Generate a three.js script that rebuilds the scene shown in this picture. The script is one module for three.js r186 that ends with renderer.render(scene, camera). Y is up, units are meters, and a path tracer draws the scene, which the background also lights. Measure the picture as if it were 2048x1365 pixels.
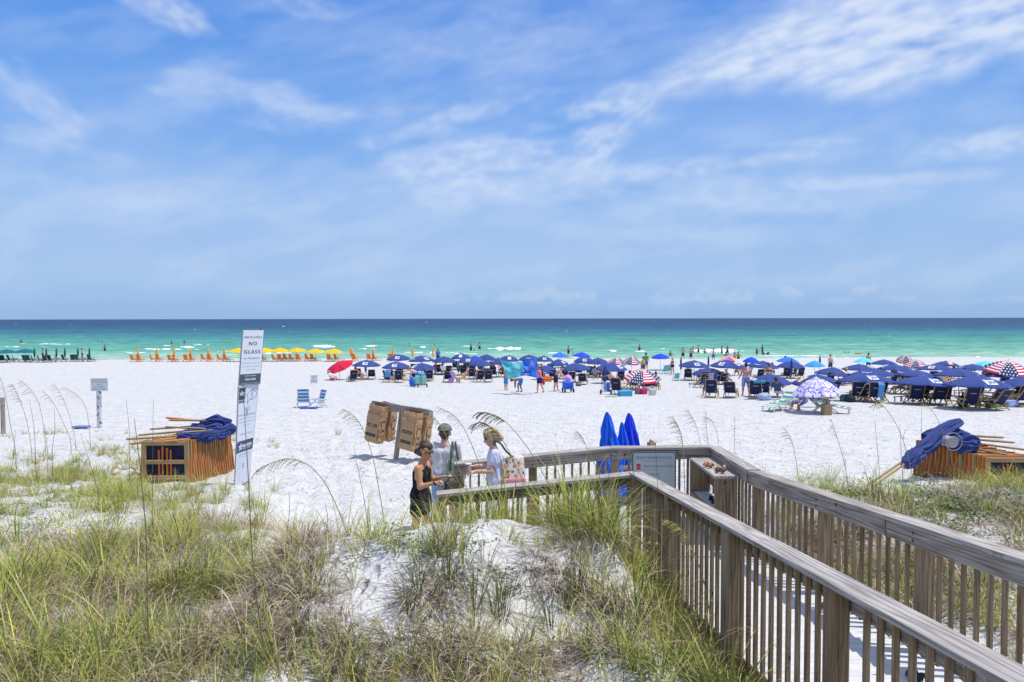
import * as THREE from 'three';
import { mergeGeometries, mergeVertices } from 'three/addons/utils/BufferGeometryUtils.js';
import { ImprovedNoise } from 'three/addons/math/ImprovedNoise.js';
import { RoundedBoxGeometry } from 'three/addons/geometries/RoundedBoxGeometry.js';

// ---------------------------------------------------------------- camera, sun, sky, exposure
const scene = new THREE.Scene();
const PW = 2048, PH = 1365, F = 1365, CAM_Y = 5.7;
const camera = new THREE.PerspectiveCamera(2 * Math.atan(PH / 2 / F) * 180 / Math.PI, PW / PH, 0.1, 30000);
camera.position.set(0, CAM_Y, 0);
camera.rotation.order = 'YXZ';
camera.rotation.set(-Math.atan(45 / F), 0, -0.0018);
camera.updateMatrixWorld(true); camera.updateProjectionMatrix();

const renderer = new THREE.WebGLRenderer({ antialias: true });
renderer.setSize(1024, 682);
renderer.toneMapping = THREE.LinearToneMapping;
renderer.toneMappingExposure = 1.0;
renderer.shadowMap.enabled = true;

const SUN_EL = 67 * Math.PI / 180, SUN_AZ = 97 * Math.PI / 180;        // from straight ahead (the sea) towards the right
const sunDir = new THREE.Vector3(Math.sin(SUN_AZ) * Math.cos(SUN_EL), Math.sin(SUN_EL), -Math.cos(SUN_AZ) * Math.cos(SUN_EL));
const sun = new THREE.DirectionalLight(new THREE.Color().setRGB(1, 0.965, 0.9), 3.95);
sun.position.copy(sunDir).multiplyScalar(120).add(new THREE.Vector3(0, 0, -40));
sun.target.position.set(0, 0, -40);
sun.castShadow = true; sun.shadow.mapSize.set(4096, 4096);
Object.assign(sun.shadow.camera, { left: -80, right: 80, top: 80, bottom: -80, near: 1, far: 300 });
scene.add(sun, sun.target);

// ---------------------------------------------------------------- helpers
function rngOf(seed) { let a = seed >>> 0; return () => { a = (a + 0x6D2B79F5) | 0; let t = Math.imul(a ^ (a >>> 15), 1 | a); t = (t + Math.imul(t ^ (t >>> 7), 61 | t)) ^ t; return ((t ^ (t >>> 14)) >>> 0) / 4294967296; }; }
const perlin = new ImprovedNoise();
const noise = (x, y, z = 0) => perlin.noise(x + 31.7, y + 17.3, z + 7.1);
function fbm(x, y, z = 0, oct = 4) { let s = 0, a = 0.5; for (let i = 0; i < oct; i++) { s += a * noise(x, y, z + i * 5.3); x *= 2.03; y *= 2.03; a *= 0.5; } return s; }
const clamp = (v, a = 0, b = 1) => Math.min(b, Math.max(a, v));
const sstep = (a, b, v) => { const t = clamp((v - a) / (b - a)); return t * t * (3 - 2 * t); };
const lerp = (a, b, t) => a + (b - a) * t;
const V = (x, y, z) => new THREE.Vector3(x, y, z);
function table(t) { return (v) => { if (v <= t[0][0]) return t[0][1]; for (let i = 1; i < t.length; i++) if (v <= t[i][0]) { const [a, p] = t[i - 1], [b, q] = t[i]; return lerp(p, q, (v - a) / (b - a)); } return t[t.length - 1][1]; }; }
const lin = (hex) => new THREE.Color(hex);                              // sRGB hex to a colour
const rgb = (r, g, b) => new THREE.Color().setRGB(r, g, b);

// a view ray through a point of the photograph, to read distances and places off it
function ray(px, py) { return V(px / PW * 2 - 1, 1 - py / PH * 2, 0.5).unproject(camera).sub(camera.position).normalize(); }
function at(px, py, depth) { const r = ray(px, py); return r.multiplyScalar(depth / -r.z).add(camera.position); }   // depth: metres straight ahead

const taken = new Map();
function numbered(name) { const n = taken.get(name) ?? 0; taken.set(name, n + 1); return n ? `${name}_${String(n).padStart(3, '0')}` : name; }
function thing(name, label, category, pos, turn = 0, group) {
  const o = new THREE.Group(); o.name = numbered(name); scene.add(o);
  if (pos) o.position.copy(pos); o.rotation.y = turn; o.userData = { label, category };
  if (group) o.userData.group = group;
  return o;
}
function shadows(m) { m.castShadow = true; m.receiveShadow = true; return m; }
function part(name, geometry, material, parent, pos, rot) {
  const m = shadows(new THREE.Mesh(geometry, material)); m.name = name; parent.add(m);
  if (pos) m.position.set(...pos); if (rot) m.rotation.set(...rot);
  return m;
}
function single(name, geometry, material, label, category, group) {
  const m = shadows(new THREE.Mesh(geometry, material)); m.name = numbered(name); scene.add(m); m.userData = { label, category };
  if (group) m.userData.group = group;
  return m;
}
function setting(name, geometry, material, label) { const m = shadows(new THREE.Mesh(geometry, material)); m.name = numbered(name); m.userData = { kind: 'structure', label }; scene.add(m); return m; }
const merge = (list) => mergeGeometries(list.map((g) => { const q = g.index ? g.toNonIndexed() : g; for (const k of Object.keys(q.attributes)) if (!['position', 'normal', 'uv'].includes(k)) q.deleteAttribute(k); if (!q.attributes.uv) q.setAttribute('uv', new THREE.Float32BufferAttribute(new Float32Array(q.attributes.position.count * 2), 2)); return q; }));
function geo(pos, idx, uv, col) {
  const g = new THREE.BufferGeometry();
  g.setAttribute('position', new THREE.Float32BufferAttribute(pos, 3));
  if (uv) g.setAttribute('uv', new THREE.Float32BufferAttribute(uv, 2));
  if (col) g.setAttribute('color', new THREE.Float32BufferAttribute(col, 3));
  if (idx) g.setIndex(idx);
  g.computeVertexNormals();
  return g;
}
const ORD = (n) => ['first', 'second', 'third', 'fourth', 'fifth', 'sixth', 'seventh', 'eighth', 'ninth', 'tenth', 'eleventh', 'twelfth', 'thirteenth', 'fourteenth', 'fifteenth', 'sixteenth', 'seventeenth', 'eighteenth', 'nineteenth', 'twentieth'][n] ?? `${n + 1}th`;
const mat = (color, roughness = 0.85, extra = {}) => new THREE.MeshStandardMaterial({ color, roughness, ...extra });
// tapered tube through points, radii interpolated
function tube(pts, radii, sides = 6, segs = 0) {
  const curve = pts.length > 2 || segs ? new THREE.CatmullRomCurve3(pts) : null;
  const n = segs || (curve ? pts.length * 3 : 1), pos = [], idx = [], uv = [];
  let up = V(0, 0, 1);
  for (let i = 0; i <= n; i++) {
    const t = i / n, p = curve ? curve.getPoint(t) : pts[0].clone().lerp(pts[1], t);
    const d = curve ? curve.getTangent(t) : pts[1].clone().sub(pts[0]).normalize();
    if (Math.abs(d.dot(up)) > 0.97) up = V(1, 0, 0);
    const a = d.clone().cross(up).normalize(), b = a.clone().cross(d).normalize();
    const q = t * (radii.length - 1), k = Math.min(radii.length - 2, Math.floor(q)), r = radii.length === 1 ? radii[0] : lerp(radii[k], radii[k + 1], q - k);
    for (let s = 0; s <= sides; s++) { const w = s / sides * Math.PI * 2; const v = p.clone().addScaledVector(a, Math.cos(w) * r).addScaledVector(b, Math.sin(w) * r); pos.push(v.x, v.y, v.z); uv.push(t, s / sides); }
  }
  for (let i = 0; i < n; i++) for (let s = 0; s < sides; s++) { const a = i * (sides + 1) + s, b = a + sides + 1; idx.push(a, b, a + 1, b, b + 1, a + 1); }
  for (const [row, flip] of [[0, 1], [n, 0]]) for (let s = 1; s < sides - 1; s++) { const a = row * (sides + 1); flip ? idx.push(a, a + s, a + s + 1) : idx.push(a, a + s + 1, a + s); }
  return geo(pos, idx, uv);
}
// a sawn board along x, uv in metres, slightly eased edges
const boardCache = new Map();
function board(len, h, w, seed = 0) {
  const key = [len.toFixed(3), h, w, seed].join(); if (boardCache.has(key)) return boardCache.get(key);
  const e = Math.min(h, w) * 0.1, X = len / 2, Y = h / 2, Z = w / 2, pos = [], uv = [], idx = [], r = rngOf(seed * 77 + 5), u0 = r() * 7, v0 = r() * 7;
  const ring = [[-Y + e, -Z], [Y - e, -Z], [Y, -Z + e], [Y, Z - e], [Y - e, Z], [-Y + e, Z], [-Y, Z - e], [-Y, -Z + e]];
  let per = 0;
  for (let i = 0; i < 8; i++) {
    const a = ring[i], b = ring[(i + 1) % 8], l = Math.hypot(a[0] - b[0], a[1] - b[1]), base = pos.length / 3;
    for (const [x, p, v] of [[-X, a, per], [X, a, per], [X, b, per + l], [-X, b, per + l]]) { pos.push(x, p[0], p[1]); uv.push(x + u0, v + v0); }
    idx.push(base, base + 1, base + 2, base, base + 2, base + 3); per += l;
  }
  for (const s of [-1, 1]) { const base = pos.length / 3; for (const p of ring) { pos.push(X * s, p[0], p[1]); uv.push(u0 + p[0], v0 + p[1]); } for (let i = 1; i < 7; i++) s > 0 ? idx.push(base, base + i + 1, base + i) : idx.push(base, base + i, base + i + 1); }
  const g = geo(pos, idx, uv); const ng = g.toNonIndexed(); ng.computeVertexNormals(); boardCache.set(key, ng); return ng;
}
// a board laid from a to b (world points), its cross-section h (upwards) by w (sideways)
function layBoard(name, a, b, h, w, material, parent, seed = 0) {
  const d = b.clone().sub(a), m = part(name, board(d.length(), h, w, seed), material, parent);
  m.position.copy(a).lerp(b, 0.5); const x = d.normalize(), z = x.clone().cross(V(0, 1, 0)).normalize(), y = z.clone().cross(x).normalize();
  m.quaternion.setFromRotationMatrix(new THREE.Matrix4().makeBasis(x, y, z));
  return m;
}
function canvas(w, h, draw) { const c = document.createElement('canvas'); c.width = w; c.height = h; const g = c.getContext('2d'); draw(g, w, h); const t = new THREE.CanvasTexture(c); t.colorSpace = THREE.SRGBColorSpace; t.magFilter = THREE.LinearFilter; t.anisotropy = 8; return t; }
function dataTex(n, m, f, srgb = true, repeat = true) {
  const d = new Uint8Array(n * m * 4);
  for (let j = 0; j < m; j++) for (let i = 0; i < n; i++) { const c = f(i / n, j / m); const k = (j * n + i) * 4; d[k] = clamp(c[0]) * 255; d[k + 1] = clamp(c[1] ?? c[0]) * 255; d[k + 2] = clamp(c[2] ?? c[0]) * 255; d[k + 3] = 255; }
  const t = new THREE.DataTexture(d, n, m); t.magFilter = THREE.LinearFilter; t.minFilter = THREE.LinearMipmapLinearFilter; t.generateMipmaps = true;
  if (repeat) t.wrapS = t.wrapT = THREE.RepeatWrapping; if (srgb) t.colorSpace = THREE.SRGBColorSpace; t.needsUpdate = true; return t;
}
// noise that tiles over the unit square
function tileNoise(u, v, fu, fv, seed = 0) { const a = u * Math.PI * 2, b = v * Math.PI * 2; return perlin.noise(Math.cos(a) * fu / 6.283 + seed, Math.sin(a) * fu / 6.283 + Math.cos(b) * fv / 6.283 + 9.7, Math.sin(b) * fv / 6.283 + seed * 1.7); }

// ---------------------------------------------------------------- sky: blue air, high streaked cloud, small cumulus over the horizon
{
  const W = 2048, H = 1024, d = new Float32Array(W * H * 4);
  const col = (stops, e) => { for (let i = 1; i < stops.length; i++) if (e <= stops[i][0]) { const t = (e - stops[i - 1][0]) / (stops[i][0] - stops[i - 1][0]); return [0, 1, 2].map((k) => lerp(stops[i - 1][1][k], stops[i][1][k], t)); } return stops[stops.length - 1][1]; };
  const stops = [[-90, [0.28, 0.45, 0.70]], [0, [0.315, 0.495, 0.785]], [3, [0.325, 0.52, 0.82]], [9, [0.26, 0.475, 0.85]], [15, [0.175, 0.395, 0.85]], [22, [0.105, 0.305, 0.80]], [30, [0.075, 0.24, 0.74]], [50, [0.07, 0.2, 0.62]], [90, [0.06, 0.17, 0.55]]];
  const lowEdge = table([[1200, 165], [1300, 195], [1450, 190], [1620, 215], [1780, 190], [1900, 165], [2048, 118], [2400, 40]]);
  for (let j = 0; j < H; j++) for (let i = 0; i < W; i++) {
    const el = ((j + 0.5) / H - 0.5) * Math.PI, az = ((i + 0.5) / W - 0.5) * Math.PI * 2;         // equirect: u = atan2(z, x)
    const dx = Math.cos(az) * Math.cos(el), dz = Math.sin(az) * Math.cos(el), dy = Math.sin(el), e = el * 180 / Math.PI;
    let c = col(stops, e).slice(), cov = 0;
    if (e > -0.5) {
      // cirrus sheet on a plane high above for the sky all round
      const y = Math.max(dy, 0.02) + 0.055, X = dx / y, Z = -dz / y, wx = fbm(X * 0.6, Z * 0.6, 3, 3) * 0.9, wz = fbm(X * 0.6, Z * 0.6, 9, 3) * 0.9, s = (X * 0.74 + Z * 0.3), t = (Z * 0.95 - X * 0.42);
      const big = fbm(X * 0.3 + wx * 0.3, Z * 0.34 + wz * 0.3, 1.5, 4), bearing = Math.atan2(dx, -dz) * 180 / Math.PI;
      const around = sstep(-0.15, 0.5, big * 1.2 + fbm(s * 1.1 + wx, t * 2.6 + wz, 4.2, 5) * 0.75 + 0.1) * 0.6;
      if (Math.abs(bearing) < 55 && e < 45) {
        // bearing and height on a flat chart, 1365 units to the unit tangent, to lay out single clouds over the sea
        const A = 1024 + 1365 * Math.tan(bearing / 57.2958), B = 637 - 1365 * Math.tan(el) / Math.cos(bearing / 57.2958), inside = sstep(-700, 100, A) * sstep(2750, 1950, A) * sstep(-420, -60, B);
        let v = 0.01 + 0.13 * sstep(-0.3, 0.4, fbm(A / 520, B / 210, 3.1, 4)) + 0.15 * sstep(-0.2, 0.4, fbm(A / 150 + B / 300, B / 52 + A / 420, 6.4, 4));
        v *= sstep(640, 560, B) * 0.9 + 0.1; v += 0.10 * sstep(260, 420, B) * sstep(640, 520, B);
        const puff = (cx, cy, rx, ry, ang, amp, grain) => { const c = Math.cos(ang), n = Math.sin(ang), u = (A - cx) * c + (B - cy) * n, q = (B - cy) * c - (A - cx) * n; const d = Math.hypot(u / rx, q / ry); if (d > 2.2) return 0; const f1 = fbm(u / 120 + cx, q / 46, 2.3, 4), f2 = fbm(u / 34 + cy, q / 15, 5.1, 4); return amp * sstep(1.35, 0.2, d + f1 * 1.6) * clamp(1 - grain * 0.8 * sstep(0.16, -0.24, f2 + f1 * 0.5)); };
        const add = (k) => { v = 1 - (1 - v) * (1 - k); };
        // bright bank at the upper right, its near edge a clear line from the lower left to the top
        const edge = (B - 165) + (A - 1255) * 0.574 + 34 * fbm(A / 90, B / 60, 2.2, 4), under = lowEdge(A) + 60 * fbm(A / 150, 1.7, 7.2, 4) - B;
        const bank = sstep(-16, 80, edge) * sstep(-22, 50, under), cells = fbm((A - B * 0.6) / 110, (B + A * 0.3) / 24, 9.4, 4), cells2 = fbm((A - B * 0.6) / 46, (B + A * 0.3) / 11, 4.4, 3);
        add(0.9 * bank * clamp(0.74 + 1.25 * cells + 0.5 * cells2, 0.06, 1));
        for (const q of [[370, 35, 130, 34, 0.42, 0.55, 0.6], [600, 20, 110, 26, 0.2, 0.3, 0.7], [90, 205, 170, 40, 0.62, 0.38, 0.4], [120, 285, 130, 26, 0.25, 0.3, 0.4], [560, 205, 210, 42, 0.14, 0.40, 0.4], [690, 232, 120, 18, 0.08, 0.35, 0.4], [880, 250, 150, 22, -0.32, 0.5, 0.6], [960, 330, 190, 62, -0.12, 0.62, 0.55], [1060, 380, 200, 40, -0.1, 0.3, 0.5], [1190, 215, 110, 22, -0.2, 0.62, 0.75], [1225, 275, 120, 46, -0.55, 0.62, 0.75], [1280, 345, 150, 24, -0.12, 0.5, 0.7], [1550, 318, 70, 9, -0.12, 0.45, 0.7], [1650, 288, 160, 10, -0.05, 0.3, 0.7], [1960, 290, 140, 26, -0.16, 0.55, 0.7], [2050, 262, 90, 14, -0.1, 0.4, 0.7], [1740, 366, 200, 14, -0.06, 0.42, 0.5], [1450, 400, 230, 46, 0.0, 0.34, 0.5], [1010, 100, 240, 90, -0.2, 0.22, 0.5], [1350, 470, 300, 22, 0.02, 0.2, 0.5], [300, 400, 300, 50, 0.05, 0.22, 0.5]]) add(puff(...q));
        cov = lerp(around, v, inside);
      } else cov = around;
      const w = clamp(cov) * sstep(-0.5, 2.5, e);
      const white = [0.76, 0.84, 0.98]; const k = w * 0.92;
      c = c.map((v, q) => lerp(v, white[q], k));
      // little cumulus heads standing over the horizon
      if (e < 5) {
        const A = 1024 + 1365 * Math.tan(clamp(bearing, -80, 80) / 57.2958) + (Math.abs(bearing) > 80 ? bearing * 40 : 0), B = 637 - 1365 * Math.tan(el) / Math.max(0.2, Math.cos(bearing / 57.2958));
        let cum = 0; const n1 = fbm(A / 26, B / 15, 5.5, 4), n2 = fbm(A / 9, B / 7, 8.5, 3);
        for (const [cx, cy, rx, ry, amp] of [[1110, 592, 75, 15, 0.62], [1010, 596, 60, 13, 0.5], [890, 600, 50, 9, 0.3], [1340, 600, 50, 15, 0.45], [1450, 596, 60, 16, 0.6], [1572, 588, 34, 16, 0.6], [1732, 581, 32, 13, 0.75], [1800, 598, 40, 7, 0.45], [1680, 602, 40, 7, 0.35], [2030, 599, 60, 9, 0.5], [1240, 608, 120, 8, 0.3], [1900, 606, 120, 7, 0.28], [560, 612, 160, 6, 0.18], [-300, 598, 140, 16, 0.5], [2500, 590, 180, 18, 0.5]]) { const d = Math.hypot((A - cx) / rx, (B - cy) / (B < cy ? ry : ry * 0.8)); if (d < 2.4) cum = Math.max(cum, amp * sstep(1.15, 0.45, d - n1 * 1.7 - n2 * 0.5)); }
        c = c.map((v, q) => lerp(v, [0.60, 0.70, 0.84][q], cum * 0.55));
      }
    }
    const k = (j * W + i) * 4; d[k] = c[0]; d[k + 1] = c[1]; d[k + 2] = c[2]; d[k + 3] = 1;
  }
  const t = new THREE.DataTexture(d, W, H, THREE.RGBAFormat, THREE.FloatType); t.mapping = THREE.EquirectangularReflectionMapping; t.magFilter = THREE.LinearFilter; t.minFilter = THREE.LinearFilter; t.needsUpdate = true;
  scene.background = t; scene.environment = t;
}

// ---------------------------------------------------------------- the ground
const RAMP = { left: 2.32, right: 3.84, skew: -0.0872, fall: 0.083, cap: 1.23, rail: 1.07, end: 8.6 };   // rail lines: x = side + skew * z; cap height = CAM_Y - cap - fall * z
const beachProfile = table([[-30, 2.9], [4.6, 2.92], [7.4, 2.72], [8.6, 2.4], [10.5, 2.3], [12.5, 2.3], [16.6, 2.26], [22, 2.15], [30, 1.87], [39, 1.36], [50, 0.8], [59, 0.45], [70, 0.36], [87, 0.3], [92, 0.16], [97, -0.06], [110, -0.6], [140, -1.2], [400, -3]]);
const leftProfile = table([[-30, 2.95], [5, 2.98], [7, 3.0], [8.5, 2.9], [10, 2.78], [12, 2.6], [14, 2.45], [18, 2.33], [22, 2.17], [30, 1.87]]);
const rightProfile = table([[-30, 3.0], [5, 3.0], [8, 2.96], [10.5, 2.96], [12, 2.75], [13.5, 2.55], [16, 2.36], [20, 2.2], [24, 2.08], [30, 1.87]]);
function deckY(z) { return CAM_Y - RAMP.cap - RAMP.fall * Math.min(z, RAMP.end) - RAMP.rail; }
function groundY(x, z) {                                                // z: metres ahead of the camera
  let h = beachProfile(z + (z > 60 ? noise(x * 0.03, 3) * 4 : 0));
  if (z < 30) {
    const edge = -2.5 - 0.42 * Math.max(0, z - 9) + 0.6 * noise(z * 0.4, 3.3);
    h = lerp(h, leftProfile(z), sstep(edge + 0.5, edge - 1.2, x));
    h = lerp(h, rightProfile(z), sstep(3.5, 5.0, x + (z - 8) * 0.06));
    // the crest between camera and path
    const zc = 7.05 + 0.18 * Math.sin(x * 1.9 + 0.6) + 0.12 * noise(x * 0.9, 2.2), q = z - zc;
    const crest = Math.exp(-((q / (q < 0 ? 1.5 : 0.66)) ** 2)) * sstep(-3.0, -2.05, x) * sstep(1.85, 0.95, x);
    h = lerp(h, Math.max(h, 3.54 + 0.17 * noise(x * 1.15 + 4, 3.1) + 0.07 * noise(x * 2.9, z * 1.3, 8.2)), crest);
    const dune = sstep(20, 9, z) * sstep(0.02, 0.3, Math.abs(h - 2.35) + 0.04);
    h += dune * (0.12 * fbm(x * 0.7, z * 0.7, 0.4, 3) + 0.07 * noise(x * 2.3, z * 2.3, 2) + 0.03 * noise(x * 5.6, z * 5.6, 12));
    // sand banked against the two chair stacks
    h += 0.10 * Math.exp(-(((x + 4.9) / 1.2) ** 2) - (((z - 12.3) / 0.6) ** 2)) + 0.10 * Math.exp(-(((x - 9.6) / 1.4) ** 2) - (((z - 11.2) / 0.9) ** 2));
    // under the boardwalk the sand stays below the deck
    const rx = RAMP.left + RAMP.skew * z, under = sstep(rx - 0.8, rx - 0.08, x) * sstep(rx + 2.1, rx + 1.6, x) * (z < 10.6 ? 1 : 0);
    h = lerp(h, Math.min(h, deckY(z) - 0.3), under);
    const low = sstep(-1.3, -0.8, x) * sstep(3.4, 3.0, x) * sstep(8.05, 8.35, z) * sstep(10.9, 10.4, z);
    h = lerp(h, Math.min(h, 2.36), low);
  }
  const tread = sstep(8, 11, z) * sstep(88, 80, z);
  h += tread * (0.018 * noise(x * 1.1, z * 1.1, 1) + 0.045 * sstep(40, 12, z) * noise(x * 3.3, z * 3.3, 4) + 0.03 * noise(x * 0.25, z * 0.3, 6));
  if (z > 10 && z < 27) for (const [x0, z0, x1, z1] of tracks) {         // ruts left by carts
    const t = (z - z0) / (z1 - z0); if (t < -0.05 || t > 1.05) continue;
    const d = Math.abs(x - lerp(x0, x1, t) - 0.25 * Math.sin(z * 0.35 + x0)); for (const q of [d - 0.55, d + 0.55, d]) { const u = Math.abs(q) / 0.11; if (u < 2.4 && (q !== d || x0 > -3)) h += 0.032 * (u < 1 ? -(1 - u * u) : 0.45 * Math.exp(-((u - 1.35) ** 2) * 6)) * sstep(27, 20, z) * sstep(10, 11.5, z); }
  }
  return h;
}
const tracks = [[-3.9, 10.5, -2.2, 27], [-2.9, 10.5, -7.5, 27], [-3.4, 11, -5.2, 27], [0.6, 11.5, 4.5, 27]];
const G = (x, z) => V(x, groundY(x, z), -z);
function gnd(px, py) {                                                  // where the view ray through a photo point meets the sand
  const r = ray(px, py); r.multiplyScalar(1 / -r.z); let z = 3.5;
  const f = (q) => CAM_Y + r.y * q - groundY(r.x * q, q);
  let step = 0.05; while (z < 96 && f(z) > 0) z += (step = Math.max(0.04, z * 0.006));
  let a = z - step, b = z; for (let i = 0; i < 18; i++) { const m = (a + b) / 2; f(m) > 0 ? a = m : b = m; }
  return V(r.x * b, groundY(r.x * b, b), -b);
}
const sandColor = dataTex(1024, 1024, (u, v) => {
  const n = tileNoise(u, v, 18, 18, 3) * 0.04 + tileNoise(u, v, 130, 130, 5) * 0.04 + tileNoise(u, v, 480, 480, 2) * 0.05;
  const fleck = Math.max(0, tileNoise(u, v, 170, 170, 8) - 0.40) * 2.2;
  const s = 0.80 + n - fleck * 0.5; return [s * 1.005, s * 0.993, s * 0.975];
});
const TILE = 6.4, prints = (() => {                                     // heel-and-toe dents trodden all over a tile of loose sand
  const n = 1024, f = new Float32Array(n * n), r = rngOf(19), dent = (x, y, a, b, ang, dep) => { const c = Math.cos(ang), s = Math.sin(ang), R = Math.ceil(a * 1.9); for (let j = -R; j <= R; j++) for (let i = -R; i <= R; i++) { const u = (i * c + j * s) / a, v = (j * c - i * s) / b, q = u * u + v * v; if (q > 3.2) continue; f[((y + j + n) & 1023) * n + ((x + i + n) & 1023)] += dep * (q < 1 ? -(1 - q) : 0.32 * Math.exp(-((Math.sqrt(q) - 1.25) ** 2) * 9)); } };
  for (let k = 0; k < 620; k++) { const x = Math.floor(r() * n), y = Math.floor(r() * n), a = r() * 6.28, s = 0.7 + 0.7 * r(), d = 0.3 + 0.5 * r(); dent(x, y, 19 * s, 9 * s, a, d); }
  for (let k = 0; k < 900; k++) dent(Math.floor(r() * n), Math.floor(r() * n), 4 + r() * 9, 4 + r() * 7, r() * 6, (r() - 0.35) * 0.35);
  return f;
})();
const sandBump = dataTex(1024, 1024, (u, v) => {
  const a = tileNoise(u, v, 30, 30, 1), b = tileNoise(u, v, 90, 90, 4), c = tileNoise(u, v, 260, 260, 6);
  return [0.62 + 0.30 * prints[Math.floor(v * 1024) * 1024 + Math.floor(u * 1024)] + a * 0.16 + b * 0.1 + c * 0.08];
}, false);
const sandMat = new THREE.MeshStandardMaterial({ map: sandColor, bumpMap: sandBump, bumpScale: 0.12, roughness: 1 });
{
  const rows = []; for (let z = -26; z < 3.6; z += 0.7) rows.push(z); for (let z = 3.6; z < 11; z += 0.055) rows.push(z); for (let z = 11; z < 42; z += 0.05 + (z - 11) * 0.008) rows.push(z); for (let z = 42; z < 96; z += 0.5) rows.push(z); for (let z = 96; z < 420; z += 18) rows.push(z);
  const C = 430, pos = [], uv = [], idx = [];
  rows.forEach((z) => { for (let i = 0; i <= C; i++) { const t = i / C * 2 - 1, u = Math.sign(t) * (0.55 * Math.abs(t) + 0.45 * Math.abs(t) ** 3), x = u * (14 + 1.35 * Math.max(z, 0)); pos.push(x, groundY(x, z), -z); uv.push(x / TILE, z / TILE); } });
  for (let r = 0; r < rows.length - 1; r++) for (let i = 0; i < C; i++) { const a = r * (C + 1) + i, b = a + C + 1; idx.push(a, a + 1, b, b, a + 1, b + 1); }
  setting('beach_sand', geo(pos, idx, uv), sandMat, 'white quartz sand of the dunes and the wide beach');
}
// ---------------------------------------------------------------- the sea: shallow green over pale sand, blue where it is deep
const seaSwell = (x, z) => { const k = sstep(97, 125, z); const w = noise(x * 0.012 + z * 0.004, z * 0.06, 3) ; return k * (0.34 * w + 0.16 * noise(x * 0.05, z * 0.2, 5) + 0.11 * noise(x * 0.18, z * 0.55, 8)) * sstep(1500, 250, z); };
{
  const rows = []; for (let y = 92; y > 0.28; y -= y > 6 ? 0.28 : 0.14) rows.push(CAM_Y * F / y);
  for (const z of [30000]) rows.push(z);
  const C = 760, pos = [], idx = [], col = [];
  const body = [[84, [0.47, 0.56, 0.44]], [97, [0.36, 0.50, 0.375]], [104, [0.235, 0.445, 0.305]], [116, [0.17, 0.40, 0.265]], [140, [0.115, 0.345, 0.235]], [180, [0.070, 0.28, 0.208]], [230, [0.04, 0.205, 0.185]], [290, [0.022, 0.138, 0.162]], [360, [0.014, 0.088, 0.142]], [500, [0.009, 0.056, 0.122]], [900, [0.007, 0.042, 0.103]], [30000, [0.007, 0.038, 0.097]]];
  const bt = [0, 1, 2].map((k) => table(body.map(([z, v]) => [z, v[k]])));
  rows.forEach((z) => { for (let i = 0; i <= C; i++) {
    const u = i / C * 2 - 1, x = u * (z * 1.25 + 20), pz = z * Math.exp(0.34 * fbm(x * 0.0045, Math.log(z) * 5, 2, 3) + 0.10 * noise(x * 16 / z, Math.log(z) * 20, 6) + 0.06 * noise(x * 50 / z, Math.log(z) * 40, 7));   // sandbars and patches move the depth line
    const zz = z < 100 ? z : Math.max(100, pz), g = 1 + 0.30 * noise(x * 22 / z, Math.log(z) * 22, 1) + 0.34 * noise(x * 60 / z, Math.log(z) * 42, 4) + 0.16 * noise(x * 190 / z, Math.log(z) * 90, 8);  // wave shading painted into the water colour as lighter and darker streaks
    pos.push(x, seaSwell(x, z), -z); col.push(bt[0](zz) * g, bt[1](zz) * g, bt[2](zz) * g);
  } });
  for (let r = 0; r < rows.length - 1; r++) for (let i = 0; i < C; i++) { const a = r * (C + 1) + i, b = a + C + 1; idx.push(a, a + 1, b, b, a + 1, b + 1); }
  setting('sea_water', geo(pos, idx, null, col), new THREE.MeshPhysicalMaterial({ vertexColors: true, roughness: 0.42, specularIntensity: 0.35, ior: 1.33 }), 'open sea, pale green by the shore and dark blue far out');
}
// ---------------------------------------------------------------- weathered timber
function woodTex(seed, base, light, contrast, knots) {
  const r = rngOf(seed), ks = []; for (let i = 0; i < knots; i++) ks.push([0.12 + 0.76 * r(), 0.1 + 0.8 * r(), 0.012 + 0.012 * r()]);
  const field = (u, v) => {
    let w = v * 40 + tileNoise(u, v, 2.2, 5, seed) * 4.5 + tileNoise(u, v, 6, 20, seed + 3) * 0.7, dark = 0;
    for (const [ku, kv, s] of ks) { const dx = (u - ku) * 2.2, dy = (v - kv) * 0.62, q = Math.hypot(dx * 0.62, dy); w += 7 * Math.exp(-((q / (s * 2.4)) ** 2)) * Math.sign(dy || 1); dark = Math.max(dark, sstep(s * 0.95, s * 0.45, q)); }
    const ring = 0.5 + 0.5 * Math.sin(w * 2.1), crack = sstep(0.27, 0.45, tileNoise(u, v, 5, 150, seed + 6)), fibre = tileNoise(u, v, 14, 330, seed + 9);
    return [ring, crack, fibre, dark];
  };
  const A = dataTex(1024, 512, (u, v) => {
    const [ring, crack, fibre, dark] = field(u, v); let k = 0.62 + 0.22 * tileNoise(u, v, 7, 10, seed + 1) - contrast * 0.30 * ring ** 3 + fibre * 0.28 - crack * 0.42; k = clamp(k, 0, 1);
    const c = [0, 1, 2].map((i) => lerp(base[i], light[i], k)); return c.map((q, i) => lerp(q, [0.16, 0.13, 0.11][i], dark * 0.85));
  });
  const B = dataTex(1024, 512, (u, v) => { const [ring, crack, fibre, dark] = field(u, v); return [0.6 - 0.15 * ring ** 3 + fibre * 0.3 - crack * 0.5 - dark * 0.2]; }, false);
  for (const t of [A, B]) t.repeat.set(1 / 2.2, 1 / 0.62);
  return mat(0xffffff, 0.92, { map: A, bumpMap: B, bumpScale: 0.003 });
}
const woodGrey = woodTex(4, [0.37, 0.335, 0.295], [0.84, 0.795, 0.745], 1.0, 3);
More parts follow.
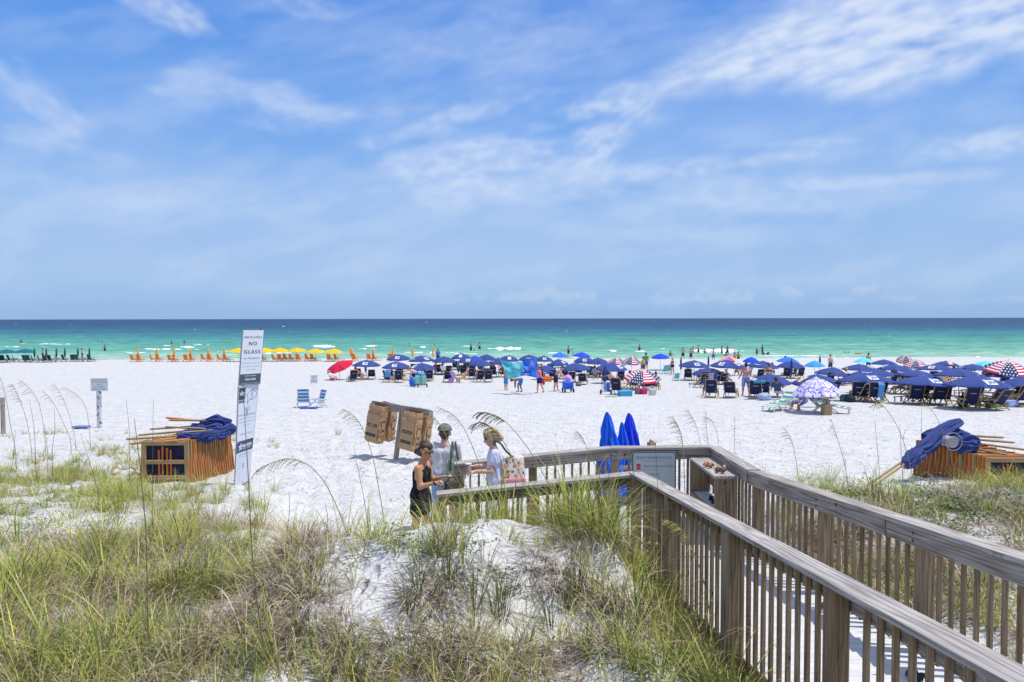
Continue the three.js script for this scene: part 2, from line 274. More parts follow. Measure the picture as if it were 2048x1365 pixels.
const woodCap = woodTex(9, [0.43, 0.40, 0.37], [0.89, 0.86, 0.825], 1.1, 1);
const woodWarm = woodTex(15, [0.37, 0.305, 0.225], [0.79, 0.69, 0.555], 0.8, 2);
const woodDeck = woodTex(23, [0.72, 0.71, 0.70], [0.91, 0.905, 0.90], 0.6, 1);
const tints = (m, list) => list.map(([r, g, b]) => { const c = m.clone(); c.color.setRGB(r, g, b); return c; });
const warmSet = tints(woodWarm, [[1, 1, 1], [0.82, 0.78, 0.72], [1.0, 0.95, 0.86], [0.68, 0.64, 0.58], [0.9, 0.9, 0.92]]), capSet = tints(woodCap, [[1, 1, 1], [0.9, 0.88, 0.85], [0.97, 0.96, 0.98]]);
const rustMat = mat(rgb(0.08, 0.045, 0.03), 0.8, { metalness: 0.3 });

const boltShape = new THREE.CylinderGeometry(0.011, 0.011, 0.006, 8);
// one run of railing: cap board on top, a board on edge under it on the walking side, square balusters, posts
function railing(label, A, B, out, posts, opts = {}) {
  const t = thing('wooden_railing', label, 'railing', null, 0, 'railings of the boardwalk'), d = B.clone().sub(A), L = d.length(), r = rngOf(opts.seed ?? 3);
  const P = (s, side, up) => A.clone().addScaledVector(d, s / L).addScaledVector(out, side).add(V(0, up, 0));
  const cuts = [opts.from ?? 0, ...(opts.joints ?? []), opts.to ?? L];
  for (let i = 0; i < cuts.length - 1; i++) {
    const a = cuts[i] + (i ? 0.003 : 0), b = cuts[i + 1] - (i < cuts.length - 2 ? 0.003 : 0), dy = (r() - 0.5) * 0.008;
    layBoard('cap_board', P(a, 0.01, -0.019 + dy), P(b, 0.01, -0.019 - dy * 0.5), 0.038, 0.185, capSet[(i + (opts.seed ?? 0)) % 3], t, i + (opts.seed ?? 0) * 5);
    layBoard('face_board', P(a + 0.02, -0.047, -0.112 + dy), P(b - 0.004, -0.047, -0.112 - dy * 0.5), 0.14, 0.038, woodGrey, t, i + 3 + (opts.seed ?? 0) * 5);
  }
  const fallAt = (opts.rail ?? RAMP.rail);
  const upright = (name, s, side, w, m, top, bottom, seed) => {
    const len = top - bottom, b = part(name, board(Number(len.toFixed(2)), w, w, seed), m, t), c = P(s, side, (top + bottom) / 2);
    b.position.copy(c); b.rotation.set(0, Math.atan2(-d.z, d.x) + (r() - 0.5) * 0.05, Math.PI / 2 + (r() - 0.5) * 0.012); b.rotation.order = 'YXZ'; return b;
  };
  for (const s of posts) upright('post', s, 0.036, 0.115, warmSet[Math.floor(s * 7) % 5], -0.045, -fallAt - (opts.deep ?? 0.55), Math.floor(s * 10) % 4);
  const gap = opts.gap ?? 0.128; let k = 0;
  for (let s = (opts.from ?? 0) + 0.08; s < (opts.to ?? L) - 0.05; s += gap) { if (posts.some((p) => Math.abs(p - s) < 0.105)) continue; upright('baluster', s, -0.008, 0.031, warmSet[Math.floor(r() * 5)], -0.048, -fallAt - 0.12, k++ % 5 + 10); }
  for (const s of posts) for (const up of [-0.075, -0.14]) { const b = part('bolt_head', boltShape, rustMat, t); b.position.copy(P(s, -0.068, up)); b.quaternion.setFromUnitVectors(V(0, 1, 0), out.clone().negate()); }
  layBoard('rim_board', P((opts.from ?? 0), -0.047, -fallAt - 0.115), P((opts.to ?? L), -0.047, -fallAt - 0.115), 0.19, 0.036, woodWarm, t, 8);
  return { t, P, L };
}
const railAt = (side, z) => V(side + RAMP.skew * z, CAM_Y - RAMP.cap - RAMP.fall * z, -z);
const axis = V(RAMP.skew, 0, -1).normalize(), across = V(1, 0, RAMP.skew).normalize();          // along the ramp to the sea, and to the right
const Z0 = -1.5, lenTo = (z) => railAt(RAMP.left, Z0).distanceTo(railAt(RAMP.left, z));
{ // ramp: near rail (left) and far rail (right)
  const A = railAt(RAMP.left, Z0), B = railAt(RAMP.left, 8.56);
  railing('long weathered railing of the ramp nearest the grassy dune', A, B, across.clone().negate(), [2.5, 4.02, 5.56, 7.1, 8.45].map(lenTo).concat([lenTo(1.0), lenTo(-0.5)]), { joints: [lenTo(1.4), lenTo(5.0)], seed: 1 });
  const A2 = railAt(RAMP.right, Z0), B2 = railAt(RAMP.right, 8.66);
  railing('weathered ramp railing on the far side with knotty face boards', A2, B2, across, [0.9, 2.5, 4.05, 5.55, 7.04, 8.6].map(lenTo), { joints: [lenTo(2.2), lenTo(5.9)], seed: 2 });
}
// landing (level) and the lower ramp that turns to the left
const capL = CAM_Y - RAMP.cap - RAMP.fall * RAMP.end, corner = railAt(RAMP.left, 8.56), cornerR = railAt(RAMP.right, 8.66);
const farR = V(3.06, capL, -10.3), farL = V(1.5, capL, -10.26), lowNear = V(-0.93, capL - 0.195, -8.33), lowFar = V(-0.86, capL - 0.195, -10.06);
cornerR.y = capL; corner.y = capL;
railing('short level railing behind the shoe shelf on the landing', cornerR.clone(), farR, V(1, 0, 0.02).normalize(), [farR.distanceTo(cornerR) - 0.07], { seed: 3, from: 0.03 });
railing('level railing carrying the warning sign at the end of the landing', farR.clone(), farL, V(0.02, 0, -1).normalize(), [0.75, 1.5], { seed: 4, from: 0.06 });
railing('sloping railing behind the woman in the white dress', farL.clone(), lowFar, V(0.05, 0, -1).normalize(), [1.2, 2.3], { seed: 5, from: 0.01 });
railing('sloping railing in front of the woman in white, low grass before it', corner.clone(), lowNear, V(-0.05, 0, 1).normalize(), [0.75, 1.7, 2.45], { seed: 6, from: 0.03 });
{ // decking, one board at a time
  const t = thing('boardwalk_deck', 'sun-bleached decking of the ramp between the two long railings', 'deck');
  let k = 0;
  for (let z = Z0; z < 8.5; z += 0.1452) {
    const a = railAt(RAMP.left, z), b = railAt(RAMP.right, z), y = deckY(z) - 0.019;
    a.y = b.y = y; a.addScaledVector(across, 0.035); b.addScaledVector(across, -0.035);
    const m = layBoard('deck_board', a, b, 0.036, 0.139, woodDeck, t, k++ % 6); m.rotateX(RAMP.fall * 0.98); m.position.y += ((k * 7919) % 5 - 2) * 0.0008;
  }
  const l = thing('landing_deck', 'level decking of the landing in front of the warning sign', 'deck'), yL = capL - RAMP.rail - 0.019;
  for (let z = 8.62, k = 0; z < 10.25; z += 0.1452) layBoard('deck_board', V(1.62 + RAMP.skew * (z - 8.5), yL, -z), V(3.0, yL, -z), 0.036, 0.139, woodDeck, l, k++ % 6);
  const q = thing('lower_ramp_deck', 'decking of the lower ramp under the woman in white', 'deck');
  for (let s = 0.02, k = 0; s < 2.5; s += 0.1452) { const x = 1.5 - s, y = yL - s * 0.078; const m = layBoard('deck_board', V(x, y, -8.42 - 0.02), V(x + 0.05, y, -10.15), 0.036, 0.139, woodDeck, q, k++ % 6); m.rotateX(0.078); }
}
{ // shelf for shoes against the landing railing
  const t = thing('shoe_shelf', 'weathered wooden shelf box for shoes on the landing', 'shelf'), y0 = capL - RAMP.rail, x1 = 2.98, x0 = 2.68, zn = 8.95, zf = 10.12, H = 0.93;
  layBoard('top_board', V(x0 + 0.07, y0 + H - 0.019, -zn + 0.02), V(x0 + 0.05, y0 + H - 0.019, -zf), 0.038, 0.16, woodCap, t, 1);
  layBoard('top_board', V(x1 - 0.07, y0 + H - 0.018, -zn + 0.02), V(x1 - 0.09, y0 + H - 0.018, -zf), 0.038, 0.155, woodCap, t, 2);
  for (const [i, x] of [x0 + 0.075, x1 - 0.075].entries()) { const m = part('end_board', board(H - 0.04, 0.148, 0.036, i + 4), woodWarm, t, [x, y0 + (H - 0.04) / 2, -zn - 0.02]); m.rotation.set(0, 0, Math.PI / 2); const n = part('end_board', board(H - 0.04, 0.148, 0.036, i + 6), woodWarm, t, [x - 0.03, y0 + (H - 0.04) / 2, -zf + 0.02]); n.rotation.set(0, 0, Math.PI / 2); }
  for (const yy of [0.42, 0.08]) for (const [i, x] of [x0 + 0.07, x1 - 0.08].entries()) layBoard('shelf_board', V(x, y0 + yy, -zn - 0.05), V(x - 0.02, y0 + yy, -zf + 0.05), 0.034, 0.145, woodDeck, t, i + 2);
  layBoard('back_board', V(x1 - 0.01, y0 + 0.62, -zn - 0.05), V(x1 - 0.03, y0 + 0.62, -zf + 0.05), 0.14, 0.03, woodWarm, t, 3);
  layBoard('front_lip', V(x0 + 0.005, y0 + 0.40, -zn - 0.05), V(x0 - 0.015, y0 + 0.40, -zf + 0.05), 0.09, 0.034, woodWarm, t, 5);
}
// ---------------------------------------------------------------- writing helper
function textPlane(w, h, draw, res = 512) { const t = canvas(Math.round(res), Math.round(res * h / w), (g, W, H) => draw(g, W, H)); return mat(0xffffff, 0.55, { map: t }); }
const put = (g, text, x, y, size, color, weight = 'bold', align = 'center', max) => { g.font = `${weight} ${size}px sans-serif`; g.fillStyle = color; g.textAlign = align; g.textBaseline = 'middle'; max ? g.fillText(text, x, y, max) : g.fillText(text, x, y); };
const signEdge = mat(rgb(0.42, 0.42, 0.43), 0.5, { metalness: 0.4 });
{ // warning sign on the landing rail
  const w = 0.67, h = 1.0, t = thing('warning_sign', 'grey warning flags sign with black rounded border on the landing railing', 'sign', V(2.13, capL - 0.055, -10.19), 0.0);
  const sh = new THREE.Shape(), r = 0.05; sh.moveTo(-w / 2 + r, 0); sh.lineTo(w / 2 - r, 0); sh.quadraticCurveTo(w / 2, 0, w / 2, -r); sh.lineTo(w / 2, -h + r); sh.quadraticCurveTo(w / 2, -h, w / 2 - r, -h); sh.lineTo(-w / 2 + r, -h); sh.quadraticCurveTo(-w / 2, -h, -w / 2, -h + r); sh.lineTo(-w / 2, -r); sh.quadraticCurveTo(-w / 2, 0, -w / 2 + r, 0);
  const inner = new THREE.ShapeGeometry(sh); const m = textPlane(w, h, (g, W, H) => {
    g.fillStyle = '#a9b3b3'; g.fillRect(0, 0, W, H); g.strokeStyle = '#16181b'; g.lineWidth = W * 0.02; g.beginPath(); g.roundRect(W * 0.018, W * 0.018, W * 0.964, H - W * 0.036, W * 0.07); g.stroke();
    put(g, 'BEACH WARNING FLAGS', W / 2, H * 0.095, W * 0.082, '#2c2e30', 'normal', 'center', W * 0.8); put(g, 'Beach conditions are changing continuously', W / 2, H * 0.145, W * 0.022, '#555');
    const rows = [['#c0202c', 'Water Closed to Public', 0.235], ['#c0202c', 'High Hazard', 0.36], ['#d8b72c', 'Medium Hazard', 0.485], ['#3a8a4a', 'Low Hazard', 0.61], ['#6b4a96', 'Marine Pests', 0.735]];
    for (const [c, s, y] of rows) { g.fillStyle = c; g.fillRect(W * 0.11, H * (y - 0.045), W * 0.09, H * 0.085); put(g, s, W * 0.26, H * (y - 0.012), W * 0.068, '#3b3d3e', 'normal', 'left'); put(g, 'stay alert and keep to the posted flags', W * 0.26, H * (y + 0.035), W * 0.024, '#555', 'normal', 'left'); }
    g.fillStyle = '#a9b3b3'; g.fillRect(W * 0.11, H * 0.232, W * 0.09, H * 0.006);
  }, 768);
  const uv = inner.attributes.uv, p = inner.attributes.position; for (let i = 0; i < uv.count; i++) uv.setXY(i, (p.getX(i) + w / 2) / w, (p.getY(i) + h) / h);
  part('sign_face', inner, m, t, [0, 0, 0.0062]); part('sign_panel', new THREE.ExtrudeGeometry(sh, { depth: 0.004, bevelEnabled: false }), signEdge, t);
}
// ---------------------------------------------------------------- dune grass
const leafMat = new THREE.MeshPhysicalMaterial({ vertexColors: true, roughness: 0.7, side: THREE.DoubleSide, transmission: 0.25, thickness: 0, specularIntensity: 0.3 });
const dryMat = mat(0xffffff, 0.95, { vertexColors: true, side: THREE.DoubleSide });
const shade = (c, k, r) => [c[0] * k * (1 + 0.12 * (r() - 0.5)), c[1] * k, c[2] * k * (1 + 0.2 * (r() - 0.5))];
function blade(pos, col, idx, base, dir, len, width, lift, curl, c0, c1, segs, r) {
  const side = V(-dir.z, 0, dir.x), p = base.clone(), b0 = pos.length / 3; let ang = lift; const step = len / segs;
  for (let i = 0; i <= segs; i++) {
    const t = i / segs, w = width * (1 - t ** 1.6) * 0.5 + 0.0004;
    pos.push(p.x - side.x * w, p.y, p.z - side.z * w, p.x + side.x * w, p.y, p.z + side.z * w);
    for (let q = 0; q < 2; q++) col.push(lerp(c0[0], c1[0], t), lerp(c0[1], c1[1], t), lerp(c0[2], c1[2], t));
    if (i < segs) { const a = b0 + i * 2; idx.push(a, a + 1, a + 2, a + 2, a + 1, a + 3); }
    ang -= curl * (0.4 + t) / segs; p.add(V(dir.x * Math.cos(ang) * step, Math.sin(ang) * step, dir.z * Math.cos(ang) * step));
  }
}
function tuft(seed, n, lens, radius, width, lift, curl, colours, lean = 0, segs = 4) {
  const r = rngOf(seed), pos = [], col = [], idx = [];
  for (let i = 0; i < n; i++) {
    const a = r() * 6.283, q = Math.sqrt(r()) * radius, dir = V(Math.cos(a) - lean * 0.5, 0, Math.sin(a)).normalize(), c = colours[Math.floor(r() * colours.length)], k = 0.75 + 0.5 * r();
    blade(pos, col, idx, V(Math.cos(a) * q, -0.03, Math.sin(a) * q), dir, lerp(lens[0], lens[1], r() ** 1.2), width * (0.7 + 0.6 * r()), lerp(lift[0], lift[1], r()), lerp(curl[0], curl[1], r()), shade(c, k, r), shade(c, k * 1.05, r), segs, r);
  }
  return geo(pos, idx, null, col);
}
const GREEN = [[0.34, 0.41, 0.085], [0.43, 0.46, 0.11], [0.25, 0.33, 0.075], [0.50, 0.47, 0.17], [0.14, 0.21, 0.05], [0.48, 0.40, 0.2], [0.46, 0.50, 0.10]];
const DEEP = [[0.12, 0.18, 0.05], [0.16, 0.22, 0.06], [0.09, 0.14, 0.04], [0.28, 0.26, 0.12]];
const DRY = [[0.32, 0.25, 0.175], [0.43, 0.36, 0.27], [0.22, 0.17, 0.115], [0.14, 0.11, 0.08], [0.38, 0.28, 0.16], [0.50, 0.44, 0.34]];
const tuftKinds = {
  green: [1, 2, 3, 4].map((s) => tuft(s, 34, [0.25, 0.78], 0.10, 0.0085, [0.85, 1.5], [0.6, 2.0], GREEN, 0.5, 5)),
  short: [11, 12, 13].map((s) => tuft(s, 26, [0.16, 0.44], 0.09, 0.0075, [0.8, 1.5], [0.3, 1.4], GREEN.concat(DRY.slice(0, 2)), 0.3, 4)),
  deep: [21, 22].map((s) => tuft(s, 16, [0.3, 0.6], 0.05, 0.007, [1.15, 1.52], [0.1, 0.7], DEEP, 0.2, 4)),
  dry: [31, 32, 33, 34].map((s) => tuft(s, 60, [0.14, 0.46], 0.12, 0.0062, [0.25, 1.3], [0.8, 2.6], DRY, 0.2, 5)),
};
// small-leaved creepers: pairs of oval leaves along a runner
function creeper(seed, n, spread, leaf, colours) {
  const r = rngOf(seed), pos = [], col = [], idx = [];
  for (let s = 0; s < 6; s++) {
    let a = r() * 6.283, p = V((r() - 0.5) * spread, 0.01, (r() - 0.5) * spread);
    for (let i = 0; i < n; i++) {
      a += (r() - 0.5) * 0.7; p.add(V(Math.cos(a) * leaf * 1.1, (r() - 0.42) * leaf * 0.8, Math.sin(a) * leaf * 1.1)); if (p.y < 0.01) p.y = 0.01;
      const c = colours[Math.floor(r() * colours.length)], k = 0.8 + 0.4 * r(), cc = shade(c, k, r), b = a + (i % 2 ? 1.1 : -1.1), l = leaf * (0.7 + 0.6 * r()), up = (r() - 0.1) * 0.9, d = V(Math.cos(b) * Math.cos(up), Math.sin(up), Math.sin(b) * Math.cos(up)), w = V(-Math.sin(b), 0.25 * (r() - 0.5), Math.cos(b)), o = pos.length / 3;
      for (const [t, q] of [[0, 0], [0.35, 0.34], [0.75, 0.3], [1, 0], [0.75, -0.3], [0.35, -0.34]]) { pos.push(p.x + d.x * l * t + w.x * l * q, p.y + d.y * l * t + w.y * l * q, p.z + d.z * l * t + w.z * l * q); col.push(...cc); }
      idx.push(o, o + 1, o + 5, o + 1, o + 2, o + 5, o + 2, o + 4, o + 5, o + 2, o + 3, o + 4);
    }
  }
  return geo(pos, idx, null, col);
}
tuftKinds.creeper = [41, 42, 43].map((s) => creeper(s, 15, 0.25, 0.034, [[0.15, 0.21, 0.055], [0.2, 0.26, 0.07], [0.11, 0.15, 0.05], [0.25, 0.23, 0.08]]));
tuftKinds.silver = [51].map((s) => creeper(s, 26, 0.16, 0.035, [[0.24, 0.31, 0.22], [0.30, 0.37, 0.28], [0.17, 0.24, 0.16]]));

// where each kind grows: patches read off the photograph, [x, y, reach across, reach in depth, weight] then scattered on the sand
const patch = (list) => list.map(([px, py, rx, rz, w]) => { const p = gnd(px, py); return [p.x, -p.z, rx, rz, w]; });
const density = (list, x, z) => { let s = 0; for (const [a, b, rx, rz, w] of list) { const q = ((x - a) / rx) ** 2 + ((z - b) / rz) ** 2; if (q < 4) s += w * Math.exp(-q); } return s; };
const grows = {
  green: patch([[60, 1230, 1.4, 0.8, 0.32], [40, 1340, 1.2, 0.5, 0.29], [250, 1160, 1.0, 0.7, 0.29], [120, 1110, 1.3, 0.7, 0.29], [330, 1250, 0.8, 0.5, 0.20], [60, 1010, 1.2, 1.0, 0.10], [60, 930, 1.3, 1.2, 0.08], [320, 1020, 1.0, 0.7, 0.14], [430, 1000, 0.8, 0.6, 0.16], [520, 1020, 0.6, 0.6, 0.14], [410, 1090, 0.7, 0.5, 0.26], [560, 1090, 0.35, 0.4, 0.17], [250, 1010, 0.7, 0.5, 0.10], [380, 975, 0.7, 0.4, 0.12], [300, 1330, 0.7, 0.3, 0.20], [420, 1200, 0.6, 0.4, 0.14],
    [1290, 1120, 0.42, 0.5, 1.50], [1230, 1080, 0.4, 0.4, 1.10], [1340, 1060, 0.25, 0.7, 1.20], [1330, 1180, 0.35, 0.4, 1.00], [1480, 1330, 0.45, 0.35, 1.30], [1400, 1290, 0.45, 0.3, 1.20], [1440, 1240, 0.3, 0.3, 1.00], [1200, 1290, 0.2, 0.2, 0.40], [1310, 1330, 0.3, 0.25, 0.70]]),
  short: patch([[150, 1180, 1.6, 1.2, 0.54], [400, 1140, 1.0, 0.9, 0.54], [300, 1060, 1.2, 0.8, 0.38], [80, 1320, 1.3, 0.5, 0.47], [560, 1180, 0.6, 0.5, 0.51], [620, 1060, 0.4, 0.5, 0.93], [80, 960, 1.4, 1.2, 0.24], [820, 1330, 0.5, 0.3, 0.93], [1000, 1330, 0.5, 0.3, 0.93], [1250, 1200, 0.4, 0.5, 1.32], [1330, 1280, 0.4, 0.4, 1.68], [870, 1150, 0.35, 0.3, 0.75], [520, 1330, 0.8, 0.3, 0.61], [40, 870, 1.0, 0.8, 0.19], [160, 865, 0.9, 0.6, 0.22], [240, 1290, 0.8, 0.4, 0.41]]),
  deep: patch([[790, 1130, 0.2, 0.25, 1.01], [870, 1110, 0.3, 0.2, 1.46], [1020, 1200, 0.15, 0.12, 1.01], [1150, 1220, 0.25, 0.2, 1.46], [930, 1180, 0.4, 0.3, 1.01], [650, 1280, 0.4, 0.3, 1.17], [480, 1120, 0.8, 0.6, 0.30], [250, 1200, 1.2, 0.7, 0.30], [1240, 1290, 0.3, 0.3, 1.76], [760, 1250, 0.3, 0.2, 1.17], [1000, 1100, 0.7, 0.2, 0.74], [400, 1300, 0.8, 0.4, 0.30]]),
  dry: patch([[640, 1120, 0.35, 0.35, 0.48], [600, 1180, 0.5, 0.35, 0.54], [560, 1260, 0.6, 0.3, 1.18], [660, 1330, 0.6, 0.25, 0.64], [860, 1340, 0.5, 0.2, 0.69], [1000, 1340, 0.5, 0.22, 0.64], [1130, 1345, 0.4, 0.2, 0.58], [760, 1290, 0.4, 0.2, 0.38], [900, 1270, 0.45, 0.2, 0.43], [850, 1190, 0.4, 0.22, 0.43], [960, 1160, 0.4, 0.2, 0.38], [1060, 1160, 0.3, 0.18, 0.38], [1010, 1225, 0.25, 0.12, 0.38], [1160, 1140, 0.3, 0.3, 0.32], [1240, 1160, 0.3, 0.3, 0.43], [300, 1330, 0.9, 0.3, 1.75], [120, 1340, 0.9, 0.3, 1.46], [380, 1230, 0.7, 0.4, 1.32], [480, 1160, 0.5, 0.3, 0.86], [250, 1100, 0.9, 0.5, 0.88], [450, 1060, 0.6, 0.4, 0.73], [730, 1130, 0.35, 0.25, 0.27], [1300, 1250, 0.3, 0.3, 0.43], [150, 1230, 1.1, 0.6, 0.88], [560, 1120, 0.4, 0.3, 0.75], [700, 1200, 0.3, 0.2, 0.19], [1180, 1300, 0.35, 0.25, 0.43]]),
  creeper: patch([[700, 1085, 0.3, 0.2, 0.5], [860, 1085, 0.35, 0.12, 0.8], [830, 1070, 0.3, 0.1, 0.6], [300, 1000, 0.7, 0.5, 0.5], [130, 1060, 1, 0.5, 0.35], [1100, 1320, 0.35, 0.2, 0.5], [960, 1110, 0.4, 0.2, 0.3], [1200, 1110, 0.3, 0.3, 0.4], [180, 990, 0.8, 0.6, 0.5], [1300, 1350, 0.3, 0.2, 0.5], [60, 1010, 0.9, 0.6, 0.4]]),
};
grows.silver = patch([[600, 1180, 0.12, 0.1, 0.9], [835, 1120, 0.1, 0.08, 0.7]]);
// the belt in front of the lower railing, behind the crest; and the dune beyond the far railing
for (const [x, w] of [[-1.55, 0.6], [-1.1, 0.9], [-0.7, 1.1], [-0.2, 1.2], [0.3, 1.2], [0.8, 1.3], [1.25, 1.4]]) { grows.green.push([x, 7.85, 0.34, 0.26, w]); grows.short.push([x, 7.7, 0.35, 0.25, w * 0.5]); }
grows.green.push([-1.95, 8.2, 0.25, 0.4, 0.9], [4.6, 10.4, 0.6, 0.8, 0.5], [5.6, 10.6, 0.9, 0.5, 0.45], [7.9, 11.2, 0.6, 0.4, 0.8], [8.6, 11.3, 0.5, 0.35, 0.6], [5.0, 12.5, 0.8, 1.0, 0.12]);
grows.short.push([5.0, 10.2, 1.0, 1.0, 0.35], [6.8, 9.6, 1.4, 1.2, 0.2], [4.3, 7.5, 0.6, 2.0, 0.35], [5.5, 7, 1.2, 1.5, 0.25], [8.5, 9, 1.5, 1.2, 0.12], [4.2, 5.5, 0.6, 1.2, 0.4], [9.4, 11.2, 1, 0.6, 0.15]);
grows.creeper.push([6.3, 10.2, 1.2, 0.7, 1.2], [7.6, 9.8, 1.4, 0.7, 1.0], [5.2, 9.2, 0.9, 0.8, 0.8], [4.6, 7.6, 0.7, 1.2, 0.8], [8.6, 10.1, 0.8, 0.5, 0.4]);
grows.dry.push([6.6, 9.6, 1.6, 0.9, 0.5], [4.5, 8.4, 0.7, 1.5, 0.7], [5.4, 6.6, 1.0, 1.2, 0.6]);
grows.short.push([-9.5, 15, 2.2, 2.4, 0.5], [-7.6, 12.2, 1.5, 1.6, 0.5], [-8.6, 19, 2.0, 1.6, 0.35]); grows.green.push([-9.0, 13.5, 1.8, 2.0, 0.35], [-7.2, 11.2, 1.2, 1.0, 0.4], [-4.75, 12.3, 0.3, 0.15, 0.7], [1.2, 6.9, 0.45, 0.6, 1.2], [1.3, 6.1, 0.35, 0.5, 1.1], [0.85, 7.3, 0.4, 0.35, 0.8], [1.55, 5.4, 0.3, 0.5, 1.1], [-1.6, 7.2, 0.3, 0.3, 0.5], [-0.5, 7.35, 0.5, 0.2, 0.35], [2.0, 4.6, 0.35, 0.6, 0.9], [1.75, 5.4, 0.3, 0.6, 0.8]);
grows.dry.push([1.1, 6.3, 0.4, 0.5, 0.7], [0.2, 6.2, 0.6, 0.35, 0.35], [-0.8, 6.3, 0.5, 0.3, 0.35]); grows.short.push([1.1, 6.5, 0.5, 0.7, 0.8], [0, 6.6, 1.1, 0.3, 0.25]);
for (const x of [-4.2, -3, -1.8, -0.6, 0.6, 1.5]) { grows.short.push([x, 3.5, 0.8, 0.8, 0.45]); grows.dry.push([x + 0.3, 3.6, 0.7, 0.7, 0.45]); grows.green.push([x - 0.2, 3.3, 0.6, 0.7, x < -2 ? 0.45 : 0.25]); }
grows.silver.push([7.0, 10.0, 0.8, 0.5, 0.35]);
const walk = (x, z) => { const rx = RAMP.left + RAMP.skew * z; return (x > rx - 0.13 && x < rx + 1.72 && z < 10.6) || (x > -1.15 && x < 3.2 && z > 8.18 && z < 10.5); };
const stackClear = (x, z) => (x > -7.1 && x < -4.95 && z > 12.75 && z < 16) || (x > 8.35 && z > 11.95 && z < 14.5);
const sow = { green: [0.15, 1.0, leafMat], short: [0.15, 1.0, leafMat], deep: [0.2, 0.9, leafMat], dry: [0.14, 1.0, dryMat], creeper: [0.2, 0.9, leafMat], silver: [0.12, 1, leafMat] };
const grassNames = { green: ['tall_dune_grass', 'long arching green blades of dune grass', 'grass'], short: ['short_dune_grass', 'short mixed green and straw dune grass', 'grass'], deep: ['upright_dune_grass', 'stiff upright dark green grass sprouts on bare sand', 'grass'], dry: ['dry_dune_grass', 'tangled grey-brown dead grass on the dune', 'grass'], creeper: ['dune_creeper', 'small-leaved green creepers trailing over the sand', 'ground cover'], silver: ['silver_dune_herb', 'silvery green leafy herb on the dune', 'ground cover'] };
for (const [kind, [cell, thin, material]] of Object.entries(sow)) {
  const r = rngOf(kind.length * 991 + kind.charCodeAt(0)), spots = [];
  for (let z = 2.2; z < 24; z += cell * (1 + Math.max(0, z - 12) * 0.05)) for (let x = -0.9 * z - 1; x < 0.9 * z + 1; x += cell * (1 + Math.max(0, z - 12) * 0.05)) {
    const X = x + (r() - 0.5) * cell * 1.6, Z = z + (r() - 0.5) * cell * 1.6, clump = 0.12 + 1.6 * sstep(-0.14, 0.2, fbm(X * 1.1, Z * 1.1, kind.length * 1.7, 2)), k = r();
    if (walk(X, Z) || stackClear(X, Z)) continue;
    if (k < thin * density(grows[kind], X, Z) * clump) spots.push([X, Z]);
  }
  const kinds = tuftKinds[kind], per = kinds.map(() => []); spots.forEach((s, i) => per[i % kinds.length].push(s));
  const [name, label, category] = grassNames[kind];
  per.forEach((list, q) => {
    if (!list.length) return;
    const m = new THREE.InstancedMesh(kinds[q], material, list.length), o = new THREE.Object3D(), c = new THREE.Color();
    list.forEach(([x, z], i) => { const far = z > 10.5 ? 0.72 : 1, belt = z > 7.35 && z < 8.4 && x > -2.4 && x < 1.8 ? 1.45 : 1; o.position.set(x, groundY(x, z), -z); o.rotation.set((r() - 0.5) * 0.25, r() * 6.283, (r() - 0.5) * 0.25 + (kind === 'green' ? 0.12 : 0)); const s = ((kind === 'green' ? 0.62 : 0.7) + r() * 0.6) * far; o.scale.set(s * (belt > 1 ? 1.15 : 1), s * (0.85 + r() * 0.3) * belt, s * (belt > 1 ? 1.15 : 1)); o.updateMatrix(); m.setMatrixAt(i, o.matrix); const t = 0.8 + 0.4 * r(); c.setRGB(t * (0.95 + 0.2 * r()), t, t * (0.9 + 0.2 * r())); m.setColorAt(i, c); });
    m.name = numbered(name); m.userData = { kind: 'stuff', label, category }; shadows(m); scene.add(m);
  });
}
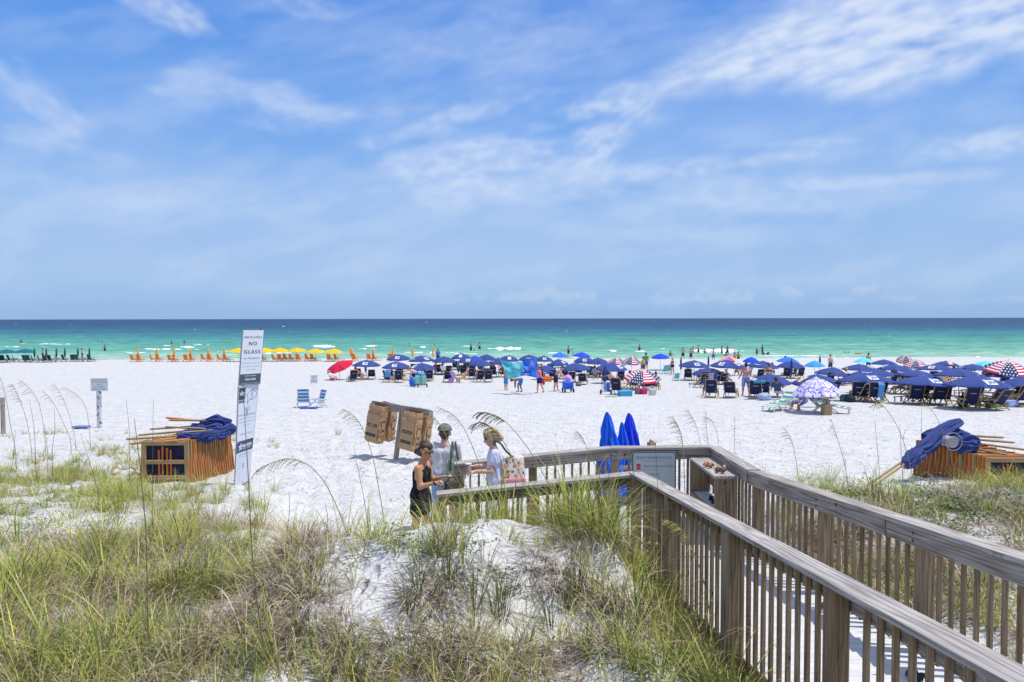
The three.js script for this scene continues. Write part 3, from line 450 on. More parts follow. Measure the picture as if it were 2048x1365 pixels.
// ---------------------------------------------------------------- sea oats: tall stems one can count, most with a drooping seed head
const stemMats = { straw: mat(rgb(0.34, 0.30, 0.15), 0.8), green: mat(rgb(0.22, 0.27, 0.08), 0.8), dark: mat(rgb(0.17, 0.14, 0.10), 0.85) };
const headMats = { straw: mat(rgb(0.42, 0.36, 0.2), 0.9, { side: THREE.DoubleSide }), dark: mat(rgb(0.17, 0.15, 0.07), 0.9, { side: THREE.DoubleSide }), yellow: mat(rgb(0.50, 0.46, 0.12), 0.9, { side: THREE.DoubleSide }) };
let oatSeed = 100;
function seaOat(label, z, pts, opt = {}) {                              // pts: photo points from root to tip, all about z metres ahead
  const r = rngOf(++oatSeed), P = pts.map(([x, y], i) => at(x, y, z + (opt.drift ?? 0) * i / (pts.length - 1))), root = P[0].clone();
  const gy = groundY(root.x, -root.z) - 0.02; if (root.y > gy) { const k = P[1].clone().sub(root); P.unshift(V(root.x - k.x * 0.1, gy, root.z)); root.copy(P[0]); } else { P[0].y = Math.max(root.y, gy - 0.1); root.copy(P[0]); }
  const t = thing('sea_oat', label, 'sea oat', root, 0, opt.group ?? 'sea oats on the dunes'), L = P.map((p) => p.clone().sub(root)), w = (opt.w ?? 0.0045);
  part('stem', tube(L, [w * 1.25, w, w * 0.85, w * 0.5], 5, L.length * 6), stemMats[opt.stem ?? 'straw'], t);
  const curve = new THREE.CatmullRomCurve3(L);
  if (opt.head) {
    const pos = [], idx = [], n = opt.dense ?? 26, span = opt.head;
    for (let i = 0; i < n; i++) {
      const u = 1 - span * (1 - i / n) ** 1.0, p = curve.getPoint(Math.min(1, u)), tan = curve.getTangent(Math.min(1, u)), len = (opt.spike ?? 0.085) * (0.6 + 0.8 * Math.sin(Math.PI * (0.15 + 0.75 * i / n))) * (0.8 + 0.4 * r());
      const q = r() * 6.283, d = tan.clone().multiplyScalar(0.5).add(V(Math.cos(q) * 0.35 - 0.25, -0.55 + 0.35 * r(), Math.sin(q) * 0.4)).normalize();
      const s = d.clone().cross(V(0.3, 0.2, 1)).normalize(); let a = p.clone();
      const links = 4; for (let k = 0; k < links; k++) { const l = len / links * 1.25, wd = 0.0062 * (opt.fat ?? 1) * (1 - 0.12 * k), o = pos.length / 3, e = d.clone().add(V(0, -0.22 * k, 0)).normalize(), m = a.clone().addScaledVector(e, l * 0.5), f = a.clone().addScaledVector(e, l), nrm = e.clone().cross(s).normalize().multiplyScalar(wd * 0.45);
        for (const v of [a, m.clone().addScaledVector(s, wd), f, m.clone().addScaledVector(s, -wd), m.clone().add(nrm), m.clone().sub(nrm)]) pos.push(v.x, v.y, v.z);
        idx.push(o, o + 1, o + 4, o + 1, o + 2, o + 4, o + 2, o + 3, o + 4, o + 3, o, o + 4, o + 1, o, o + 5, o + 2, o + 1, o + 5, o + 3, o + 2, o + 5, o, o + 3, o + 5); a = a.clone().addScaledVector(e, l * 0.8); }
    }
    part('seed_head', geo(pos, idx), headMats[opt.tone ?? 'straw'], t);
  }
  for (let i = 0; i < (opt.leaves ?? 3); i++) { const pos = [], col = [], idx = [], a = r() * 6.283, c = GREEN[Math.floor(r() * GREEN.length)], b = curve.getPoint(0.03 + 0.14 * r() * i); blade(pos, col, idx, b, V(Math.cos(a), 0, Math.sin(a)), 0.35 + 0.35 * r(), 0.008, 1.25, 1.2 + r(), c, c, 6, r); part('leaf', geo(pos, idx, null, col), leafMat, t); }
  return t;
}
seaOat('long arching sea oat whose head hangs beside the tall sign', 7.2, [[700, 1085], [676, 1020], [645, 960], [612, 928], [580, 918], [545, 925], [512, 942]], { head: 0.42, tone: 'straw', w: 0.005, dense: 20, spike: 0.12 });
seaOat('sea oat leaning over the sand left of the bag stand', 7.6, [[768, 1050], [756, 970], [742, 903], [721, 850], [704, 829], [684, 818]], { head: 0.42, dense: 16, spike: 0.09, fat: 0.8 });
seaOat('slim sea oat crossing the back of the man in grey', 7.7, [[950, 1040], [927, 965], [908, 913], [888, 864], [874, 842], [862, 828]], { head: 0.28, dense: 12, spike: 0.06, fat: 0.7 });
seaOat('sea oat arching between the capped man and the woman in white', 7.7, [[995, 1045], [978, 975], [963, 940], [937, 876], [920, 845], [900, 826], [872, 814]], { head: 0.34, dense: 14, spike: 0.07, fat: 0.7 });
seaOat('sea oat with heavy dark head right over the blonde hair', 7.7, [[1085, 1050], [1062, 995], [1039, 948], [1009, 887], [988, 860], [964, 845], [944, 850]], { head: 0.40, tone: 'dark', dense: 30, spike: 0.10, fat: 1.1, w: 0.005 });
seaOat('sea oat with heavy dark head, the higher of two', 7.7, [[1120, 1020], [1095, 965], [1060, 903], [1019, 852], [1000, 836], [975, 826], [957, 825]], { head: 0.36, tone: 'dark', dense: 28, spike: 0.10, fat: 1.1, w: 0.005 });
seaOat('thin bare stalk left of the woman in black', 7.4, [[735, 1055], [728, 1000], [718, 950], [707, 891]], { stem: 'dark', w: 0.0035 });
seaOat('tall dark bare stalk rising in front of the tall sign', 5.15, [[537, 1365], [520, 1250], [505, 1120], [496, 950], [487, 800]], { stem: 'dark', w: 0.0045 });
seaOat('tall bare stalk in front of the left chair stack', 5.3, [[298, 1365], [294, 1200], [291, 1060], [280, 940], [268, 838]], { stem: 'dark', w: 0.0042 });
seaOat('bare stalk standing left of the chair stack', 8.5, [[305, 1090], [304, 1010], [305, 900], [306, 800]], { stem: 'dark', w: 0.0035 });
seaOat('leaning bare stalk in front of the pale tarp', 8.8, [[205, 1045], [196, 985], [180, 930], [160, 868]], { stem: 'dark', w: 0.0035 });
seaOat('lowest green sea oat nodding at the left edge', 6.2, [[196, 1270], [182, 1195], [160, 1158], [130, 1144], [95, 1147], [66, 1162]], { head: 0.5, tone: 'yellow', stem: 'green', dense: 22, spike: 0.07 });
seaOat('sea oat curving over from the signpost', 17.5, [[180, 885], [177, 850], [172, 820], [160, 797], [143, 783], [123, 775]], { head: 0.42, dense: 16, spike: 0.13, w: 0.006 });
seaOat('sea oat with feathery head, second left of the signpost', 17.5, [[150, 880], [143, 850], [131, 811], [119, 785], [107, 767]], { head: 0.4, dense: 16, spike: 0.13, w: 0.006 });
seaOat('sea oat with thin head, third left of the signpost', 17, [[140, 880], [127, 848], [111, 815], [98, 795], [84, 782]], { head: 0.36, dense: 14, spike: 0.11, w: 0.006 });
seaOat('tall sea oat with full head near the left edge', 16.5, [[90, 890], [86, 850], [76, 805], [58, 776], [38, 760]], { head: 0.42, dense: 20, spike: 0.15, w: 0.006 });
seaOat('brown-headed sea oat near the left edge post', 15.5, [[62, 895], [52, 840], [41, 805], [33, 785], [24, 768]], { head: 0.46, dense: 22, spike: 0.15, w: 0.006, tone: 'dark' });
seaOat('sea oat leaning out at the left edge of the photo', 14.5, [[30, 900], [20, 850], [12, 800], [5, 770], [-4, 748]], { head: 0.4, dense: 16, spike: 0.12, w: 0.006 });
for (const [a, b, c, d, w] of [[70, 905, 58, 800, 'thin dead stalk left of the feathery sea oats'], [104, 900, 108, 818, 'dead forked stalk among the sea oats'], [258, 930, 252, 800, 'thin leaning stalk right of the signpost'], [12, 1000, 30, 860, 'dark stalk at the left edge above the creepers'], [95, 960, 88, 850, 'dark stalk in the grass at the far left']]) seaOat(w, 13.5, [[a, b], [(a + c) / 2 + 3, (b + d) / 2], [c, d]], { stem: 'dark', w: 0.005 });
seaOat('sea oat rising before the warning sign corner, full brown head', 7.0, [[1376, 1060], [1370, 980], [1367, 905], [1362, 868], [1355, 850], [1345, 833]], { head: 0.45, dense: 24, spike: 0.07, fat: 0.8 });
seaOat('sea oat crossing the lower railing near its corner', 7.6, [[1225, 1040], [1204, 970], [1188, 925], [1170, 888], [1163, 873], [1153, 862]], { head: 0.34, dense: 14, spike: 0.06, fat: 0.7 });
seaOat('sea oat behind the landing, straight with loose head', 12.6, [[1404, 960], [1402, 895], [1391, 848], [1384, 833], [1376, 820]], { head: 0.5, dense: 18, spike: 0.1 });
seaOat('slim sea oat behind the landing corner', 12.8, [[1417, 960], [1416, 892], [1413, 850], [1411, 822]], { head: 0.5, dense: 18, spike: 0.08 });
seaOat('drooping sea oat behind the landing corner', 12.8, [[1442, 965], [1438, 897], [1432, 860], [1424, 842], [1412, 834]], { head: 0.3, dense: 12, spike: 0.08 });
seaOat('straight thin sea oat right of the landing', 12.5, [[1468, 975], [1468, 912], [1470, 870], [1470, 832]], { head: 0.3, dense: 10, spike: 0.06 });
seaOat('sea oat leaning left in front of the right chair stack', 11.2, [[1832, 985], [1812, 897], [1795, 853], [1774, 821], [1764, 810], [1752, 805]], { head: 0.3, dense: 16, spike: 0.12 });
seaOat('bare-headed sea oat curving over the right chair stack', 11.2, [[1915, 985], [1904, 918], [1890, 876], [1875, 838], [1862, 818], [1845, 806]], { head: 0.2, dense: 8, spike: 0.07, tone: 'yellow' });
for (const [a, b, c, d, w] of [[1762, 975, 1750, 838, 'thin stalk left of the leaning sea oat'], [1842, 960, 1844, 815, 'thin straight stalk behind the dark folded umbrella'], [1806, 960, 1800, 850, 'short stalk beside the wooden umbrella poles'], [1944, 985, 1943, 900, 'dark stalk in front of the stacked loungers']]) seaOat(w, 11, [[a, b], [(a + c) / 2, (b + d) / 2], [c, d]], { stem: 'dark', w: 0.004 });
seaOat('sea oat with loose head over the right-hand railing', 11.4, [[1600, 980], [1592, 920], [1583, 880], [1568, 855]], { head: 0.34, dense: 14, spike: 0.09 });
seaOat('dry sea oat standing over the creepers beyond the railing', 10.8, [[1700, 1000], [1690, 930], [1676, 880], [1662, 838]], { head: 0.3, dense: 12, spike: 0.08 });
seaOat('yellow sea oat drooping against the ramp balusters', 5.75, [[1425, 1270], [1408, 1165], [1390, 1112], [1368, 1066], [1350, 1048], [1330, 1040]], { head: 0.5, tone: 'yellow', stem: 'green', dense: 24, spike: 0.06 });
for (const [x0, x1, y1, z, w] of [[1215, 1216, 915, 7.5, 'dark stalk before the landing, left of the sign'], [1317, 1310, 880, 7.3, 'dark stalk crossing the warning sign'], [1262, 1268, 900, 7.4, 'slim stalk at the bend of the railing'], [655, 650, 1005, 7.4, 'short stalk at the edge of the sandy path'], [575, 578, 985, 8, 'short stalk in front of the sandy path']]) seaOat(w, z, [[x0, 1060], [(x0 + x1) / 2 + 2, (1060 + y1) / 2], [x1, y1]], { stem: 'dark', w: 0.0035 });
// ---------------------------------------------------------------- the tall leaning sign
function slab(c, thick) {                                               // c: TL, TR, BR, BL of the face; a thin panel behind it
  const n = c[1].clone().sub(c[0]).cross(c[3].clone().sub(c[0])).normalize(), b = c.map((p) => p.clone().addScaledVector(n, thick)), pos = [], uv = [], idx = [];
  const quad = (q, t) => { const o = pos.length / 3; q.forEach((p, i) => { pos.push(p.x, p.y, p.z); uv.push(...t[i]); }); idx.push(o, o + 3, o + 2, o, o + 2, o + 1); };
  const U = [[0, 1], [1, 1], [1, 0], [0, 0]], N = U.map(() => [0.02, 0.98]);
  quad(c, U); return { face: geo(pos.slice(), idx.slice(), uv.slice()), body: (() => { pos.length = uv.length = idx.length = 0; const f = c.map((p) => p.clone().addScaledVector(n, 0.0015)); quad([b[1], b[0], b[3], b[2]], N); quad([f[0], f[3], b[3], b[0]], N); quad([f[1], b[1], b[2], f[2]], N); quad([f[0], b[0], b[1], f[1]], N); quad([f[3], f[2], b[2], b[3]], N); quad(f, N); return geo(pos, idx, uv); })() };
}
{
  const root = G(at(478, 975, 12.6).x, 12.6), t = thing('tall_sign', 'tall leaning white notice board of three stacked panels on the path edge', 'sign', root);
  const q = (x, y, z) => at(x, y, z).sub(root), ink = '#3d424b', band = '#4a5362', zl = 12.5;
  const panels = [
    [[485.6, 660, zl], [528, 660.4, 12.96], [520.3, 768.4, 12.96], [477.4, 772, zl], (g, W, H) => {
      g.fillStyle = '#dfe3ea'; g.fillRect(0, 0, W, H); g.strokeStyle = '#6d727c'; g.lineWidth = W * 0.02; g.strokeRect(W * 0.01, W * 0.01, W * 0.98, H - W * 0.02);
      put(g, 'ABSOLUTELY', W / 2, H * 0.135, W * 0.155, ink, 'bold', 'center', W * 0.86); put(g, 'NO', W / 2, H * 0.25, W * 0.27, ink); put(g, 'GLASS', W / 2, H * 0.4, W * 0.27, ink, 'bold', 'center', W * 0.84); put(g, 'on the beach', W / 2, H * 0.515, W * 0.12, ink, 'bold', 'center', W * 0.76);
      put(g, '$500 FINE PER BOTTLE', W / 2, H * 0.605, W * 0.085, '#6a6f79', 'normal', 'center', W * 0.86); put(g, 'TO ANYONE FOUND IN', W / 2, H * 0.665, W * 0.085, '#6a6f79', 'normal', 'center', W * 0.86); put(g, 'VIOLATION', W / 2, H * 0.725, W * 0.085, '#6a6f79', 'normal');
      g.fillStyle = band; g.fillRect(W * 0.02, H * 0.80, W * 0.96, H * 0.19); put(g, 'PROUDLY SERVING', W / 2, H * 0.835, W * 0.06, '#e8eaee'); g.font = `italic bold ${W * 0.16}px serif`; g.fillStyle = '#fff'; g.textAlign = 'center'; g.fillText('Coca-Cola', W / 2, H * 0.895, W * 0.5); put(g, 'proud partner of the beach and the resort', W / 2, H * 0.965, W * 0.04, '#dde');
    }],
    [[477, 773.4, zl], [517.3, 769, 12.98], [507.3, 875.7, 12.98], [473.2, 885.6, zl], (g, W, H) => {
      g.fillStyle = '#d9dee8'; g.fillRect(0, 0, W, H); g.strokeStyle = '#6d727c'; g.lineWidth = W * 0.014; g.strokeRect(W * 0.008, W * 0.008, W * 0.984, H - W * 0.016);
      g.fillStyle = '#3c434f'; g.fillRect(W * 0.03, H * 0.03, W * 0.32, H * 0.28); g.save(); g.translate(W * 0.19, H * 0.14); g.strokeStyle = '#e6e8ec'; g.lineWidth = W * 0.05; for (let i = 0; i < 5; i++) { g.rotate(Math.PI * 0.4); g.beginPath(); g.moveTo(0, -W * 0.03); g.lineTo(0, -W * 0.13); g.stroke(); } g.restore(); put(g, 'Sandestin', W * 0.19, H * 0.26, W * 0.07, '#fff'); put(g, 'BEACH SERVICE', W * 0.19, H * 0.29, W * 0.035, '#fff');
      g.strokeStyle = '#6d727c'; g.beginPath(); g.moveTo(W * 0.38, 0); g.lineTo(W * 0.38, H * 0.32); g.stroke();
      g.lineWidth = W * 0.022; g.strokeStyle = ink; g.beginPath(); g.arc(W * 0.70, H * 0.18, W * 0.235, 2.5, 8.2); g.lineTo(W * 0.50, H * 0.335); g.closePath(); g.stroke(); g.lineWidth = W * 0.018; g.strokeRect(W * 0.665, H * 0.08, W * 0.07, H * 0.135); g.beginPath(); g.arc(W * 0.70, H * 0.262, W * 0.036, 0, 7); g.stroke();
      put(g, 'NO', W * 0.5, H * 0.425, W * 0.22, ink, 'normal'); put(g, 'TENTS OR CANOPIES', W / 2, H * 0.535, W * 0.1, ink, 'bold', 'center', W * 0.93); put(g, 'PERMITTED IN FRONT OF', W / 2, H * 0.605, W * 0.08, '#565b66', 'normal', 'center', W * 0.86); put(g, 'SANDESTIN UMBRELLAS', W / 2, H * 0.665, W * 0.08, '#565b66', 'normal', 'center', W * 0.86); put(g, 'AND CHAIRS', W / 2, H * 0.725, W * 0.08, '#565b66', 'normal'); put(g, 'THANK YOU!', W / 2, H * 0.88, W * 0.13, ink, 'normal', 'center', W * 0.76);
    }],
    [[473.2, 886.9, zl], [506.8, 876.4, 13.0], [496.8, 972, 13.0], [468.8, 990, zl], (g, W, H) => {
      g.fillStyle = '#d4d9e4'; g.fillRect(0, 0, W, H); g.fillStyle = '#454f72'; g.fillRect(0, 0, W, H * 0.22); g.save(); g.translate(W * 0.25, H * 0.11); g.strokeStyle = '#fff'; g.lineWidth = W * 0.035; for (let i = 0; i < 5; i++) { g.rotate(Math.PI * 0.4); g.beginPath(); g.moveTo(0, -W * 0.02); g.lineTo(0, -W * 0.11); g.stroke(); } g.restore();
      put(g, 'Sandestin', W * 0.63, H * 0.095, W * 0.14, '#fff', 'bold', 'center', W * 0.55); put(g, 'Golf and Beach Resort', W * 0.63, H * 0.155, W * 0.05, '#fff', 'normal', 'center', W * 0.55); put(g, 'BEACH SERVICES', W / 2, H * 0.28, W * 0.09, '#6a7080', 'normal'); put(g, 'Umbrella and two chairs, full day and half day', W / 2, H * 0.33, W * 0.035, '#808694');
      g.fillStyle = '#8a90a0'; for (let y = 0.39; y < 0.86; y += 0.035) { g.fillRect(W * 0.08, H * y, W * 0.28, 3); g.fillRect(W * 0.46, H * y, W * 0.1, 3); g.fillRect(W * 0.7, H * y, W * 0.16, 3); } g.strokeStyle = '#9aa0ae'; g.lineWidth = 2; g.beginPath(); g.moveTo(W * 0.42, H * 0.36); g.lineTo(W * 0.42, H * 0.87); g.moveTo(W * 0.64, H * 0.36); g.lineTo(W * 0.64, H * 0.87); g.stroke(); g.fillStyle = '#6a6f78'; g.fillRect(W * 0.02, H * 0.885, W * 0.96, H * 0.035); g.fillRect(W * 0.02, H * 0.94, W * 0.96, H * 0.02);
    }],
  ];
  for (const [a, b, c, d, draw] of panels) { const s = slab([q(...a), q(...b), q(...c), q(...d)], 0.025), w = 0.58, h = 1.0; const m = part('panel', s.body, signEdge, t); part('panel_print', s.face, textPlane(w, h * (draw === panels[2][4] ? 0.86 : 1.75 / 1.0 * 0.98), draw, 420), m); }
  for (const k of [0.12, 0.86]) { const top = q(lerp(485.6, 528, k), 657, lerp(12.60, 13.06, k)), bot = q(lerp(469.4, 497.9, k), 985, lerp(12.62, 13.14, k)); bot.y = -0.3; part('post', tube([bot, top], [0.024], 8), mat(rgb(0.24, 0.19, 0.14), 0.9), t); }
}
{ // white signpost on the beach
  const p = gnd(199, 856), t = thing('sign_post', 'white painted post with a small private property board', 'sign', p), white = dataTex(128, 256, (u, v) => { const chip = sstep(0.16, 0.3, tileNoise(u, v, 9, 22, 2) + 0.25 * tileNoise(u, v, 26, 40, 7)); return [lerp(0.83, 0.40, chip), lerp(0.83, 0.37, chip), lerp(0.83, 0.33, chip)]; });
  part('post', board(1.72, 0.14, 0.1, 1), mat(0xffffff, 0.9, { map: white }), t, [0, 0.72, 0], [0, 0, Math.PI / 2]);
  const face = textPlane(0.52, 0.42, (g, W, H) => { g.fillStyle = '#c9cdd0'; g.fillRect(0, 0, W, H); const L = ['PRIVATE PROPERTY', 'FOR THE EXCLUSIVE', 'USE OF', 'SOUTHWINDS', 'OWNERS & GUESTS']; L.forEach((s, i) => put(g, s, W / 2, H * (0.14 + 0.18 * i), W * 0.105, '#6c7271', 'bold', 'center', W * 0.9)); }, 320);
  part('sign_board', board(0.52, 0.42, 0.025, 2), mat(rgb(0.6, 0.6, 0.6), 0.7), t, [0.06, 1.42, 0.075], [0, 0.12, 0]); part('sign_print', new THREE.PlaneGeometry(0.515, 0.415), face, t, [0.0616, 1.42, 0.0895], [0, 0.12, 0]);
}
{ // little notice on two stakes out on the sand
  const p = gnd(628, 769), t = thing('small_notice', 'small white notice on thin stakes, alone on the open sand', 'sign', p);
  for (const x of [-0.2, 0.2]) part('stake', tube([V(x, -0.2, 0), V(x, 0.62, 0)], [0.012], 6), mat(rgb(0.3, 0.3, 0.3), 0.6), t);
  part('sign_board', board(0.52, 0.6, 0.015, 3), mat(rgb(0.62, 0.63, 0.66), 0.7), t, [0, 0.4, 0.02], [-0.1, 0.05, 0]); part('sign_print', new THREE.PlaneGeometry(0.515, 0.595), textPlane(0.52, 0.6, (g, W, H) => { g.fillStyle = '#cfd3dc'; g.fillRect(0, 0, W, H); g.strokeStyle = '#8a8f9a'; g.lineWidth = 6; g.strokeRect(6, 6, W - 12, H - 12);['PRIVATE', 'PROPERTY', 'BEACH', 'OWNERS AND', 'GUESTS ONLY'].forEach((s, i) => put(g, s, W / 2, H * (0.16 + 0.17 * i), W * 0.13, '#5d626d')); }, 256), t, [0, 0.4, 0.0295], [-0.1, 0.05, 0]);
}
{ const p = gnd(6, 868); const t = thing('fence_post', 'grey timber post at the left edge of the photo', 'post', p); part('upright', board(1.5, 0.1, 0.1, 2), woodGrey, t, [0, 0.35, 0], [0, 0.3, Math.PI / 2]); part('rope_notch', board(0.03, 0.104, 0.104, 2), woodWarm, t, [0, 0.85, 0], [0, 0.3, Math.PI / 2]); }
// ---------------------------------------------------------------- stand with hanging paper sacks
const kraft = dataTex(256, 256, (u, v) => { const n = 0.5 + tileNoise(u, v, 30, 30, 3) * 0.12 + tileNoise(u, v, 120, 120, 5) * 0.1; return [0.70 * (0.8 + 0.4 * n), 0.55 * (0.8 + 0.4 * n), 0.40 * (0.8 + 0.4 * n)]; });
function sackGeo(seed) {
  const w = 0.41, d = 0.27, h = 0.94, n = 16, m = 30, pos = [], idx = [], uv = [], r = (x, y, z) => noise(x * 5 + seed, y * 5, z * 5);
  const sides = [[-1, 1, 1, 1], [1, 1, 1, -1], [1, -1, -1, -1], [-1, -1, -1, 1]];
  sides.forEach(([x0, z0, x1, z1], f) => { const o = pos.length / 3; for (let j = 0; j <= m; j++) for (let i = 0; i <= n; i++) {
    const t = j / m, flat = sstep(0.9, 1, t), chamfer = sstep(0.06, 0, t), k = i / n, sx = lerp(x0, x1, k), sz = lerp(z0, z1, k);
    let x = sx * w / 2 * (1 - 0.1 * chamfer), z = sz * d / 2 * lerp(1, 0.72, flat) * (1 - 0.35 * chamfer), y = -h * (1 - t); const c = 0.016 * (0.5 - Math.abs(r(x, y, z)) * 2) + 0.012 * (0.5 - Math.abs(r(x * 2.3, y * 2.3, z * 2.3)) * 2) - 0.012 * sstep(0.02, 0, Math.abs(t - 0.83)); x += sx * c; z += sz * c + 0.02 * Math.sin(t * 9 + seed) * (1 - flat); pos.push(x, y, z); uv.push(k * (f % 2 ? 0.3 : 0.42) / 0.42, t); }
    for (let j = 0; j < m; j++) for (let i = 0; i < n; i++) { const a = o + j * (n + 1) + i, b = a + n + 1; idx.push(a, a + 1, b, b, a + 1, b + 1); } });
  const o = pos.length / 3; for (const [x, z] of [[-1, 1], [1, 1], [1, -1], [-1, -1]]) { pos.push(x * w * 0.45, -h, z * d * 0.33); uv.push(0.5, 0.02); } idx.push(o, o + 2, o + 1, o, o + 3, o + 2);
  return geo(pos, idx, uv);
}
{
  const base = G(at(790, 917, 16.6).x, 16.6), t = thing('bag_stand', 'leaning T-shaped timber stand holding brown paper sacks', 'stand', base);
  const L = at(744, 809, 17.0).sub(base), R = at(860, 828, 16.2).sub(base), top = at(803, 812, 16.58).sub(base);
  const m = part('post', board(top.length() + 0.3, 0.115, 0.115, 3), woodGrey, t); m.position.copy(top.clone().multiplyScalar(0.5)).add(V(0, -0.15, 0)); m.quaternion.setFromUnitVectors(V(1, 0, 0), top.clone().normalize());
  layBoard('crossbar', L, R, 0.19, 0.04, woodGrey, t, 2);
  const bar = R.clone().sub(L).normalize(), nrm = V(-bar.z, 0, bar.x).normalize(); if (nrm.z < 0) nrm.negate(); const yaw = Math.atan2(nrm.x, nrm.z);
  const faceTex = textPlane(0.4, 0.86, (g, W, H) => { g.fillStyle = '#b18e67'; g.fillRect(0, 0, W, H); g.fillStyle = '#3a3531'; g.fillRect(W * 0.4, H * 0.2, W * 0.1, H * 0.05); g.fillRect(W * 0.08, H * 0.36, W * 0.82, H * 0.115); put(g, 'Leave No Trace', W * 0.49, H * 0.42, W * 0.105, '#cbb294', 'bold', 'center', W * 0.72);['All personal items must', 'be removed from the beach', 'daily or will be taken'].forEach((s, i) => put(g, s, W * 0.49, H * (0.53 + 0.06 * i), W * 0.06, '#6a5138', 'normal', 'center', W * 0.7)); g.fillStyle = '#3a3531'; g.fillRect(W * 0.06, H * 0.72, W * 0.82, H * 0.125); put(g, 'Put it in the bag please', W * 0.47, H * 0.765, W * 0.055, '#a58d6d', 'normal'); put(g, 'Thank you', W * 0.47, H * 0.81, W * 0.05, '#a58d6d', 'normal'); g.fillStyle = 'rgba(90,62,36,0.35)'; g.fillRect(0, H * 0.14, W, 2); }, 320);
  const sideTex = textPlane(0.2, 0.5, (g, W, H) => { g.fillStyle = '#b18e67'; g.fillRect(0, 0, W, H); g.fillStyle = '#3a3531'; g.fillRect(W * 0.2, H * 0.1, W * 0.6, H * 0.14); g.fillRect(W * 0.2, H * 0.65, W * 0.6, H * 0.17); }, 96);
  const kraftMat = mat(0xffffff, 0.8, { map: kraft });
  const names = ['front paper sack on the left arm of the stand', 'rear paper sack on the left arm of the stand', 'front paper sack on the right arm, above the capped man', 'rear paper sack on the right arm of the stand'];
  [[0.2, 1, 3], [0.22, -1, 5], [0.80, 1, 8], [0.83, -1, 11]].forEach(([k, s, seed], i) => {
    const p = L.clone().lerp(R, k).add(base).addScaledVector(nrm, s * 0.075 + (s > 0 ? 0.02 : -0.02)).add(V(0, i < 2 ? 0.05 : 0.03, 0)), b = thing('paper_sack', names[i], 'paper sack', p, yaw, 'paper sacks on the bag stand');
    b.rotation.order = 'YXZ'; b.rotation.z = -0.15; b.rotation.x = s * -0.05;
    part('sack', sackGeo(seed), kraftMat, b, [0, 0, s * 0.06]); if (s > 0) { part('front_print', new THREE.PlaneGeometry(0.37, 0.66), faceTex, b, [0, -0.55, 0.06 + 0.158]); part('tie_wire', tube([V(-0.2, -0.19, 0.155), V(-0.08, -0.21, 0.175), V(0, -0.2, 0.18), V(0.1, -0.21, 0.172), V(0.2, -0.18, 0.15)], [0.006], 5), mat(rgb(0.6, 0.58, 0.55), 0.5), b); }
    part('side_print', new THREE.PlaneGeometry(0.14, 0.4), sideTex, b, [0.222, -0.52, s * 0.06], [0, Math.PI / 2, 0]);
  });
}
// ---------------------------------------------------------------- folded loungers, stood on edge in two stacks, with furled umbrellas on top
const oiled = [woodTex(31, [0.58, 0.35, 0.18], [0.90, 0.63, 0.36], 0.7, 0), woodTex(37, [0.52, 0.41, 0.28], [0.82, 0.69, 0.50], 0.7, 0), woodTex(43, [0.66, 0.35, 0.14], [0.95, 0.58, 0.27], 0.6, 0)];
const cloth = (seed, c) => mat(0xffffff, 0.93, { map: dataTex(128, 128, (u, v) => { const n = 1 + tileNoise(u, v, 60, 60, seed) * 0.22 + tileNoise(u, v, 12, 12, seed + 2) * 0.1 + (Math.sin(u * 402) * Math.sin(v * 402)) * 0.03; return [c[0] * n, c[1] * n, c[2] * n]; }), side: THREE.DoubleSide });
const navyCanvas = cloth(3, [0.095, 0.12, 0.235]), navyUmb = cloth(5, [0.215, 0.285, 0.53]), royalUmb = cloth(6, [0.11, 0.40, 0.90]), navyFurl = cloth(7, [0.21, 0.265, 0.50]);
function foldedLounger(label, pos, turn, woodA, woodB, group) {
  const t = thing('folded_lounger', label, 'folded lounger', pos, turn, group), W = 0.92, H = 0.86;
  for (const x of [-1, 1]) part('side_post', board(H, 0.085, 0.034, 2), woodA, t, [x * (W / 2 - 0.043), H / 2, 0.012], [0, 0, Math.PI / 2]);
  for (const y of [H - 0.045, H * 0.52, 0.14]) part('rail', board(W - 0.17, 0.08, 0.03, 3), woodA, t, [0, y, 0.012]);
  part('canvas', new THREE.BoxGeometry(W - 0.18, H - 0.1, 0.006), navyCanvas, t, [0, H / 2, -0.026]);
  for (const [x, h, z] of [[-0.13, 0.62, 0.001], [-0.06, 0.68, -0.002], [0.03, 0.66, 0.002], [0.1, 0.62, 0.0]]) part('folded_leg', board(h, 0.032, 0.03, 5), woodB, t, [x, h / 2 + 0.06, z - 0.006], [0, 0, Math.PI / 2]);
  for (const x of [-1, 1]) part('arm_strip', board(0.56, 0.05, 0.026, 4), woodB, t, [x * (W / 2 + 0.012), 0.3, 0.0], [0, 0.0, Math.PI / 2 + x * 0.1]);
  return t;
}
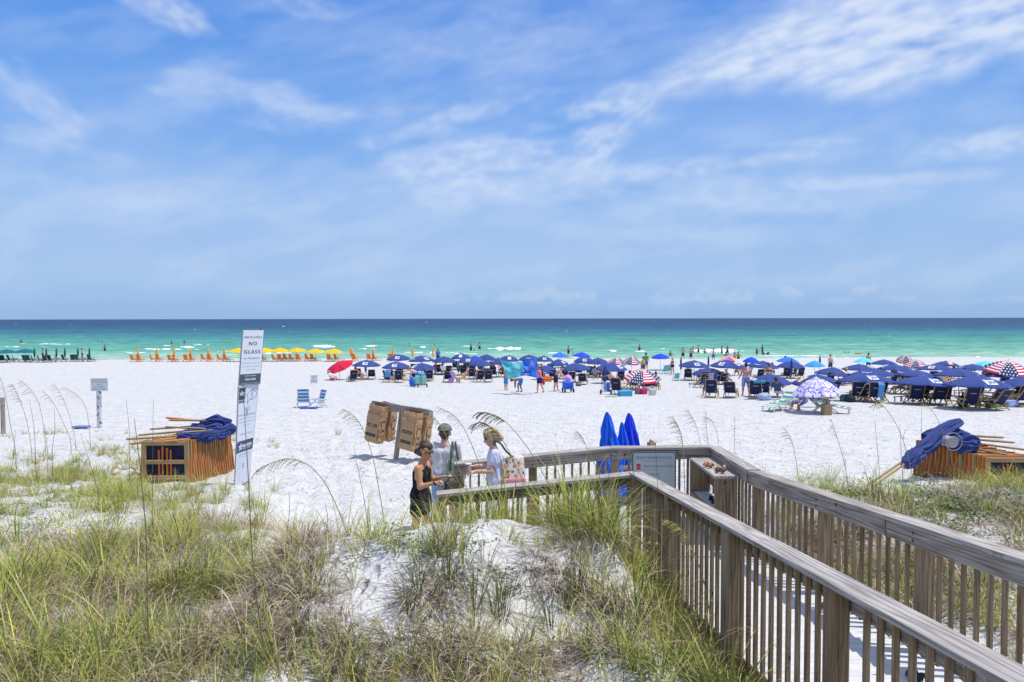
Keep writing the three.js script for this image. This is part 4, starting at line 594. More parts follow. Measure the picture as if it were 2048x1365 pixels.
function furled(label, tip, end, fabric, opt = {}) {                    // pole tip to crown, world points
  const t = thing('furled_umbrella', label, 'folded umbrella', tip, 0, opt.group), d = end.clone().sub(tip), L = d.length(), u = d.clone().normalize(), r = rngOf(opt.seed ?? 1), from = opt.from ?? 0.48;
  part('pole', tube([V(0, 0, 0), u.clone().multiplyScalar(0.07), u.clone().multiplyScalar(L * 0.98)].map((p) => p), [0.004, 0.021, 0.021, 0.021], 8), opt.wood ?? oiled[1], t);
  const a = u.clone().cross(V(0.2, 1, 0.1)).normalize(), b = a.clone().cross(u), pos = [], idx = [], uv = [], N = 34, S = 56, R = opt.r ?? 0.1;
  for (let i = 0; i <= N; i++) { const k = i / N, env = (opt.upright ? (0.07 + 0.93 * (1 - k) ** 0.75) : Math.sin(Math.PI * (0.12 + 0.8 * k)) ** 0.6) * sstep(-0.02, 0.06, k) , sag = opt.upright ? 0 : -0.03 * Math.sin(k * 7 + (opt.seed ?? 0)); for (let s = 0; s <= S; s++) { const w = s / S * 6.2832, f = 1 + 0.2 * (1 - 2 * Math.abs(Math.sin(w * 4 + 1.6 * noise(k * 2.4, opt.seed ?? 0) + (opt.seed ?? 0)))) + 0.1 * Math.sin(w * 13 + 4 * noise(k * 5, 2 + (opt.seed ?? 0))) + 0.28 * noise(Math.cos(w) * 1.5, Math.sin(w) * 1.5 + k * 4, opt.seed ?? 0), q = R * env * f + 0.012; const p = u.clone().multiplyScalar(L * lerp(from, 1, k)).addScaledVector(a, Math.cos(w) * q).addScaledVector(b, Math.sin(w) * q); p.y += sag; pos.push(p.x, p.y, p.z); uv.push(s / S * 0.6, k); } }
  for (let i = 0; i < N; i++) for (let s = 0; s < S; s++) { const p = i * (S + 1) + s, q = p + S + 1; idx.push(p, q, p + 1, q, q + 1, p + 1); }
  part('furled_canopy', geo(pos, idx, uv), fabric, t);
  if (opt.strap !== false) part('strap', new THREE.TorusGeometry(R * 0.86, 0.012, 6, 16), mat(rgb(0.03, 0.035, 0.06), 0.8), t, u.clone().multiplyScalar(L * lerp(from, 1, 0.55)).toArray()).quaternion.setFromUnitVectors(V(0, 0, 1), u);
  part('crown_cap', new THREE.SphereGeometry(0.026, 8, 6), mat(rgb(0.04, 0.045, 0.09), 0.6), t, u.clone().multiplyScalar(L).toArray());
  return t;
}
{ // left stack
  const A = G(at(332, 963, 13.35).x, 13.35), n = 19, g = 'folded loungers of the left stack'; A.y -= 0.03;
  const step = V(0.018, 0.0, -0.068);
  for (let i = 0; i < n; i++) { const r = rngOf(i + 60), p = A.clone().addScaledVector(step, i).add(V((r() - 0.5) * 0.02, (r() - 0.5) * 0.02, 0)); p.y = Math.max(p.y, groundY(p.x, -p.z) - 0.06); foldedLounger(i === 0 ? 'foremost folded lounger of the left stack, navy canvas in a worn frame' : `${ORD(i)} folded lounger behind the front one in the left stack`, p, 0.03 + (r() - 0.5) * 0.02, i === 0 ? oiled[1] : oiled[[0, 1, 2, 1][i % 4]], oiled[[2, 0, 1][i % 3]], g); }
  const tips = [[250, 879, 13.5, 430, 868, 14.2], [258, 889, 13.3, 420, 870, 13.7], [275, 871, 13.9, 445, 856, 14.4], [298, 859, 14.2, 440, 850, 14.6], [330, 836, 14.5, 448, 846, 14.8], [336, 841, 14.3, 462, 842, 14.6], [328, 854, 14.0, 470, 862, 14.4], [348, 883, 13.3, 460, 866, 14.2], [327, 884, 13.2, 440, 872, 14.0], [362, 866, 13.6, 472, 858, 14.3]];
  const say = ['with its pole tip farthest left', 'whose lower pole tip overhangs the front frame', 'with a grey pole behind the two lowest', 'with a weathered pole in the middle of the heap', 'topmost of the heap, its grey tip up', 'second from the top with an orange pole', 'with a thick varnished pole under the top pair', 'with its pole across the corner of the frame', 'with a pale tip over the front rail', 'lying against the tall sign'];
  tips.forEach(([x, y, z, X, Y, Z], i) => { const tip = at(x, y, z), end = at(X, Y, Z); furled(`furled navy umbrella ${say[i]}, left stack`, tip, end, navyFurl, { seed: i + 3, from: 0.58, r: 0.078, wood: oiled[i % 3 === 1 ? 2 : 1], group: 'furled umbrellas on the left stack' }); });
}
{ // right stack
  const A = G(at(2012, 975, 12.15).x + 0.1, 12.15), n = 18, g = 'folded loungers of the right stack', step = V(-0.03, 0.0, -0.075); A.y = 2.34;
  for (let i = 0; i < n; i++) { const r = rngOf(i + 90), p = A.clone().addScaledVector(step, i).add(V((r() - 0.5) * 0.02, (r() - 0.5) * 0.02 + i * 0.005, 0)); foldedLounger(i === 0 ? 'foremost folded lounger of the right stack, half behind grass' : `${ORD(i)} folded lounger behind the front one in the right stack`, p, -0.02 + (r() - 0.5) * 0.02, i === 0 ? oiled[1] : oiled[(i + 1) % 3], oiled[i % 3], g); }
  const g2 = 'furled umbrellas on the right stack', say = ['with the upper of two poles propped on the sand', 'with the lower pole propped on the sand', 'with the topmost pole pointing right', 'with the second pole pointing right', 'with a long pole reaching the photo edge', 'with its pole lying on the front rail', 'lying across the back of the right stack'];
  [[1734, 973, 12.0, 1922, 843, 13.0, 0.46, 0.115], [1746, 974, 11.9, 1846, 903, 12.5, 0.62, 0.12], [2010, 876, 12.9, 1865, 868, 13.1, 0.5, 0.12], [2032, 886, 12.7, 1860, 872, 13.0, 0.5, 0.12], [2058, 901, 12.5, 1868, 876, 12.9, 0.5, 0.12], [2030, 913, 12.3, 1890, 886, 12.7, 0.5, 0.11], [1960, 880, 13.3, 1846, 874, 13.4, 0.35, 0.14]].forEach(([x, y, z, X, Y, Z, from, r], i) => furled(`furled navy umbrella ${say[i]}`, at(x, y, z), at(X, Y, Z), navyFurl, { seed: i + 31, from, r, wood: oiled[1], group: g2 }));
  single('rolled_towel', (() => { const pts = []; for (let i = 0; i <= 40; i++) { const a = i * 0.4, q = 0.03 + 0.0042 * i; pts.push(V(Math.cos(a) * q, Math.sin(a) * q, 0)); } return merge([tube(pts, [0.006], 5, 80), new THREE.CylinderGeometry(0.1, 0.1, 0.34, 18).rotateX(Math.PI / 2).translate(0, 0, -0.175)]); })(), cloth(11, [0.72, 0.69, 0.68]), 'rolled grey striped towel on the right stack', 'towel').position.copy(at(1907, 886, 12.45));
}
{ // royal blue furled umbrellas standing behind the landing, and the post beside them
  const g = 'royal blue umbrellas stored behind the landing', say = ['tallest furled royal blue umbrella behind the landing', 'shorter light blue furled umbrella in the middle', 'violet-blue furled umbrella nearest the short post'];
  const violet = cloth(13, [0.13, 0.26, 0.88]);
  [[1214, 827, 1216, royalUmb, 0.24], [1244, 848, 1246, royalUmb, 0.17], [1258, 829, 1262, violet, 0.23]].forEach(([x, y, bx, m, r], i) => { const z = 12.3 + i * 0.12, top = at(x, y, z), b = G(at(bx + 12, 940, z).x, z + 0.1); b.y -= 0.12; furled(say[i], b, top, m, { upright: true, from: 0.13, r: r * 1.2, seed: i + 71, group: g, strap: false, wood: oiled[1] }); });
  const p = G(at(1303, 950, 12.4).x, 12.4), t = thing('short_post', 'short brown post with a grey cap behind the landing', 'post', p); const h = at(1303, 885, 12.4).y - p.y; part('upright', board(h + 0.2, 0.13, 0.13, 2), oiled[1], t, [0, h / 2 - 0.1, 0], [0, 0.3, Math.PI / 2]); part('cap_bolt', new THREE.SphereGeometry(0.045, 10, 8), signEdge, t, [0, h + 0.02, 0]);
  const q = thing('umbrella_rack', 'low wooden rack holding the royal blue umbrellas', 'rack', G(1.95, 12.55), 0.1); for (const x of [-0.42, -0.32, 0.42]) part('slat', board(0.8, 0.09, 0.03, 3), oiled[0], q, [x, 0.38, 0.25], [0, 0, Math.PI / 2]); for (const [y, z] of [[0.7, 0.28], [0.15, 0.28]]) part('rail', board(0.95, 0.07, 0.03, 2), oiled[1], q, [0, y, z]);
}
{ // half-buried tarp beside the left stack
  const p = gnd(246, 962), g = new THREE.SphereGeometry(1, 48, 24, 0, Math.PI * 2, 0, Math.PI / 2), a = g.attributes.position;
  for (let i = 0; i < a.count; i++) { const x = a.getX(i), y = a.getY(i), z = a.getZ(i), n = fbm(x * 1.6 + 3, z * 1.6, y, 3); a.setXYZ(i, x * 0.42 * (1 + 0.3 * n), y * 0.30 * (1 + 0.9 * n) - 0.03, z * 0.4); }
  g.computeVertexNormals(); single('tarp', g, mat(0xffffff, 0.9, { map: dataTex(128, 128, (u, v) => { const k = sstep(0.05, 0.2, tileNoise(u, v, 7, 9, 4)); return [lerp(0.80, 0.62, k), lerp(0.79, 0.55, k), lerp(0.74, 0.42, k)]; }) }), 'pale tan-stained tarp half buried in sand beside the left stack', 'tarp').position.copy(p);
  const b = gnd(162, 857); single('bodyboard', new RoundedBoxGeometry(0.5, 0.05, 0.25, 3, 0.02), mat(rgb(0.12, 0.2, 0.42), 0.5), 'blue bodyboard lying flat left of the white signpost', 'bodyboard').position.copy(b).add(V(0, 0.05, 0));
}
// ---------------------------------------------------------------- figures: one smooth skin over posed bones, clothes as shells over the same bones
function surfaceNet(bones, cell, k, grow = 0, clip) {                   // bones: [a, b, ra, rb]; smooth union of tapered capsules, meshed on a grid
  const lo = V(1e9, 1e9, 1e9), hi = V(-1e9, -1e9, -1e9);
  for (const [a, b, ra, rb] of bones) for (const [p, r] of [[a, ra], [b, rb]]) { lo.min(V(p.x - r, p.y - r, p.z - r)); hi.max(V(p.x + r, p.y + r, p.z + r)); }
  const pad = grow + cell * 2.2; lo.subScalar(pad); hi.addScalar(pad);
  const n = [0, 1, 2].map((i) => Math.ceil((hi.getComponent(i) - lo.getComponent(i)) / cell) + 1), f = new Float32Array(n[0] * n[1] * n[2]).fill(9);
  const B = bones.map(([a, b, ra, rb]) => { const dx = b.x - a.x, dy = b.y - a.y, dz = b.z - a.z; return [a.x, a.y, a.z, dx, dy, dz, 1 / Math.max(1e-9, dx * dx + dy * dy + dz * dz), ra + grow, rb + grow]; });
  const reach = k * 2 + cell * 2.5;
  for (const [ax, ay, az, dx, dy, dz, inv, ra, rb] of B) {
    const rm = Math.max(ra, rb) + reach, i0 = [0, 1, 2].map((q) => Math.max(0, Math.floor((Math.min([ax, ay, az][q], [ax + dx, ay + dy, az + dz][q]) - rm - lo.getComponent(q)) / cell))), i1 = [0, 1, 2].map((q) => Math.min(n[q] - 1, Math.ceil((Math.max([ax, ay, az][q], [ax + dx, ay + dy, az + dz][q]) + rm - lo.getComponent(q)) / cell)));
    for (let z = i0[2]; z <= i1[2]; z++) for (let y = i0[1]; y <= i1[1]; y++) for (let x = i0[0]; x <= i1[0]; x++) {
      const px = lo.x + x * cell - ax, py = lo.y + y * cell - ay, pz = lo.z + z * cell - az, t = clamp((px * dx + py * dy + pz * dz) * inv), d = Math.hypot(px - dx * t, py - dy * t, pz - dz * t) - lerp(ra, rb, t), q = (z * n[1] + y) * n[0] + x, o = f[q];
      const h = clamp(0.5 + 0.5 * (o - d) / k); f[q] = o > 8 ? d : lerp(o, d, h) - k * h * (1 - h);
    }
  }
  if (clip) for (let z = 0; z < n[2]; z++) for (let y = 0; y < n[1]; y++) for (let x = 0; x < n[0]; x++) { const q = (z * n[1] + y) * n[0] + x; if (f[q] < 8) f[q] = Math.max(f[q], clip(lo.x + x * cell, lo.y + y * cell, lo.z + z * cell)); }
  const id = new Int32Array(f.length).fill(-1), pos = [], idx = [], I = (x, y, z) => (z * n[1] + y) * n[0] + x;
  const C = [[0, 0, 0], [1, 0, 0], [0, 1, 0], [1, 1, 0], [0, 0, 1], [1, 0, 1], [0, 1, 1], [1, 1, 1]], E = [[0, 1], [2, 3], [4, 5], [6, 7], [0, 2], [1, 3], [4, 6], [5, 7], [0, 4], [1, 5], [2, 6], [3, 7]];
  for (let z = 0; z < n[2] - 1; z++) for (let y = 0; y < n[1] - 1; y++) for (let x = 0; x < n[0] - 1; x++) {
    const v = C.map(([a, b, c]) => f[I(x + a, y + b, z + c)]); let m = 0; for (let i = 0; i < 8; i++) if (v[i] < 0) m++; if (!m || m === 8) continue;
    let s = [0, 0, 0], w = 0; for (const [a, b] of E) if ((v[a] < 0) !== (v[b] < 0)) { const t = v[a] / (v[a] - v[b]); for (let q = 0; q < 3; q++) s[q] += lerp(C[a][q], C[b][q], t); w++; }
    id[I(x, y, z)] = pos.length / 3; pos.push(lo.x + (x + s[0] / w) * cell, lo.y + (y + s[1] / w) * cell, lo.z + (z + s[2] / w) * cell);
  }
  for (let z = 1; z < n[2] - 1; z++) for (let y = 1; y < n[1] - 1; y++) for (let x = 1; x < n[0] - 1; x++) {
    const a = f[I(x, y, z)] < 0;
    for (const [b, q] of [[f[I(x + 1, y, z)] < 0, [I(x, y - 1, z - 1), I(x, y, z - 1), I(x, y, z), I(x, y - 1, z)]], [f[I(x, y + 1, z)] < 0, [I(x - 1, y, z - 1), I(x - 1, y, z), I(x, y, z), I(x, y, z - 1)]], [f[I(x, y, z + 1)] < 0, [I(x - 1, y - 1, z), I(x, y - 1, z), I(x, y, z), I(x - 1, y, z)]]]) {
      if (a === b) continue; const [p, r, s, t] = q.map((w) => id[w]); if (p < 0 || r < 0 || s < 0 || t < 0) continue; a ? idx.push(p, r, s, p, s, t) : idx.push(p, s, r, p, t, s);
    }
  }
  return geo(pos, idx);
}
const skinTones = { fair: mat(rgb(0.64, 0.39, 0.28), 0.6), pink: mat(rgb(0.66, 0.36, 0.265), 0.6), tan: mat(rgb(0.56, 0.275, 0.14), 0.5), brown: mat(rgb(0.27, 0.15, 0.095), 0.55) };
const hairTones = { brown: mat(rgb(0.07, 0.045, 0.03), 0.6), dark: mat(rgb(0.025, 0.02, 0.018), 0.6), blond: mat(rgb(0.52, 0.39, 0.21), 0.65), grey: mat(rgb(0.4, 0.38, 0.36), 0.7), ginger: mat(rgb(0.22, 0.1, 0.04), 0.6) };
const clothMats = new Map();
function clothOf(hex) { if (!clothMats.has(hex)) clothMats.set(hex, mat(lin(hex), 0.9, { side: THREE.DoubleSide })); return clothMats.get(hex); }
// pose: angles in degrees; the figure faces +z, left side at +x
function skeleton(p) {
  const D = Math.PI / 180, s = p.size ?? 1, w = p.wide ?? 1, fat = p.fat ?? 1, J = {}, lean = (p.lean ?? 0) * D, tilt = (p.tilt ?? 0) * D;
  const up = V(Math.sin(tilt), Math.cos(lean) * Math.cos(tilt), Math.sin(lean)).normalize(), rt = V(1, 0, 0), hips = V(0, 0, 0), fw = rt.clone().cross(up).normalize();
  const tw = (p.twist ?? 0) * D, sr = rt.clone().applyAxisAngle(up, tw), sf = fw.clone().applyAxisAngle(up, tw);
  J.pelvis = hips; J.belly = hips.clone().addScaledVector(up, 0.17 * s); J.chest = hips.clone().addScaledVector(up, 0.34 * s); J.neck = hips.clone().addScaledVector(up, 0.5 * s);
  const nod = (p.nod ?? 0) * D, turn = (p.turn ?? 0) * D; let hd = up.clone().applyAxisAngle(sr, nod); const hf = sf.clone().applyAxisAngle(sr, nod).applyAxisAngle(hd, turn), hr = sr.clone().applyAxisAngle(hd, turn);
  J.head = J.neck.clone().addScaledVector(hd, (p.neck ?? 0.168) * s).addScaledVector(sf, 0.02 * s); Object.assign(J, { hd, hf, hr, up, sr, sf });
  for (const [side, q] of [['L', 1], ['R', -1]]) {
    const a = p['arm' + side] ?? [8, 12, 15, 0], [flex, ab, el, inn] = a.map((v) => v * D), S = J['sh' + side] = J.neck.clone().addScaledVector(up, -0.055 * s).addScaledVector(sr, q * 0.175 * s * w);
    const dir = (f, b) => V(0, 0, 0).addScaledVector(sr, q * Math.sin(b)).add(V(0, -1, 0).multiplyScalar(Math.cos(f) * Math.cos(b))).addScaledVector(sf, Math.sin(f) * Math.cos(b)).normalize();
    const E = J['el' + side] = S.clone().addScaledVector(dir(flex, ab), 0.272 * s); const fd = dir(flex + el, ab - inn); J['wr' + side] = E.clone().addScaledVector(fd, 0.236 * s); J['ha' + side] = E.clone().addScaledVector(fd, 0.318 * s); J['fd' + side] = fd;
    const l = p['leg' + side] ?? [0, 4, 2], [hf2, hb, kn] = l.map((v) => v * D), H = J['hip' + side] = hips.clone().add(V(q * 0.088 * s * w, -0.03 * s, 0)); const ld = (f, b) => V(q * Math.sin(b), -Math.cos(f) * Math.cos(b), Math.sin(f) * Math.cos(b)).normalize();
    const K = J['kn' + side] = H.clone().addScaledVector(ld(hf2, hb), 0.42 * s), sd = ld(hf2 - kn, hb * 0.6); J['an' + side] = K.clone().addScaledVector(sd, 0.41 * s); const toe = V(q * 0.25, 0, 1).normalize(); J['to' + side] = J['an' + side].clone().addScaledVector(p.floatFeet ? sd : toe, 0.16 * s).add(V(0, p.floatFeet ? 0 : -0.035 * s, 0));
  }
  J.s = s; J.w = w; J.fat = fat;
  return J;
}
function bodyBones(J) {
  const { s, w, fat } = J, o = (p, x, y = 0, z = 0) => p.clone().addScaledVector(J.sr, x * s * w).addScaledVector(J.up, y * s).addScaledVector(J.sf, z * s), b = [];
  for (const q of [1, -1]) b.push([o(J.pelvis, q * 0.075, 0.02, -0.02), o(J.belly, q * 0.055, 0, 0.0), 0.098 * s * fat, 0.09 * s * fat], [o(J.belly, q * 0.055), o(J.chest, q * 0.075), 0.09 * s * fat, 0.1 * s], [o(J.chest, q * 0.075), o(J.neck, q * 0.1, -0.07), 0.1 * s, 0.062 * s]);
  b.push([J.neck.clone().addScaledVector(J.up, -0.03 * s), J.head.clone().addScaledVector(J.hd, -0.05 * s), 0.064 * s, 0.052 * s]);
  b.push([J.head.clone().addScaledVector(J.hd, 0.03 * s).addScaledVector(J.hf, -0.012 * s), J.head.clone().addScaledVector(J.hd, -0.06 * s).addScaledVector(J.hf, 0.035 * s), 0.092 * s, 0.055 * s]);
  b.push([J.head.clone().addScaledVector(J.hf, 0.085 * s), J.head.clone().addScaledVector(J.hf, 0.1 * s).addScaledVector(J.hd, -0.028 * s), 0.012 * s, 0.017 * s]);
  for (const q of [1, -1]) b.push([J.head.clone().addScaledVector(J.hr, q * 0.088 * s), J.head.clone().addScaledVector(J.hr, q * 0.095 * s).addScaledVector(J.hd, -0.03 * s), 0.018 * s, 0.013 * s]);
  for (const k of ['L', 'R']) {
    b.push([J['sh' + k], J['el' + k], 0.055 * s, 0.042 * s], [J['el' + k], J['wr' + k], 0.043 * s, 0.029 * s]);
    b.push([J['hip' + k], J['kn' + k], 0.088 * s * fat, 0.056 * s], [J['kn' + k], J['kn' + k].clone().lerp(J['an' + k], 0.35), 0.055 * s, 0.058 * s], [J['kn' + k].clone().lerp(J['an' + k], 0.35), J['an' + k], 0.058 * s, 0.036 * s], [J['an' + k].clone().add(V(0, -0.02 * s, 0)), J['to' + k], 0.042 * s, 0.03 * s]);
  }
  return b;
}
function handBones(J, k, grip) {                                        // palm, four fingers of unequal length, thumb from the side of the palm
  const s = J.s, b = [], W = J['wr' + k], d = J['fd' + k], q = k === 'L' ? 1 : -1, side = d.clone().cross(J.up).normalize(), nrm = side.clone().cross(d).normalize();
  const P = (l, x, n) => W.clone().addScaledVector(d, l * s).addScaledVector(side, x * s).addScaledVector(nrm, n * s);
  for (const x of [-0.024, -0.008, 0.008, 0.024]) b.push([P(0.005, x * 0.7, 0), P(0.085, x, 0), 0.013 * s, 0.0115 * s]);
  [[-0.027, 0.062], [-0.009, 0.074], [0.009, 0.07], [0.027, 0.055]].forEach(([x, l]) => { const c = grip ? 1 : 0.35; b.push([P(0.085, x, 0), P(0.085 + l * 0.5 * (1 - c * 0.3), x * 1.1, -l * 0.35 * c), 0.0098 * s, 0.009 * s], [P(0.085 + l * 0.5 * (1 - c * 0.3), x * 1.1, -l * 0.35 * c), P(0.085 + l * (1 - c * 0.62), x * 1.1, -l * 0.85 * c), 0.009 * s, 0.0078 * s]); });
  b.push([P(0.02, q * -0.026, -0.004), P(0.06, q * -0.05, -0.018), 0.013 * s, 0.0105 * s], [P(0.06, q * -0.05, -0.018), P(0.092, q * -0.048, -0.034 * (grip ? 1.4 : 0.7)), 0.0105 * s, 0.008 * s]);
  return b;
}
function person(label, pos, turn, p, wear = {}, group) {
  const J = skeleton(p), s = J.s, cell = p.cell ?? 0.03, t = thing('person', label, 'person', pos, turn, group);
  let low = 1e9; for (const k of ['L', 'R']) low = Math.min(low, J['an' + k].y - 0.062 * s, J['to' + k].y - 0.03 * s); if (p.seat != null) low = J.pelvis.y - 0.11 * s - p.seat; if (p.deep != null) low += p.deep;
  const inner = (g) => g.translate(0, -low, 0), bones = bodyBones(J); J.low = low;
  const near = cell < 0.02, parts = [surfaceNet(bones, cell, near ? 0.028 : 0.035)];
  for (const k of ['L', 'R']) near ? parts.push(surfaceNet(handBones(J, k, p['grip' + k]), 0.0042, 0.006)) : parts.push(surfaceNet([[J['wr' + k], J['wr' + k].clone().lerp(J['ha' + k], 0.5), 0.03 * s, 0.036 * s], [J['wr' + k].clone().lerp(J['ha' + k], 0.5), J['ha' + k], 0.034 * s, 0.022 * s], [J['wr' + k].clone().lerp(J['ha' + k], 0.35), J['wr' + k].clone().lerp(J['ha' + k], 0.5).addScaledVector(J.sf, 0.04 * s), 0.018 * s, 0.012 * s]], 0.016, 0.02));
  part('body', inner(merge(parts)), skinTones[p.skin ?? 'tan'], t);
  const shell = (name, list, k, m, c = cell, clip) => { const g = surfaceNet(list, c, k, 0, clip); if (near) { const a = g.attributes.position, q = g.attributes.normal; for (let i = 0; i < a.count; i++) { const x = a.getX(i), y = a.getY(i), z = a.getZ(i), n = 0.011 * (0.35 - Math.abs(noise(x * 13 + 3, y * 4.5, z * 13)) * 2.2) + 0.007 * noise(x * 24, y * 11, z * 24); a.setXYZ(i, x + q.getX(i) * n, y + q.getY(i) * n, z + q.getZ(i) * n); } g.computeVertexNormals(); } return part(name, inner(g), m, t); };
  const torso = bones.slice(0, 6).map(([a, b, ra, rb]) => [a, b, ra + 0.014 * s, rb + 0.014 * s]), legUp = (f, e) => ['L', 'R'].map((k) => [J['hip' + k], J['hip' + k].clone().lerp(J['kn' + k], f), (0.088 * J.fat + e) * s, (lerp(0.088, 0.056, f) + e * 1.5) * s]), hipsOnly = [bones[0], bones[3]].map(([a, b, ra, rb]) => [a.clone(), a.clone().lerp(b, 0.35), ra + 0.016 * s, rb + 0.016 * s]);
  if (wear.shirt) shell('shirt', torso.concat(['L', 'R'].map((k) => [J['sh' + k], J['sh' + k].clone().lerp(J['el' + k], wear.sleeve ?? 0.55), 0.072 * s, 0.066 * s])), 0.03, wear.shirtMat ?? clothOf(wear.shirt));
  if (wear.dress) { const hem = J.pelvis.clone().add(V(0, -(wear.hem ?? 0.42) * s, 0.0)); shell('dress', torso.concat([-1, 0, 1].flatMap((q) => [[J.belly.clone().addScaledVector(J.sr, q * 0.05 * s), hem.clone().addScaledVector(J.sr, q * 0.12 * s), 0.11 * s, 0.12 * s]])).concat(wear.sleeve ? ['L', 'R'].map((k) => [J['sh' + k], J['sh' + k].clone().lerp(J['el' + k], wear.sleeve), 0.075 * s, 0.078 * s]) : []), 0.035, clothOf(wear.dress), cell, (x, y) => hem.y - y); }
  if (wear.tank) shell('top', bones.slice(0, 6).map(([a, b, ra, rb], i) => i % 3 === 2 ? [a, a.clone().lerp(b, 0.35), ra + 0.012 * s, rb + 0.014 * s] : [a, b, ra + 0.013 * s, rb + 0.013 * s]).concat(['L', 'R'].map((k, i) => [J.chest.clone().addScaledVector(J.sr, (i ? -1 : 1) * 0.1 * s), J.neck.clone().addScaledVector(J.sr, (i ? -1 : 1) * 0.115 * s).addScaledVector(J.up, -0.012 * s), 0.06 * s, 0.024 * s])), 0.02, clothOf(wear.tank));
  if (wear.shorts) shell('shorts', hipsOnly.concat(legUp(wear.long ?? 0.7, 0.022)), 0.03, wear.shortsMat ?? clothOf(wear.shorts));
  if (wear.skirt) shell('skirt', hipsOnly.concat(legUp(0.4, 0.03)).concat([[J.pelvis.clone().add(V(0, -0.02 * s, 0)), J.pelvis.clone().add(V(0, -0.16 * s, 0.02 * s)), 0.11 * s, 0.13 * s]]), 0.06, clothOf(wear.skirt));
  if (wear.bikini) { shell('bikini_bottom', hipsOnly.concat(legUp(0.12, 0.012)), 0.03, clothOf(wear.bikini), Math.min(cell, 0.022)); if (!wear.noTop) shell('bikini_top', [[J.chest.clone().addScaledVector(J.sr, 0.09 * s).addScaledVector(J.up, -0.01 * s), J.chest.clone().addScaledVector(J.sr, -0.09 * s).addScaledVector(J.up, -0.01 * s), 0.116 * s, 0.116 * s]], 0.02, clothOf(wear.bikini), Math.min(cell, 0.022), (x, y, z) => Math.abs((x - J.chest.x) * J.up.x + (y - J.chest.y) * J.up.y + (z - J.chest.z) * J.up.z) - 0.055 * s); }
  const H = (f, u, r = 0) => J.head.clone().addScaledVector(J.hf, f * s).addScaledVector(J.hd, u * s).addScaledVector(J.hr, r * s);
  if (wear.hair !== null) {
    const list = [[H(-0.03, 0.055), H(-0.055, -0.01), 0.088 * s, 0.078 * s], [H(0.03, 0.09), H(-0.02, 0.075), 0.058 * s, 0.08 * s]];
    if (wear.style === 'long') list.push([H(-0.06, 0), H(-0.08, -0.2), 0.08 * s, 0.045 * s]); if (wear.style === 'bun') list.push([H(-0.1, -0.02), H(-0.15, -0.035), 0.05 * s, 0.04 * s]); if (wear.style === 'puff') list.push([H(-0.04, 0.06), H(0.01, 0.09), 0.09 * s, 0.065 * s], [H(-0.12, -0.01), H(-0.15, -0.035), 0.06 * s, 0.052 * s], [H(0.05, 0.08), H(0.08, 0.045), 0.045 * s, 0.028 * s], [H(0.0, 0.02, 0.085), H(0.0, -0.05, 0.085), 0.04 * s, 0.026 * s], [H(0.0, 0.02, -0.085), H(0.0, -0.05, -0.085), 0.04 * s, 0.026 * s]);
    const g = surfaceNet(list, Math.min(cell, 0.02), 0.03); if (near) { const a = g.attributes.position; for (let i = 0; i < a.count; i++) { const n = 0.007 * noise(a.getX(i) * 70, a.getY(i) * 50, a.getZ(i) * 70) + 0.014 * noise(a.getX(i) * 22, a.getY(i) * 18, a.getZ(i) * 18); a.setXYZ(i, a.getX(i) * (1 + n * 0.3) + n, a.getY(i) + n, a.getZ(i) + n); } g.computeVertexNormals(); }
    part('hair', inner(g), hairTones[wear.hair ?? 'brown'], t);
    if (near && !wear.cap) { const r = rngOf(Math.round(s * 1000)), pos = [], col = [], idx = [], base = hairTones[wear.hair ?? 'brown'].color; for (let i = 0; i < 260; i++) { const th = r() * 6.283, ph = r() * 1.5, R = 0.098 * s, o = H(-0.03 + Math.cos(th) * Math.sin(ph) * 0.1 * (Math.cos(th) > 0 ? 0.75 : 1.15), 0.045 + Math.cos(ph) * 0.085, Math.sin(th) * Math.sin(ph) * 0.095), d = o.clone().sub(H(-0.02, 0.03)).normalize(), along = d.clone().multiplyScalar(0.35).addScaledVector(J.hf, -0.7 + 0.5 * (r() - 0.5)).addScaledVector(J.hd, -0.25 + 0.9 * (r() - 0.5)).addScaledVector(J.hr, (r() - 0.5) * 0.9); const flat = V(along.x, 0, along.z).normalize(), k = 0.55 + 0.9 * r(); blade(pos, col, idx, o.addScaledVector(d, 0.004), flat, (0.05 + 0.08 * r()) * s, 0.006, Math.atan2(along.y, Math.hypot(along.x, along.z)) , 0.9 * r(), [base.r * k, base.g * k, base.b * k], [base.r * k * 1.15, base.g * k * 1.12, base.b * k * 1.08], 3, r); } part('loose_strands', inner(geo(pos, idx, null, col)), dryMat, t); }
  }
  const place = (o, p2, axisUp, fwd) => { o.position.copy(p2).add(V(0, -low, 0)); const z = fwd.clone(), y = axisUp.clone(), x = y.clone().cross(z).normalize(); o.quaternion.setFromRotationMatrix(new THREE.Matrix4().makeBasis(x, y, z)); return o; };
  if (wear.hat) { const brim = new THREE.LatheGeometry([[0.1, 0.012], [0.15, 0.004], [0.2, -0.012], [0.2, -0.018], [0.1, 0.0], [0.1, 0.06], [0.085, 0.1], [0.03, 0.112], [0, 0.112]].map(([x, y]) => new THREE.Vector2(x * s, y * s)), 20); place(part('sun_hat', brim, clothOf(wear.hat), t), H(-0.01, 0.055), J.hd, J.hf); }
  if (wear.cap) { const crown = new THREE.SphereGeometry(0.118 * s, 18, 10, 0, 6.2832, 0, 1.62), bill = new THREE.CylinderGeometry(0.1 * s, 0.1 * s, 0.008 * s, 18, 1, false, -1.1, 2.2).scale(0.85, 1, 1.25).translate(0, 0.004 * s, 0.045 * s); place(part('cap', merge([crown, bill]), wear.capMat ?? clothOf(wear.cap), t), H(-0.015, 0.045), J.hd, J.hf); }
